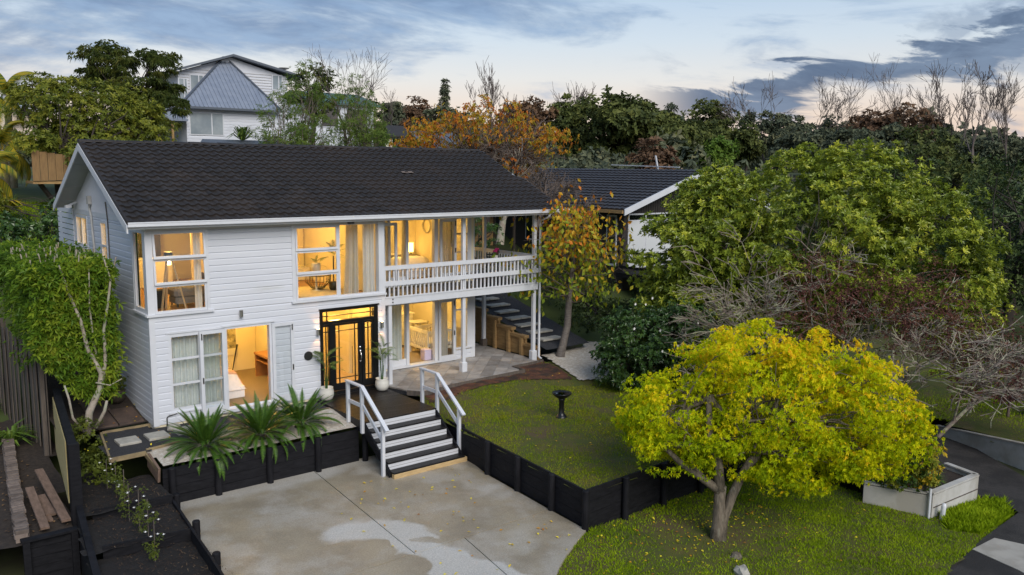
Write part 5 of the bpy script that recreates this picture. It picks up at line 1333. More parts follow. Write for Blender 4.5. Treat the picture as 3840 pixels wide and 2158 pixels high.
def cycad_crown(t, n, top):
    for i in range(n):
        f = (i+.5)/n; az = i*2.39996+random.uniform(-.2,.2); k = min(4, int(f*5)); o = bpy.data.objects.new('frond', cm[k]); C.objects.link(o); o.parent = t
        o.location = Vector(top)-wloc(t)+Vector((math.cos(az)*.07, math.sin(az)*.07, -.05+.06*f)); o.rotation_euler = (random.uniform(-.15,.15), -(R(3)+R(62)*f**1.4)+random.uniform(-.12,.12), az); s = random.uniform(.85,1.1); o.scale = (s,s,s)
for i, (x, y, z, n, lb) in enumerate(((.54,-1.95,-.17,84,'cycad farthest from the steps with broad dark green fronds'),(1.86,-1.95,-.16,88,'middle cycad in the row with fronds hanging over the wall'),(2.98,-1.80,-.13,62,'cycad closest to the steps with sparse upright fronds'))):
    t = thing('cycad', lb, 'cycad', (x,y,-.25), 'cycads above the black retaining wall')
    MB().lathe([(.16,-.06),(.19,.06),(.15,z+.30),(.07,z+.34)], (x,y,-.25), 12).build('trunk', M['darkbark'], t)
    cycad_crown(t, n, (x,y,z+.10))
pm = [frond_mesh('frond', .62, (R(a),R(b)), 26, .17, .010, M['l_palm'], .5, .25, base=.28) for a, b in ((30,-45),(15,-60),(40,-20))]
for x, y, lb, lean in ((4.42,-.36,'potted palm on the deck beside the round black disc',.0),(6.15,-.38,'potted palm on the deck beside the patio post',.03)):
    t = thing('potted_palm', lb, 'potted plant', (x,y,0), 'white potted palms flanking the front door')
    pt = MB().lathe([(.10,0),(.16,.03),(.20,.14),(.195,.26),(.17,.33),(.185,.355),(.165,.355),(.155,.32)], (x,y,0), 28).build('pot', M['pot'], t, smooth=True)
    MB().lathe([(.15,.30),(.155,.315)], (x,y,0), 20).build('soil', M['soil'], pt)
    for k in range(4):
        a = k*1.6; s_ = MB(); tp = (x+.06*math.cos(a), y+.06*math.sin(a), .72+.13*k); s_.tube([(x+.02*math.cos(a),y+.02*math.sin(a),.3),tp], [.014,.009], 6); s_.build('stem', M['l_palm'], t)
        for j in range(4):
            o = bpy.data.objects.new('frond', pm[(k+j) % 3]); C.objects.link(o); o.parent = t; o.location = Vector(tp)-wloc(t); o.rotation_euler = (random.uniform(-.2,.2), -R(random.uniform(5,70)), a+j*1.7+random.uniform(-.4,.4))
            o.scale = (.95,)*3
# small shrub in a dark pot by the side wall
t = thing('potted_shrub', 'round clipped shrub in a dark clay pot by the left wall', 'potted plant', (-.38,1.95,.22))
MB().lathe([(.14,0),(.22,.12),(.23,.28),(.25,.33),(.21,.33)], (-.38,1.95,.22), 18).build('pot', M['claypot'], t, smooth=True)
P, d, cl, cen = clump_tips([(-.38,1.95,.80,.30,.30,.26)], 40, .09, 9, .5); dress('foliage', t, rosettes(P, d, 4, R(60), .05, .03), np.repeat(cl*.3, 4), M['l_oli'])
# climbing roses on stakes in the mulch bed
for i, (x, y, z, h) in enumerate(((-1.62,-2.0,-.6,.65),(-1.60,-2.65,-.6,.8),(-1.57,-3.15,-.6,.75),(-1.66,-3.8,-.74,.8),(-1.62,-4.35,-.74,.85),(-1.60,-4.85,-.74,.8),(-1.68,-5.5,-.92,.8))):
    t = thing('flowering_climber', 'small white flowered climber tied to a thin stake in the mulch', 'plant', (x,y,z), 'climbers along the mulch bed')
    MB().tube([(x,y,z-.05),(x+.01,y,z+h)], .009, 5).build('stake', M['greywood'], t)
    P, d, cl, cen = clump_tips([(x,y,z+h*.55,.17,.2,h*.5)], 12, .08, 6, .2); dress('foliage', t, rosettes(P, d, 4, R(60), .05, .022), np.repeat(cl*.45, 4), M['l_oli'])
    for j in range(4):
        c = (x+random.uniform(-.18,.22), y+random.uniform(-.25,.2), z+h*random.uniform(.3,1)); f = MB()
        for q in range(5):
            a = q*1.257; f.quad(c, (c[0]+.02*math.cos(a-.5),c[1]+.02*math.sin(a-.5),c[2]+.015), (c[0]+.034*math.cos(a),c[1]+.034*math.sin(a),c[2]+.025), (c[0]+.02*math.cos(a+.5),c[1]+.02*math.sin(a+.5),c[2]+.015))
        f.build('flower', M['petal'], t)
# strappy clumps on the far left
def strappy(name, lb, x, y, z, r, n, m, w=.03):
    t = thing(name, lb, 'plant', (x,y,z)); a = NP.uniform(0,6.28,n); e = NP.uniform(.4,1.35,n); L = r*NP.uniform(.7,1.2,n)
    P = np.stack([x+.06*np.cos(a), y+.06*np.sin(a), np.full(n,z)],1); D = np.stack([np.cos(a)*np.cos(e), np.sin(a)*np.cos(e), np.sin(e)],1)
    m1 = P+D*L[:,None]*.55; D2 = unit(D-np.array([0,0,.9])); m2 = m1+D2*L[:,None]*.5; s = unit(np.cross(D, [0,0,1.0]))*w
    V = np.stack([np.stack([P-s*.6,P+s*.6,m1+s],1), np.stack([P-s*.6,m1+s,m1-s],1), np.stack([m1-s,m1+s,m2],1)],1)
    dress('leaves', t, V, NP.uniform(0,1,n), m); return t
strappy('agapanthus', 'glossy strap-leaved clump beside the brick edging', -2.72,2.7,-.62,.75,90,M['l_lime'],.028)
strappy('agapanthus', 'small strap-leaved clump deep in the shaded garden', -3.0,5.2,-.35,.7,60,M['l_lime'],.026)
strappy('flax', 'dark strap-leaved clump by the grey paling fence', -2.75,7.0,-.2,.9,70,M['l_cam'],.035)
leafy('shaded_shrub', 'dark shaded shrub beyond the grey paling fence', (-3.6,8.5,-.2), (-3.6,8.5,.5), [(-3.6,8.5,1.3,1.4,2.0,1.3),(-4.2,5.5,.6,1.2,1.6,.9)], 90, .35, 10, 4, R(55), .14, .05, M['l_dark'], M['darkbark'], .05, cat='shrub')

# ------------------------------------------------------------------ cherry beside the patio
def cherry():
    b = (13.15,-.25,-.05); t = thing('cherry_tree', 'slender cherry tree with orange and green leaves in the pale gravel', 'tree', b)
    tk = MB(); tk.tube([b,(13.05,-.35,.12),(13.20,-.32,.5),(13.3,-.4,1.1),(13.25,-.5,1.9),(13.15,-.7,2.6),(13.1,-.85,3.4),(13.05,-1.0,4.6)], [.22,.15,.13,.12,.105,.08,.055,.02], 10); tk.build('trunk', M['cherrybark'], t, smooth=True)
    bw = MB(); tips = []; dirs = []
    for i in range(54):
        z0 = NP.uniform(1.9,4.2); f = (z0-1.9)/2.6; s = np.array([13.25-.1*f,-.5-.45*f,z0]); a = i*2.4; r = NP.uniform(.8,2.4)*(1.05-.4*f)
        e = s+np.array([math.cos(a)*r, math.sin(a)*r, NP.uniform(.1,1.0)+.5*f]); pts = limb(bw, s, e, .022, .006, 5, 6, .07, .04)
        for p in pts[2:]:
            for _ in range(2):
                q = np.array(p)+NP.normal(0,.26,3)+np.array([0,0,.1]); limb(bw, p, q, .006, .003, 3, 2, .05)
                for _ in range(2): tips.append(q+NP.normal(0,.12,3)); dirs.append(unit(NP.normal(0,.45,3)+np.array([0,0,-.8])))
        for p in pts[4:]: tips.append(np.array(p)+NP.normal(0,.08,3)); dirs.append(unit(NP.normal(0,.5,3)+np.array([0,0,-.7])))
    bw.build('branchwork', M['twig'], t, smooth=True)
    P, D = np.array(tips), np.array(dirs); sel = NP.uniform(0,1,len(P)) < .82; P, D = P[sel], D[sel]; P = np.repeat(P, 2, 0)+NP.normal(0,.10,(len(P)*2,3)); D = unit(np.repeat(D,2,0)+NP.normal(0,.3,(len(P),3)))
    side = unit(np.stack([NP.normal(size=len(P)), NP.normal(size=len(P)), 0*P[:,0]],1))
    V = leaves(P, D, .18, .11, .12, .1, side)
    dress('crown', t, V, np.clip(.08+.26*(P[:,2]-2.0)/1.2+NP.normal(0,.26,len(P)),0,1), M['l_che'])
cherry()

# ------------------------------------------------------------------ yellow maple on the street lawn
def maple():
    b = (8.1,-10.75,-1.36); t = thing('yellow_maple', 'spreading maple tree with bright yellow leaves on the street lawn', 'tree', b)
    tk = MB()
    for pts, r in (([(8.1,-10.75,-1.42),(8.12,-10.72,-1.0),(8.15,-10.7,-.55),(8.2,-10.68,-.2)],[.19,.135,.12,.125]),
                   ([(8.18,-10.72,-1.40),(8.25,-10.75,-.9),(8.38,-10.85,-.4),(8.6,-10.95,.1),(8.85,-11.1,.6)],[.14,.11,.10,.085,.07]),
                   ([(8.15,-10.7,-.3),(7.95,-10.5,-.1),(7.6,-10.1,.25),(7.3,-9.8,.65)],[.10,.085,.065,.045]),
                   ([(8.15,-10.7,-.3),(8.2,-10.6,.2),(8.1,-10.4,.9),(8.3,-10.2,1.6)],[.12,.10,.08,.05]),
                   ([(8.05,-10.6,-.2),(7.75,-10.3,.2),(7.8,-10.1,.7)],[.05,.04,.03])):
        tk.tube(pts, r, 10)
    tk.build('trunk', M['bark'], t, smooth=True)
    blobs = [(9.6,-10.75,1.45,2.1,1.7,1.15),(8.0,-9.7,1.15,1.35,1.25,.95),(11.0,-11.75,1.2,1.65,1.3,1.2),(9.4,-10.3,2.2,1.6,1.35,.9),(10.6,-11.2,2.0,1.4,1.2,.9),(7.3,-9.15,1.0,.75,.8,.6),(11.9,-12.3,.75,.9,.8,.8),(9.3,-11.3,.45,1.2,.8,.55),(10.6,-11.9,.35,1.3,.9,.6),(12.2,-12.5,.45,.7,.7,.6),(8.6,-10.4,.75,1.5,1.1,.5),(10.4,-11.6,.05,1.3,.8,.5),(11.7,-12.25,.15,.9,.7,.6),(7.7,-9.75,.55,1.1,.9,.5),(8.7,-10.5,.30,1.3,.9,.5),(9.7,-11.1,.0,1.3,.8,.45)]
    P, d, cl, cen = clump_tips(blobs, 720, .36, 42, .55, .15, .55, zmin=-.5)
    hole = np.sin(P[:,0]*2.7+P[:,2]*2.1)*np.sin(P[:,1]*2.9+P[:,2]*3.3+1)
    k = hole > -.66; P, d, cl = P[k], d[k], cl[k]
    V = np.concatenate([rosettes(P, unit(d+np.array([0,0,-.55])), 5, R(62), .07, .034, .3, .15, .25)], 0)
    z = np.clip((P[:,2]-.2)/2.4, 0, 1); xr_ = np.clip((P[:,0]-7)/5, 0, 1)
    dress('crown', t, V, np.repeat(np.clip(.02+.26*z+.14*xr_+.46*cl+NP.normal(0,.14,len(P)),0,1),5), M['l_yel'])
    bw = MB(); branchwork(bw, (8.3,-10.7,.1), cen[NP.choice(len(cen),120,replace=False)], .075, 8, .008, stems=[(8.85,-11.1,.6),(7.3,-9.8,.65),(8.3,-10.2,1.6),(8.6,-10.95,.1)]); bw.build('branchwork', M['bark'], t, smooth=True)
maple()
st = thing('tree_stump', 'small weathered root stump in front of the maple', 'stump', (7.7,-11.5,-1.32))
sm = MB(); sm.lathe([(.14,-.05),(.11,.03),(.08,.08),(.05,.09)], (7.7,-11.5,-1.32), 9)
for a, q in ((0.3,.5),(2.6,.35),(4.4,.6)): sm.tube([(7.7,-11.5,-1.30),(7.7+.2*math.cos(a),-11.5+.2*math.sin(a),-1.335),(7.7+q*math.cos(a+.2),-11.5+q*math.sin(a+.2),-1.40)], [.03,.02,.008], 6)
sm.build('wood', M['bark'], st)
rk = MB().lathe([(.02,0),(.16,.02),(.17,.10),(.10,.16),(.02,.18)], (7.2,-12.0,-1.36), 8); rk.v = [(a*1.0+.05*math.sin(b*23), b+.04*math.sin(a*31), c+.02*math.sin(a*40)) for a, b, c in rk.v]
one('rock', rk, M['lightstone'], 'angular pale rock on the grass near the stump', 'rock')

# ------------------------------------------------------------------ magnolia, camellia, lichened shrub
leafy('magnolia_tree', 'huge glossy green magnolia tree filling the space behind the maple', (18.8,-6.0,-.6), (18.7,-6.0,1.2),
      [(18.6,-6.2,4.2,3.3,3.0,2.9),(16.2,-4.4,3.9,1.9,1.8,2.5),(21.2,-8.6,3.6,2.0,1.9,2.6),(18.6,-6.0,2.3,3.6,2.6,1.6),(15.6,-4.0,2.2,1.4,1.4,1.6),(22.3,-9.4,2.2,1.2,1.2,1.6),(19.8,-7.0,5.6,1.9,1.7,1.5),(15.2,-3.5,1.3,1.3,1.3,1.3),(15.2,-3.5,3.4,1.4,1.3,1.9),(17.0,-5.6,1.2,1.8,1.4,1.2),(16.0,-4.3,5.2,1.0,1.0,1.2)],
      1150, .48, 19, 8, R(56), .16, .058, M['l_mag'], M['bark'], .13, 9, .66, clw=.35, up=.55, jit=.3, cmax=110)
leafy('camellia_bush', 'dense dark camellia bush with white flowers beside the lawn', (13.3,-4.0,-.2), (13.3,-4.0,.3),
      [(13.2,-3.9,1.0,1.35,1.25,1.35),(14.2,-4.6,1.1,1.2,1.0,1.3),(12.7,-3.4,.5,.9,.8,.8)], 300, .3, 18, 5, R(60), .10, .055, M['l_cam'], M['darkbark'], .06, 6, .7, cat='bush')
cb_ = [o for o in C.objects if o.name == 'camellia_bush'][0]
for i in range(12):
    v = rdir(1)[0]; v[2] = abs(v[2])*.9; v = unit(v-np.array([.35,.45,0])); c = np.array([13.4,-4.15,1.05])+v*np.array([1.65,1.3,1.45]); f = MB()
    for q in range(6):
        a = q*1.047; f.quad(tuple(c), (c[0]+.03*math.cos(a-.5),c[1]-.015,c[2]+.03*math.sin(a-.5)), (c[0]+.05*math.cos(a),c[1]-.02,c[2]+.05*math.sin(a)), (c[0]+.03*math.cos(a+.5),c[1]-.015,c[2]+.03*math.sin(a+.5)))
    f.build('flower', M['petal'], cb_)
for i, (x, y, h, ln) in enumerate(((15.9,-8.9,6.1,(-.35,.2)),(16.8,-9.8,5.9,(.25,-.15)),(17.8,-10.8,3.6,(.6,-.35)))):
    bz = -1.0; t = bare_tree('lichened_shrub', ('tangled bare shrub with lichened branches behind the yellow maple','lichened bare shrub leaning over the neighbouring lawn','low bare shrub with pale lichen reaching towards the asphalt drive')[i], (x,y,bz), h, 1.35, .04, M['lichen'], 6, 2, .12, .14, ln, seed=40+i, fan=.75, twr=.0075, cat='shrub')
    P, d, cl, cen = clump_tips([(x+ln[0]*2,y+ln[1]*2,bz+h*.62,1.9,1.5,1.4)], 190, .3, 9, .3); dress('old_leaves', t, rosettes(P, d, 3, R(60), .07, .035), np.repeat(cl, 3), M['l_red'])
leafy('understory_bush', 'dark shrub mass between the gravel path and the neighbour', (16.3,1.2,.6), (16.3,1.2,1.0), [(15.9,.9,1.5,1.3,1.8,1.2),(16.2,-1.2,1.0,1.3,1.3,1.2),(16.4,3.6,2.6,1.4,1.6,1.3)], 150, .4, 12, 4, R(60), .13, .06, M['l_dark'], M['darkbark'], .06, cat='bush')
leafy('rhododendron', 'dark glossy shrub on the bank behind the balcony rail', (15.0,7.5,2.6), (15.0,7.5,2.9), [(14.6,7.0,3.6,1.3,1.5,.9),(13.6,8.5,4.0,1.2,1.2,.9)], 90, .35, 10, 5, R(60), .13, .05, M['l_cam'], M['darkbark'], .05, cat='bush')
bare_tree('pale_trunk_tree', 'pale barked bare tree rising behind the balcony', (17.0,8.0,3.0), 4.2, 1.0, .17, M['palebark'], 4, 2, .30, .3, (.05,0), seed=61)
# vine on a post and plants in the block planter are added with the planter below
# ------------------------------------------------------------------ garden objects
bb = thing('bird_bath', 'black pedestal bird bath standing on the lawn', 'bird bath', (9.15,-4.7,-.335))
MB().lathe([(0.16,-0.009),(0.16,0.028),(0.136,0.056),(0.104,0.093),(0.08,0.13),(0.068,0.279),(0.076,0.484),(0.096,0.521),(0.072,0.549)], (9.15,-4.7,-.335), 22).build('pedestal', M['door'], bb, smooth=True)
MB().lathe([(0.064,0.53),(0.16,0.577),(0.248,0.651),(0.268,0.688),(0.264,0.702),(0.24,0.688),(0.144,0.632),(0.016,0.618)], (9.15,-4.7,-.335), 28).build('basin', M['door'], bb, smooth=True)
MB().lathe([(0.216,0.665),(0.216,0.67)], (9.15,-4.7,-.335), 24).build('water', M['darkglass'], bb)
# pale block planter of the neighbour
pl = thing('block_planter', 'raised pale rendered block planter beside the asphalt drive', 'planter', (14.6,-12.4,-1.75))
A, B_, C_, D_ = (13.50,-12.62), (15.62,-12.74), (15.85,-11.9), (12.95,-11.3)
def wallseg(a, b, z0, z1, th=.12, nm='wall'): return MB().bar((a[0],a[1],(z0+z1)/2),(b[0],b[1],(z0+z1)/2),th,z1-z0).build(nm, M['blockwall'], pl)
wallseg(A, B_, -1.9, -1.08); wallseg((B_[0]+.02,B_[1]-.02), C_, -1.9, -1.08); wallseg(A, D_, -1.95, -1.08)
for a, b in ((A,B_),(B_,C_),(A,D_)): MB().bar((a[0],a[1],-1.035),(b[0],b[1],-1.035),.15,.04).build('coping', M['blockwall'], pl)
MB().bar((13.55,-12.69,-1.38),(15.6,-12.81,-1.38),.015,.02).build('joint', M['greywood'], pl)
struct('planter_soil', MB().prism([A,B_,C_,(16.5,-10.9),(13.6,-10.9),D_], -1.5, -1.16), M['soil'])
patch('neighbour_bed', [(13.3,-11.2),(15.9,-11.8),(17.0,-9.4),(14.5,-8.6),(13.4,-9.0)], lambda x, y: -1.2+.12*(np.asarray(y)+11), M['soil'], .3)
MB().tube([(13.40,-12.66,-1.75),(13.40,-12.66,-.9)], .03, 7).build('pipe', WH, pl)
pv = MB().tube([(13.62,-12.85,-1.85),(13.66,-12.87,-1.32),(13.665,-12.872,-1.25)], [.055,.055,.04], 12); one('vent_pipe', pv, WH, 'short leaning white pipe in the grass by the planter', 'pipe', smooth=True)
one('blue_peg', MB().tube([(13.7,-12.05,-1.8),(13.72,-12.05,-1.35)], .03, 8), M['blue'], 'short faded blue peg against the planter wall', 'peg')
vp = thing('vine_post', 'timber post smothered in golden ivy at the planter corner', 'vine', (13.5,-12.5,-1.75)); MB().box(13.45,13.53,-12.54,-12.46,-1.75,-.1).build('post', M['greywood'], vp)
P, d, cl, cen = clump_tips([(13.35,-12.35,-.15,.55,.5,.42),(13.5,-12.5,-.6,.22,.22,.55),(13.3,-11.9,-.75,.5,.6,.35),(13.9,-11.8,-.85,.5,.5,.3)], 90, .16, 13, .5); dress('foliage', vp, rosettes(P, d, 4, R(60), .08, .05), np.repeat(np.clip(cl+(P[:,0]-13.4),0,1), 4), M['l_gold'])
strappy('mondo_clump', 'bright strap-leaved clump inside the block planter', 14.5,-12.2,-1.16,.4,90,M['l_lime'],.016)
# long low wall beyond the asphalt drive
lw = thing('drive_wall', 'long low pale rendered wall bordering the asphalt drive', 'wall', (19.5,-11.5,-1.8))
MB().add([(20.2,-9.7,-1.75),(20.32,-9.65,-1.75),(18.62,-14.4,-1.8),(18.5,-14.45,-1.8),(20.2,-9.7,-1.42),(20.32,-9.65,-1.42),(18.62,-14.4,-.82),(18.5,-14.45,-.82)], [(3,2,1,0),(4,5,6,7),(0,1,5,4),(1,2,6,5),(2,3,7,6),(3,0,4,7)]).build('face', M['blockwall'], lw)
MB().bar((20.26,-9.67,-1.405),(18.56,-14.43,-.80),.15,.03).build('coping', M['path'], lw)
patch('right_garden', [(18.8,-14.2),(20.4,-9.7),(17.5,-7.5),(17.5,-3),(34,-3),(34,-16)], lambda x, y: -1.35+.07*(np.asarray(x)-19)+.05*np.sin(x)*np.sin(y), M['grass'], .5)
grass('right_garden_grass', [(18.9,-14.0),(20.4,-9.9),(19.5,-7),(28,-7),(28,-15)], lambda x, y: -1.35+.07*(np.asarray(x)-19), 26000, .06, M['blade2'], 'green lawn of the neighbouring garden beyond the low wall')
leafy('garden_evergreen', 'dark green tree filling the gap beyond the neighbouring lawn', (36,0,1.5), (36,0,3), [(36,0,4.6,3.2,3.2,2.6),(39,-4,4.2,3.0,3.0,2.6),(34,-3.5,3.6,2.2,2.2,2.0),(42,-9,4.2,3,3,2.8)], 240, .7, 12, 4, R(58), .26, .12, M['l_dark'], M['darkbark'], .2, 7, .6)
leafy('slope_tree', 'broad olive tree on the slope behind the magnolia', (46,4,3), (46,4,5), [(46,4,6.6,3.0,3.0,2.2),(43,0,5.4,2.5,2.5,1.8)], 120, .8, 12, 4, R(58), .34, .16, M['l_ever'], M['darkbark'], .2, 7, .6)
bare_tree('bare_garden_tree', 'small bare tree with mossy branches in the neighbouring garden', (23.5,-10.5,-1.2), 2.4, 1.3, .05, M['lichen'], 5, 2, .2, .15, (.2,-.1), seed=71, fan=.8, twr=.009)
for i, (x, y) in enumerate(((22.6,-11.6),(22.9,-11.9),(22.7,-12.1))):
    one('plastic_tub', MB().lathe([(.16,0),(.22,.3),(.235,.31),(.2,.31),(.15,.03)], (x,y,hz(x,y)+.35+0*i), 14), M['blue'], 'blue plastic tub standing in the neighbouring garden', 'tub', 'blue tubs by the far lawn', smooth=True)
leafy('garden_shrub', 'reddish twiggy shrub beside the blue tubs', (22.0,-11.0,-1.2), (22.0,-11.0,-.6), [(22.0,-11.0,0,.9,.9,.7)], 40, .25, 8, 3, R(60), .08, .03, M['l_red'], M['twig'], .04, cat='shrub')
leafy('right_evergreen', 'large dark evergreen tree beyond the neighbouring lawn', (31,-7.4,0), (31,-7.4,1.5), [(31,-7.6,4.2,2.6,2.6,3.0),(32.5,-9,3.0,2.2,2.2,2.6),(29.8,-6.2,2.0,1.8,1.8,1.9)], 230, .6, 12, 4, R(58), .2, .09, M['l_dark'], M['darkbark'], .2, 7, .7)
leafy('low_hedge_mass', 'low dark green hedge across the neighbouring lawn', (28,-8.5,-1.0), (28,-8.5,-.6), [(27.5,-8.2,-.1,1.2,2.2,.8),(29,-11,-.1,1.4,2.2,.9)], 90, .4, 10, 4, R(58), .12, .06, M['l_dark'], M['darkbark'], .05, cat='hedge')
# things on the balcony and screen at the back corner
bt = thing('balcony_table', 'dark cafe table on the balcony', 'table', (11.45,1.1,2.6)); MB().lathe([(.30,.70),(.30,.73)], (11.45,1.1,2.6), 20).build('top', M['iron'], bt)
MB().lathe([(.18,0),(.03,.03),(.03,.70)], (11.45,1.1,2.6), 12).build('stem', M['iron'], bt)
pk = thing('flower_pot', 'small pot of magenta flowers on the balcony table', 'potted plant', (11.4,1.1,3.33)); MB().lathe([(.06,0),(.08,.12)], (11.4,1.1,3.33), 12).build('pot', M['pot'], pk)
P, d, cl, cen = clump_tips([(11.4,1.1,3.53,.10,.10,.06)], 8, .04, 6, .3); dress('foliage', pk, rosettes(P, d, 3, R(60), .06, .03), np.repeat(cl,3), M['l_cam'])
P = P+np.array([0,0,.07]); tri_obj('flower', rosettes(P, d, 4, R(60), .045, .04).reshape(-1,3,3), M['magenta'], pk)
def cafe(x, y, lb, rz):
    t = thing('cafe_chair', lb, 'chair', (x,y,2.6)); c, s = math.cos(rz), math.sin(rz)
    def q(a, b, z): return (x+a*c-b*s, y+a*s+b*c, 2.6+z)
    for a in (-.2,.2):
        MB().tube([q(a,-.2,0),q(a,-.2,.45)], .012, 6).build('leg', M['iron'], t); MB().tube([q(a,.2,0),q(a,.2,.45),q(a,.24,.85)], .012, 6).build('leg', M['iron'], t)
    for k in range(5): MB().bar(q(-.21,-.18+k*.09,.45),q(.21,-.18+k*.09,.45),.06,.015).build('slat', M['iron'], t)
    for k in range(3): MB().bar(q(-.21,.215,.60+k*.09),q(.21,.22,.60+k*.09),.015,.05).build('back_slat', M['iron'], t)
cafe(10.75,.95,'dark folding cafe chair near the corner of the bedroom',R(60)); cafe(11.75,1.75,'dark folding cafe chair between the table and side rail',R(-40))
ss = thing('slat_screen', 'white horizontal slat screen at the rear corner of the house', 'screen', (-.05,8,3.0))
for k in range(12): MB().box(-.07,-.045,7.02,9.05,3.05+k*.165,3.05+k*.165+.135).build('slat', M['board'], ss)
for y in (7.1,8.95): MB().box(-.044,.02,y-.04,y+.04,2.0,5.02).build('post', WH, ss)
an_ = thing('tv_antenna', 'tall television antenna on a thin mast behind the roof', 'antenna', (18.2,8.0,4.6)); MB().tube([(18.2,8.0,4.6),(18.2,8.0,7.62)], .03, 6).build('mast', M['metal'], an_); MB().bar((18.1,8.0,7.6),(19.9,8.05,7.62),.03,.03).build('boom', M['metal'], an_)
for k in range(12): MB().bar((18.35+k*.13,7.75,7.61),(18.35+k*.13,8.3,7.63),.012,.012).build('element', M['metal'], an_)

# ------------------------------------------------------------------ neighbour on the right
nb = thing('neighbour_house', 'dark brown single-storey house with black tiled roof beyond the cherry', 'house', (24,9,2))
X0, Y0, ZE, XR, ZR = 20.75, 4.2, 4.62, 25.2, 6.30
mb = MB(); mb.box(X0,29.6,Y0,16,.8,4.5); mb.build('wall', M['dkbrown'], nb)
mb = MB()
for k in range(30): mb.box(X0+k*.15,X0+k*.15+.13,Y0-.03,Y0-.001,4.42,min(4.55+.37*(k*.15), 6.2))
mb.build('gable_boards', M['dkbrown'], nb, kind='stuff')
rfm = MB(); slab(rfm, [(20.1,3.55,ZE),(XR,3.55,ZR),(XR,16.5,ZR),(20.1,16.5,ZE)], .12); slab(rfm, [(XR,3.55,ZR),(30.3,3.55,ZE),(30.3,16.5,ZE),(XR,16.5,ZR)], .12); nrf = rfm.build('roof', M['nroof'], nb)
nt_ = MB(); nn_ = 15; L_ = math.hypot(XR-20.1, ZR-ZE); ux, uz = (XR-20.1)/L_, (ZR-ZE)/L_
for k in range(nn_):
    a = k*L_/nn_; y = 3.55
    while y < 16.4:
        o0 = .055; p0 = (20.1+ux*a-uz*o0, ZE+uz*a+ux*o0); p1 = (20.1+ux*(a+L_/nn_), ZE+uz*(a+L_/nn_)+ux*.01); pb = (20.1+ux*a, ZE+uz*a)
        nt_.add([(p0[0],y,p0[1]),(p0[0],y+.15,p0[1]+.03),(p0[0],y+.29,p0[1]),(p1[0],y,p1[1]),(p1[0],y+.15,p1[1]+.03),(p1[0],y+.29,p1[1]),(pb[0],y,pb[1]),(pb[0],y+.29,pb[1])], [(1,0,3,4),(2,1,4,5),(0,1,2,7,6)]); y += .3
nt_.build('roof_tiles', M['nroof'], nrf, kind='stuff')
for (xa, za, xb, zb) in ((20.05,ZE-.02,XR,ZR-.02),(XR,ZR-.02,30.35,ZE-.02)):
    MB().add([(xa,3.50,za+.06),(xb,3.50,zb+.06),(xb,3.50,zb-.20),(xa,3.50,za-.20),(xa,3.55,za+.06),(xb,3.55,zb+.06),(xb,3.55,zb-.20),(xa,3.55,za-.20)], [(3,2,1,0),(4,5,6,7),(0,1,5,4),(2,3,7,6),(0,4,7,3)]).build('bargeboard', WH, nb)
MB().box(20.0,20.12,3.6,16.4,ZE-.14,ZE-.01).build('gutter', M['sleeper'], nb)
W = MB().box(X0+.25,24.2,Y0-.03,Y0+.02,2.05,4.42).build('window', WH, nb, label='white framed glazing with blinds on the gable end')
for a, b in ((21.05,22.05),(22.12,23.3),(23.38,24.1)): 
    MB().box(a,b,Y0-.04,Y0-.031,2.25,4.10).build('blind', M['blind'], W); MB().box(a,b,Y0-.04,Y0-.031,4.15,4.36).build('pane', M['darkglass'], W)
W = MB().box(X0-.04,X0+.01,4.6,5.2,2.15,4.35).build('window', WH, nb, label='narrow lit corner window'); MB().box(X0-.05,X0-.041,4.66,5.14,2.25,4.28).build('pane', M['darkglass'], W)
for y in (7.0,9.5): 
    W = MB().box(X0-.04,X0+.01,y,y+1.2,2.9,4.3).build('window', WH, nb); MB().box(X0-.05,X0-.041,y+.06,y+1.14,2.96,4.24).build('pane', M['darkglass'], W)
dr_ = thing('neighbour_deck', 'dark stained deck and rail of the neighbouring house', 'deck', (21.5,3,1.9)); MB().box(20.3,26,2.3,4.15,1.75,1.95).build('floor', M['black'], dr_)
for x in (20.35,22.0,23.6,25.2): MB().rbox(x-.06,x+.06,2.35,2.47,.6,2.95,.01).build('post', M['black'], dr_); 
for z in (2.15,2.42,2.78): MB().box(20.3,26,2.37,2.42,z,z+.11).build('rail', M['black'], dr_)
for z in (2.15,2.42,2.78): MB().box(20.33,20.38,2.45,4.1,z,z+.11).build('rail', M['black'], dr_)
sa = thing('roof_aerial', 'low white aerial pole on the neighbouring roof', 'aerial', (25.4,6,6.3)); MB().bar((25.2,5.0,6.42),(25.3,9.5,6.52),.04,.04).build('boom', WH, sa); MB().tube([(25.3,6.4,6.3),(25.1,6.4,6.95)], .05, 6).build('mast', WH, sa)
sh = thing('timber_shelter', 'brown timber shelter half hidden behind the balcony', 'shed', (18.3,10.5,3.2))
for x in (17.6,19.4):
    for y in (10,11.5): MB().box(x-.06,x+.06,y-.06,y+.06,2.4,4.6).build('post', M['darkbark'], sh)
MB().box(17.4,19.6,9.8,11.7,4.6,4.7).build('roof', M['sleeper'], sh); MB().box(17.5,19.5,11.5,11.55,2.6,4.4).build('back_panel', M['sleeper'], sh)

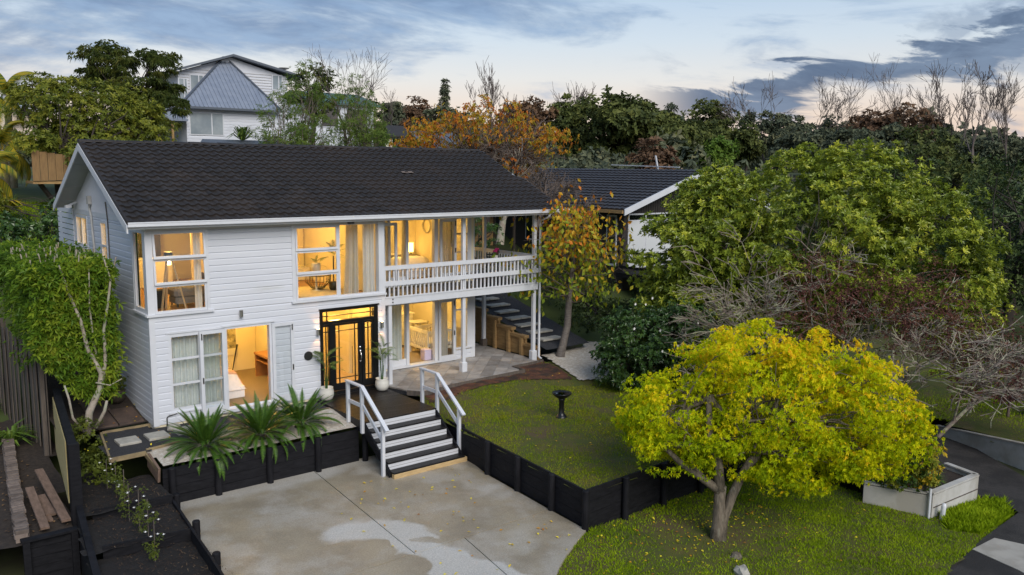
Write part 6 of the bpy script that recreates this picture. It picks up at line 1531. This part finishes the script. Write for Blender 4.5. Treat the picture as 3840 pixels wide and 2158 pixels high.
# ------------------------------------------------------------------ grey roofed house up the slope
gh = thing('hilltop_house', 'white weatherboard house with blue grey pyramid roof on the slope', 'house', (17,41,7.5))
YF = 37.95
mb = MB(); weather(mb, 'x', YF, -1, 13.75, 19.6, 7.0, 10.0, [(14.0,16.2,8.35,9.85)], .21); mb.build('weatherboards', M['board'], gh, kind='stuff')
mb = MB(); mb.box(13.75,22.5,YF,46,6.0,10.1); mb.build('wall', M['board'], gh)
slab_ = MB(); slab(slab_, [(13.2,37.45,10.2),(20.3,37.45,10.2),(18.0,41.6,14.05),(17.8,41.6,14.05)], .1)
pr_ = slab_.build('pyramid_roof', M['greyroof'], gh)
rib = MB()
for k in range(24):
    x = 13.35+k*.295; f = 1-abs(x-17.0)/3.9
    tx = x+ (17.9-x)*min(1, max(0,f))*0; t = max(.02, min(1, (x-13.2)/4.6, (20.3-x)/2.3*1.0 if x > 18 else 1))
    rib.bar((x,37.45,10.23),(x,37.45+4.15*t,10.23+3.85*t),.05,.05)
rib.build('roof_ribs', M['greyroof'], pr_, kind='stuff')
MB().box(13.1,20.4,37.35,37.47,10.05,10.2).build('gutter', M['greytrim'], gh)
for p, q in (((13.2,37.43,10.24),(17.85,41.6,14.1)),((20.3,37.43,10.24),(17.95,41.6,14.1))): MB().bar(p, q, .16, .1).build('hip_cap', M['greytrim'], pr_)
mb = MB(); mb.add([(14.4,41.2,10.3),(22.5,41.2,10.3),(22.5,41.2,12.95),(18.2,41.2,14.05),(14.4,41.2,12.75),(14.4,47,10.3),(22.5,47,10.3),(22.5,47,12.95),(18.2,47,14.05),(14.4,47,12.75)], [(0,1,2,3,4),(9,8,7,6,5),(0,5,6,1),(1,6,7,2),(4,9,5,0)]); mb.build('upper_wall', M['board'], gh)
mb = MB()
for k in range(14): mb.box(14.4,22.5,41.16,41.199,10.4+k*.2,10.42+k*.2)
mb.build('upper_board_lines', M['blockwall'], gh, kind='stuff')
mb = MB(); slab(mb, [(13.6,40.6,12.75),(18.2,40.6,14.25),(18.2,47.5,14.25),(13.6,47.5,12.75)], .16); slab(mb, [(18.2,40.6,14.25),(23.6,40.6,13.1),(23.6,47.5,13.1),(18.2,47.5,14.25)], .16); mb.build('upper_roof', M['greytrim'], gh)
for x0,x1,z0,z1,y in ((14.0,16.2,8.4,9.8,YF),(15.25,16.1,11.2,12.6,41.2),(21.35,22.05,12.0,13.0,41.2),(14.45,14.95,10.9,12.3,41.2)):
    W = MB().box(x0-.08,x1+.08,y-.06,y-.03,z0-.08,z1+.08).build('window', WH, gh); xm = x0+(x1-x0)*.66
    MB().box(x0,xm-.04,y-.075,y-.061,z0,z1).build('pane', M['farpane'], W); MB().box(xm+.04,x1,y-.075,y-.061,z0,z1).build('pane', M['farpane'], W)
MB().box(11.0,13.7,37.4,41,9.2,9.35).build('porch_roof', M['greyroof'], gh); MB().box(11.2,13.7,40.8,41,7,9.2).build('porch_wall', M['board'], gh)
for x in (11.95,12.7): MB().box(x-.07,x+.07,37.5,37.64,6.0,9.2).build('porch_post', M['sleeper'], gh)
MB().box(12.75,13.2,40.7,40.79,7.2,9.0).build('porch_door', M['darkglass'], gh)
MB().lathe([(.05,0),(.35,.1),(.4,.16)], (22.2,41,13.45), 14).build('satellite_dish', M['blockwall'], gh)
lr = thing('lean_to_roof', 'low dark lean-to roof just behind the main ridge', 'roof', (15.5,33,7.0)); slab2 = MB(); slab(slab2, [(12.3,31.5,7.55),(20,31.5,7.55),(18.8,33.5,7.95),(13.2,33.5,7.95)], .15); slab2.build('roof_sheet', M['greytrim'], lr); MB().box(12.8,19,31.9,33.2,5.5,7.4).build('wall', M['dkbrown'], lr)
strappy('cabbage_palm', 'spiky cabbage palm head in front of the hilltop house', 15.6,33.0,7.9,1.5,70,M['l_bam'],.05)
# far small houses between the trees
def hut(name, lb, x, y, z, w, d, h, wm, rm_, rz=0.0):
    t = thing(name, lb, 'house', (x,y,z)); MB().box(x-w/2,x+w/2,y-d/2,y+d/2,z-3,z+h).build('wall', wm, t)
    mb = MB(); slab(mb, [(x-w/2-.4,y-d/2-.4,z+h),(x+w/2+.4,y-d/2-.4,z+h),(x+w/2+.4,y,z+h+1.0),(x-w/2-.4,y,z+h+1.0)], .12); slab(mb, [(x-w/2-.4,y,z+h+1.0),(x+w/2+.4,y,z+h+1.0),(x+w/2+.4,y+d/2+.4,z+h),(x-w/2-.4,y+d/2+.4,z+h)], .12); mb.build('roof', rm_, t)
    for k in range(2):
        xa = x-w*.36+k*w*.42; W = MB().box(xa-.05,xa+w*.26+.05,y-d/2-.05,y-d/2-.01,z+h*.35-.05,z+h*.85+.05).build('window', WH, t); MB().box(xa,xa+w*.26,y-d/2-.06,y-d/2-.051,z+h*.35,z+h*.85).build('pane', M['darkglass'], W)
hut('cottage','small cream cottage with dark windows far behind the ridge',33.4,46.5,7.4,4.6,4,1.6,M['cream'],M['dkbrown'])
hut('green_roof_house','white house with green roof beside the bare tree',25.0,40.0,8.3,5,6,2.6,M['board'],mat('green_roof', (.06,.12,.10)))
hut('far_cottage','pale far cottage roof glimpsed through orange leaves',27.5,28.5,6.2,3.5,3,1.5,M['blockwall'],M['greytrim'])
# ------------------------------------------------------------------ trees behind the house
leafy('feathery_tree', 'tall dark feathery tree with layered crown behind the house', (8.0,30.5,6.5), (8.0,30.5,8.5), [(7.2,31.3,12.0,1.7,1.5,1.2),(8.6,29.9,11.0,2.2,1.8,1.5),(9.6,29.0,9.6,1.3,1.3,1.4),(6.4,32,11.2,.9,1.0,.8),(9.5,29.0,12.0,.9,.9,.8),(8.2,30.2,9.6,1.5,1.4,1.2)], 190, .55, 20, 5, R(62), .24, .06, M['l_fern'], M['darkbark'], .16, 7, .6, flat=.45, droop=.5)
leafy('broadleaf_tree', 'olive green broadleaf tree holding the wooden treehouse', (2.1,19.6,4.0), (2.3,20,6.2), [(4.6,22.6,8.6,2.4,2.2,1.5),(2.6,21.8,8.8,1.9,1.9,1.4),(6.2,21.8,7.8,1.3,1.5,1.3),(4.0,20.8,7.2,1.9,1.6,.9),(2.2,20.4,6.9,.9,.9,.7),(1.2,18.6,7.2,.7,.6,.4),(2.7,18.3,6.7,.4,.4,.4)], 340, .5, 13, 6, R(60), .20, .075, M['l_oli'], M['darkbark'], .24, 8, .65, clw=.4, up=.4)
th = thing('treehouse', 'raw timber treehouse box lodged in the broadleaf tree', 'treehouse', (1.9,19.0,5.5))
for k in range(7): MB().box(.95+k*.29,.95+k*.29+.275,18.4,18.45,5.62+.01*k,6.85-.25*(k/6.0)).build('plank', M['oldpine'], th)
MB().box(.95,3.1,18.46,20,5.5,5.61).build('floor', M['sleeper'], th); MB().box(2.95,3.0,18.46,20,5.62,6.5).build('side', M['oldpine'], th); MB().box(2.95,3.4,18.38,18.43,5.55,5.9).build('rail_board', M['rawpine'], th)
MB().bar((1.3,19,5.5),(2.1,19.6,4.4),.14,.14).build('brace', M['darkbark'], th); MB().bar((2.8,19,5.5),(2.2,19.6,4.2),.14,.14).build('brace', M['darkbark'], th)
fp = [frond_mesh('frond', 2.3, (R(a),R(b)), 60, .62, .028, M['l_gold'], 1.6, .1, base=.2) for a, b in ((45,-85),(30,-95),(65,-60))]
def palm(lb, x, y, z, zt, n, s):
    t = thing('palm_tree', lb, 'palm', (x,y,z)); MB().tube([(x,y,z-.3),(x+.05,y,(z+zt)/2),(x,y,zt)], [.24,.17,.15], 10).build('trunk', M['palebark'], t, smooth=True); crown_of(t, fp, n, (x,y,zt), R(-35), R(75), s, .05); return t
palm('drooping palm with yellowing fronds beside the treehouse', .5,22.2,hz(.5,22.2),6.9,20,1.0); palm('taller dark palm behind the yellowing one', 1.4,26,hz(1.4,26),9.2,20,1.15); palm('low palm at the left boundary with golden fronds', -.6,20.5,hz(-.6,20.5),5.9,16,.9)
strappy('cordyline', 'reddish strap-leaved plant below the palms', -.2,17.6,hz(-.2,17.6)+.5,1.3,80,M['l_gold'],.05)
leafy('glossy_bush', 'dark glossy bush between the hedge and the slat screen', (.2,13.0,2.4), (.2,13.0,2.8), [(.3,12.6,3.5,1.3,1.2,1.0),(-1.0,13.4,3.6,1.1,1.2,1.1),(1.0,14,3.9,1.0,1.2,1.0)], 120, .35, 10, 6, R(60), .17, .08, M['l_cam'], M['darkbark'], .06, 5, .65, cat='bush')
leafy('mid_bush', 'mid green bush under the treehouse slope', (-1.2,17,4.4), (-1.2,17,4.7), [(-1.5,16.5,4.8,1.2,1.2,.9),(2.6,15.6,4.4,1.0,1.0,.8)], 60, .35, 9, 5, R(60), .15, .06, M['l_oli'], M['darkbark'], .05, 4, .65, cat='bush')
grass('bank_grass', [(-1.5,15.5),(4,15.5),(4,21),(-1.5,21)], hz, 9000, .09, M['blade2'], 'green grass bank below the treehouse')
for i, (x, y, zt, r, lb) in enumerate(((10.5,15.8,9.3,1.0,'fine leaved light green tree at the ridge near the hilltop house'),(12.3,17.0,10.9,1.0,'taller fine leaved tree behind the ridge'),(15.0,17.1,10.0,1.2,'loose light green tree beside the bare tree'),(16.4,18.5,9.0,1.1,'low light green tree right behind the ridge'))):
    g0 = float(hz(x, y)); leafy('fine_tree', lb, (x,y,g0), (x,y,g0+1.0), [(x,y,(zt+g0+2)/2+.3,r,r,(zt-g0-1.2)/2),(x+.3,y,(zt+g0)/2,r*1.2,r*1.2,(zt-g0-1.5)/2.4)], 75, .42, 16, 5, R(50), .17, .03, M['l_bam'], M['bark'], .07, 5, .5)
leafy('round_tree', 'round dark topped tree beside the hilltop house roof', (16.3,24.2,6), (16.3,24.2,8.5), [(16.3,24.2,11.0,1.1,1.1,.9),(17.0,24.6,10.0,1.0,1.0,1.0)], 50, .45, 12, 5, R(58), .2, .07, M['l_fern'], M['darkbark'], .12, 5, .6)
bare_tree('bare_tree', 'bare twiggy tree standing behind the main ridge', (16.2,20.5,6.2), 6.4, 1.0, .11, M['fartwig'], 7, 1, .28, .35, (0,0), seed=3, fan=.55, twr=.007, ratio=(.62,.95))
leafy('persimmon_tree', 'wide autumn tree with orange leaves behind the roof', (17.6,9.6,3.4), (17.6,9.6,5.0), [(17.6,9.6,8.0,2.7,2.0,1.5),(15.4,11.2,7.5,1.6,1.4,1.0),(19.4,8.2,7.6,1.5,1.4,1.2),(17.8,9.0,6.4,2.0,1.6,1.1)], 215, .5, 12, 4, R(70), .13, .075, M['l_ora'], M['twig'], .12, 8, .35, up=-.3, droop=.4, clw=.3)
bare_tree('bare_branch_tree', 'bare spreading branches reaching out of the orange tree', (17.6,9.7,3.5), 5.9, 1.5, .11, M['twig'], 5, 3, .25, .2, (0,0), seed=9, fan=.75, twr=.010)
bare_tree('bare_bush', 'grey bare bush by the verge of the main roof', (17.6,6.4,3.4), 3.3, 1.4, .06, M['twig'], 6, 2, .12, .25, (0,0), seed=15, fan=.7, twr=.007, cat='shrub')
# ------------------------------------------------------------------ tree line on the far slope
FAR = [('ever',39.9,23.1,11.9,3.5),('ever',42.8,31.3,12.8,2.3),('ever',45.2,23.9,11.1,1.8),('dark',53.2,75.4,15.4,3.1),('bare',49.9,71.8,16.2,2.0),('conif',49.3,59.1,15.7,1.2),('brown',44.4,56.3,13.8,1.9),('bare',31.0,25.5,13.9,2.3),('bare',56.2,47.0,15.6,0.9),('bare',57.5,45.9,15.4,1.2),('brown',34.7,27.2,11.3,2.0),('conif',56.9,32.9,12.4,1.7),('ever',72.2,40.3,14.3,3.3),('ever',69.4,49.0,14.1,2.3),('conif',66.8,31.4,12.8,1.5),('dark',71.7,31.2,12.5,2.9),('bare',74.8,34.4,14.9,2.8),('bare',81.0,33.3,15.1,2.4),('bare',83.3,31.5,15.7,3.1),('dark',87.3,34.2,12.3,3.7),('brown',73.3,19.5,12.3,3.7),('bare',82.5,23.2,16.3,3.3),('bare',72.3,14.1,14.0,2.8),('bare',68.9,10.3,13.7,1.8),('bare',80.0,11.8,14.2,1.6),('bare',89.7,30.1,14.9,2.0),('bare',77.9,18.5,13.2,1.5),('bare',86.4,15.7,13.9,1.8),('dark',67.7,17.2,10.2,3.1),('dark',87.6,20.6,10.6,3.8),('dark',86.6,14.7,9.6,3.6),('ever',50.2,24.9,10.4,2.0),('ever',57.2,25.8,10.4,2.1),('dark',58.0,18.5,9.5,2.9),('lime',43.5,17.0,8.6,1.1),('dark',52.7,12.3,9.2,1.7),('ever',29.1,42.3,11.8,2.0),('dark',43.3,50.3,12.2,3.2),('bare',47.2,40.9,13.2,2.2),('ever',41.3,19.0,9.8,2.0),('brown',30.7,11.7,8.0,1.3)]
FL = {'ever': 'dense mid green evergreen tree on the far slope', 'dark': 'broad dark tree in the far tree line', 'bare': 'tall bare winter tree on the skyline', 'brown': 'russet leaved tree in the far tree line', 'conif': 'dark pointed conifer on the skyline', 'lime': 'small bright green tree near the neighbouring roof'}
FN = {'ever': 'evergreen_tree', 'dark': 'dark_tree', 'bare': 'skyline_tree', 'brown': 'russet_tree', 'conif': 'conifer', 'lime': 'lime_tree'}
FM = {'ever': 'l_ever', 'dark': 'l_fdark', 'brown': 'l_brown', 'conif': 'l_fdark', 'lime': 'l_lime'}
for i, (k, x, y, zt, r) in enumerate(FAR):
    g0 = float(hz(x, y)); h = zt-g0; gp_ = {'ever': 'evergreens on the far slope', 'dark': 'dark trees in the far line', 'bare': 'bare trees on the skyline', 'brown': 'russet trees in the far line', 'conif': 'conifers on the skyline'}.get(k)
    if k == 'bare':
        bare_tree(FN[k], FL[k], (x,y,g0-.3), (h+.3)*(1.22 if x > 67 else 1.0), .85 if r < 2.4 else 1.0, .10+.02*r, M['fartwig'], 7, 1, .34, .36, (NP.normal(0,.05),NP.normal(0,.05)), gp_, seed=200+i, fan=.48 if r < 2.5 else .58, twr=.019, ratio=(.62,.95))
    elif k == 'conif':
        bl = [(x,y,g0+h*(.28+.16*j),r*(1.0-.19*j),r*(1.0-.19*j),h*.11) for j in range(5)]
        leafy(FN[k], FL[k], (x,y,g0), (x,y,g0+h*.92), bl, 60, .45, 14, 4, R(70), .42, .12, M[FM[k]], M['darkbark'], .12, 3, .4, group=gp_, twigs=False, flat=.4)
    else:
        bl = [(x,y,g0+h*.62,r,r,h*.38)] + [(x+NP.uniform(-.6,.6)*r, y+NP.uniform(-.6,.6)*r, g0+h*NP.uniform(.35,.75), r*.6, r*.6, h*.22) for _ in range(4)]
        leafy(FN[k], FL[k], (x,y,g0), (x,y,g0+h*.3), bl, int(55+22*r), .42+.12*r, 16, 4, R(60), .30+.03*r, .15+.02*r, M[FM[k]], M['darkbark'], .16, 5, .55, group=gp_, flat=.6, clw=.6, cmax=25)
# distant wood closing the view
n = 9500; a = NP.uniform(R(-5), R(100), n); rr_ = NP.uniform(105, 150, n); x = -6+rr_*np.sin(a); y = -21+rr_*np.cos(a); z = hz(x, y)+NP.uniform(0,1,n)**.8*(4.2+1.5*np.sin(a*23)+1.0*np.sin(a*51+1)+.7*np.sin(a*97))
V = rosettes(np.stack([x,y,z],1), rdir(n)+np.array([0,0,.5]), 4, R(60), 1.1, .6); tag(tri_obj('distant_wood', V.reshape(-1,3,3), M['l_fdark'], None, np.repeat(NP.uniform(.1,.9,n),4)), 'far-off dark wood along the horizon', 'wood', kind='stuff')
n = 2600; a = NP.uniform(R(36), R(76), n); rr_ = NP.uniform(50, 62, n); x = -6+rr_*np.sin(a); y = -21+rr_*np.cos(a); z = hz(x, y)+NP.uniform(0,1,n)*(2.2+.8*np.sin(a*31)+.6*np.sin(a*67))
V = rosettes(np.stack([x,y,z],1), rdir(n)+np.array([0,0,.5]), 4, R(60), .55, .25); tag(tri_obj('scrub_belt', V.reshape(-1,3,3), M['l_fdark'], None, np.repeat(NP.uniform(.1,1,n),4)), 'dark scrub growing below the far tree line', 'scrub', kind='stuff')
# ------------------------------------------------------------------ fallen leaves
M['dead'] = leafmat('dead_leaf', [(.05,.03,.018),(.10,.06,.03),(.17,.10,.045)], .05)
def litter(name, n, xf, yf, zf, s, label, m=None):
    x, y = xf(n), yf(n); P = np.stack([x,y,zf(x,y)+.012],1); D = rdir(n); D[:,2] *= .15
    V = leaves(P, D, s*NP.uniform(.6,1.3,n), s*.7, .25, -.15, np.tile([0,0,1.0],(n,1))+rdir(n)*.2)
    tag(tri_obj(name, V.reshape(-1,3,3), m or M['leaf_fall'], None, NP.uniform(0,1,n)), label, 'leaves', kind='stuff')
litter('driveway_leaves', 80, lambda n: NP.uniform(2.2,5.9,n), lambda n: NP.uniform(-9.6,-3.9,n), lambda x, y: -1.1+0*x, .075, 'yellow leaves scattered on the concrete driveway')
litter('lawn_leaves', 48, lambda n: NP.uniform(6.8,12.5,n), lambda n: NP.uniform(-8.3,-1.6,n), zu, .065, 'orange leaves scattered on the upper lawn')
litter('street_lawn_leaves', 240, lambda n: 8.2+NP.normal(0,1.9,n), lambda n: -10.3+NP.normal(0,.95,n), zl, .07, 'yellow maple leaves lying on the street lawn')
litter('garden_litter', 420, lambda n: NP.uniform(-4.6,-2.6,n), lambda n: NP.uniform(-3.1,5,n), lambda x, y: -.86+.08*np.maximum(0,y), .07, 'dead brown leaves littering the shaded garden soil', M['dead'])
litter('bed_litter', 60, lambda n: NP.uniform(-1.9,.3,n), lambda n: NP.uniform(-1.4,3.5,n), lambda x, y: np.where(y > .4, .06+.17*np.maximum(0,y-.8), -.04), .06, 'a few yellow leaves on the side path pavers')
# house plants in the lounge
def house_plant(lb, x, y, z, zt, n, s, pm_):
    t = thing('house_plant', lb, 'potted plant', (x,y,z)); MB().lathe([(.09,0),(.13,.05),(.14,.24),(.12,.25)], (x,y,z), 16).build('pot', pm_, t, smooth=True)
    MB().tube([(x,y,z+.2),(x+.01,y,zt)], .02, 6).build('stem', M['darkbark'], t); crown_of(t, pm, n, (x,y,zt), R(-5), R(75), s, .02)
house_plant('tall palm in a black pot behind the wide upper window', 5.68,1.55,2.71,3.72,14,.95,M['iron'])
one('plant_stand', MB().lathe([(.12,0),(.03,.03),(.03,.52),(.13,.54),(.13,.56)], (5.22,1.75,2.71), 14), M['pot'], 'slim pale plant stand beside the basket chair', 'stand')
house_plant('small leafy plant on the slim stand in the lounge', 5.22,1.75,3.27,3.5,9,.5,M['pot'])
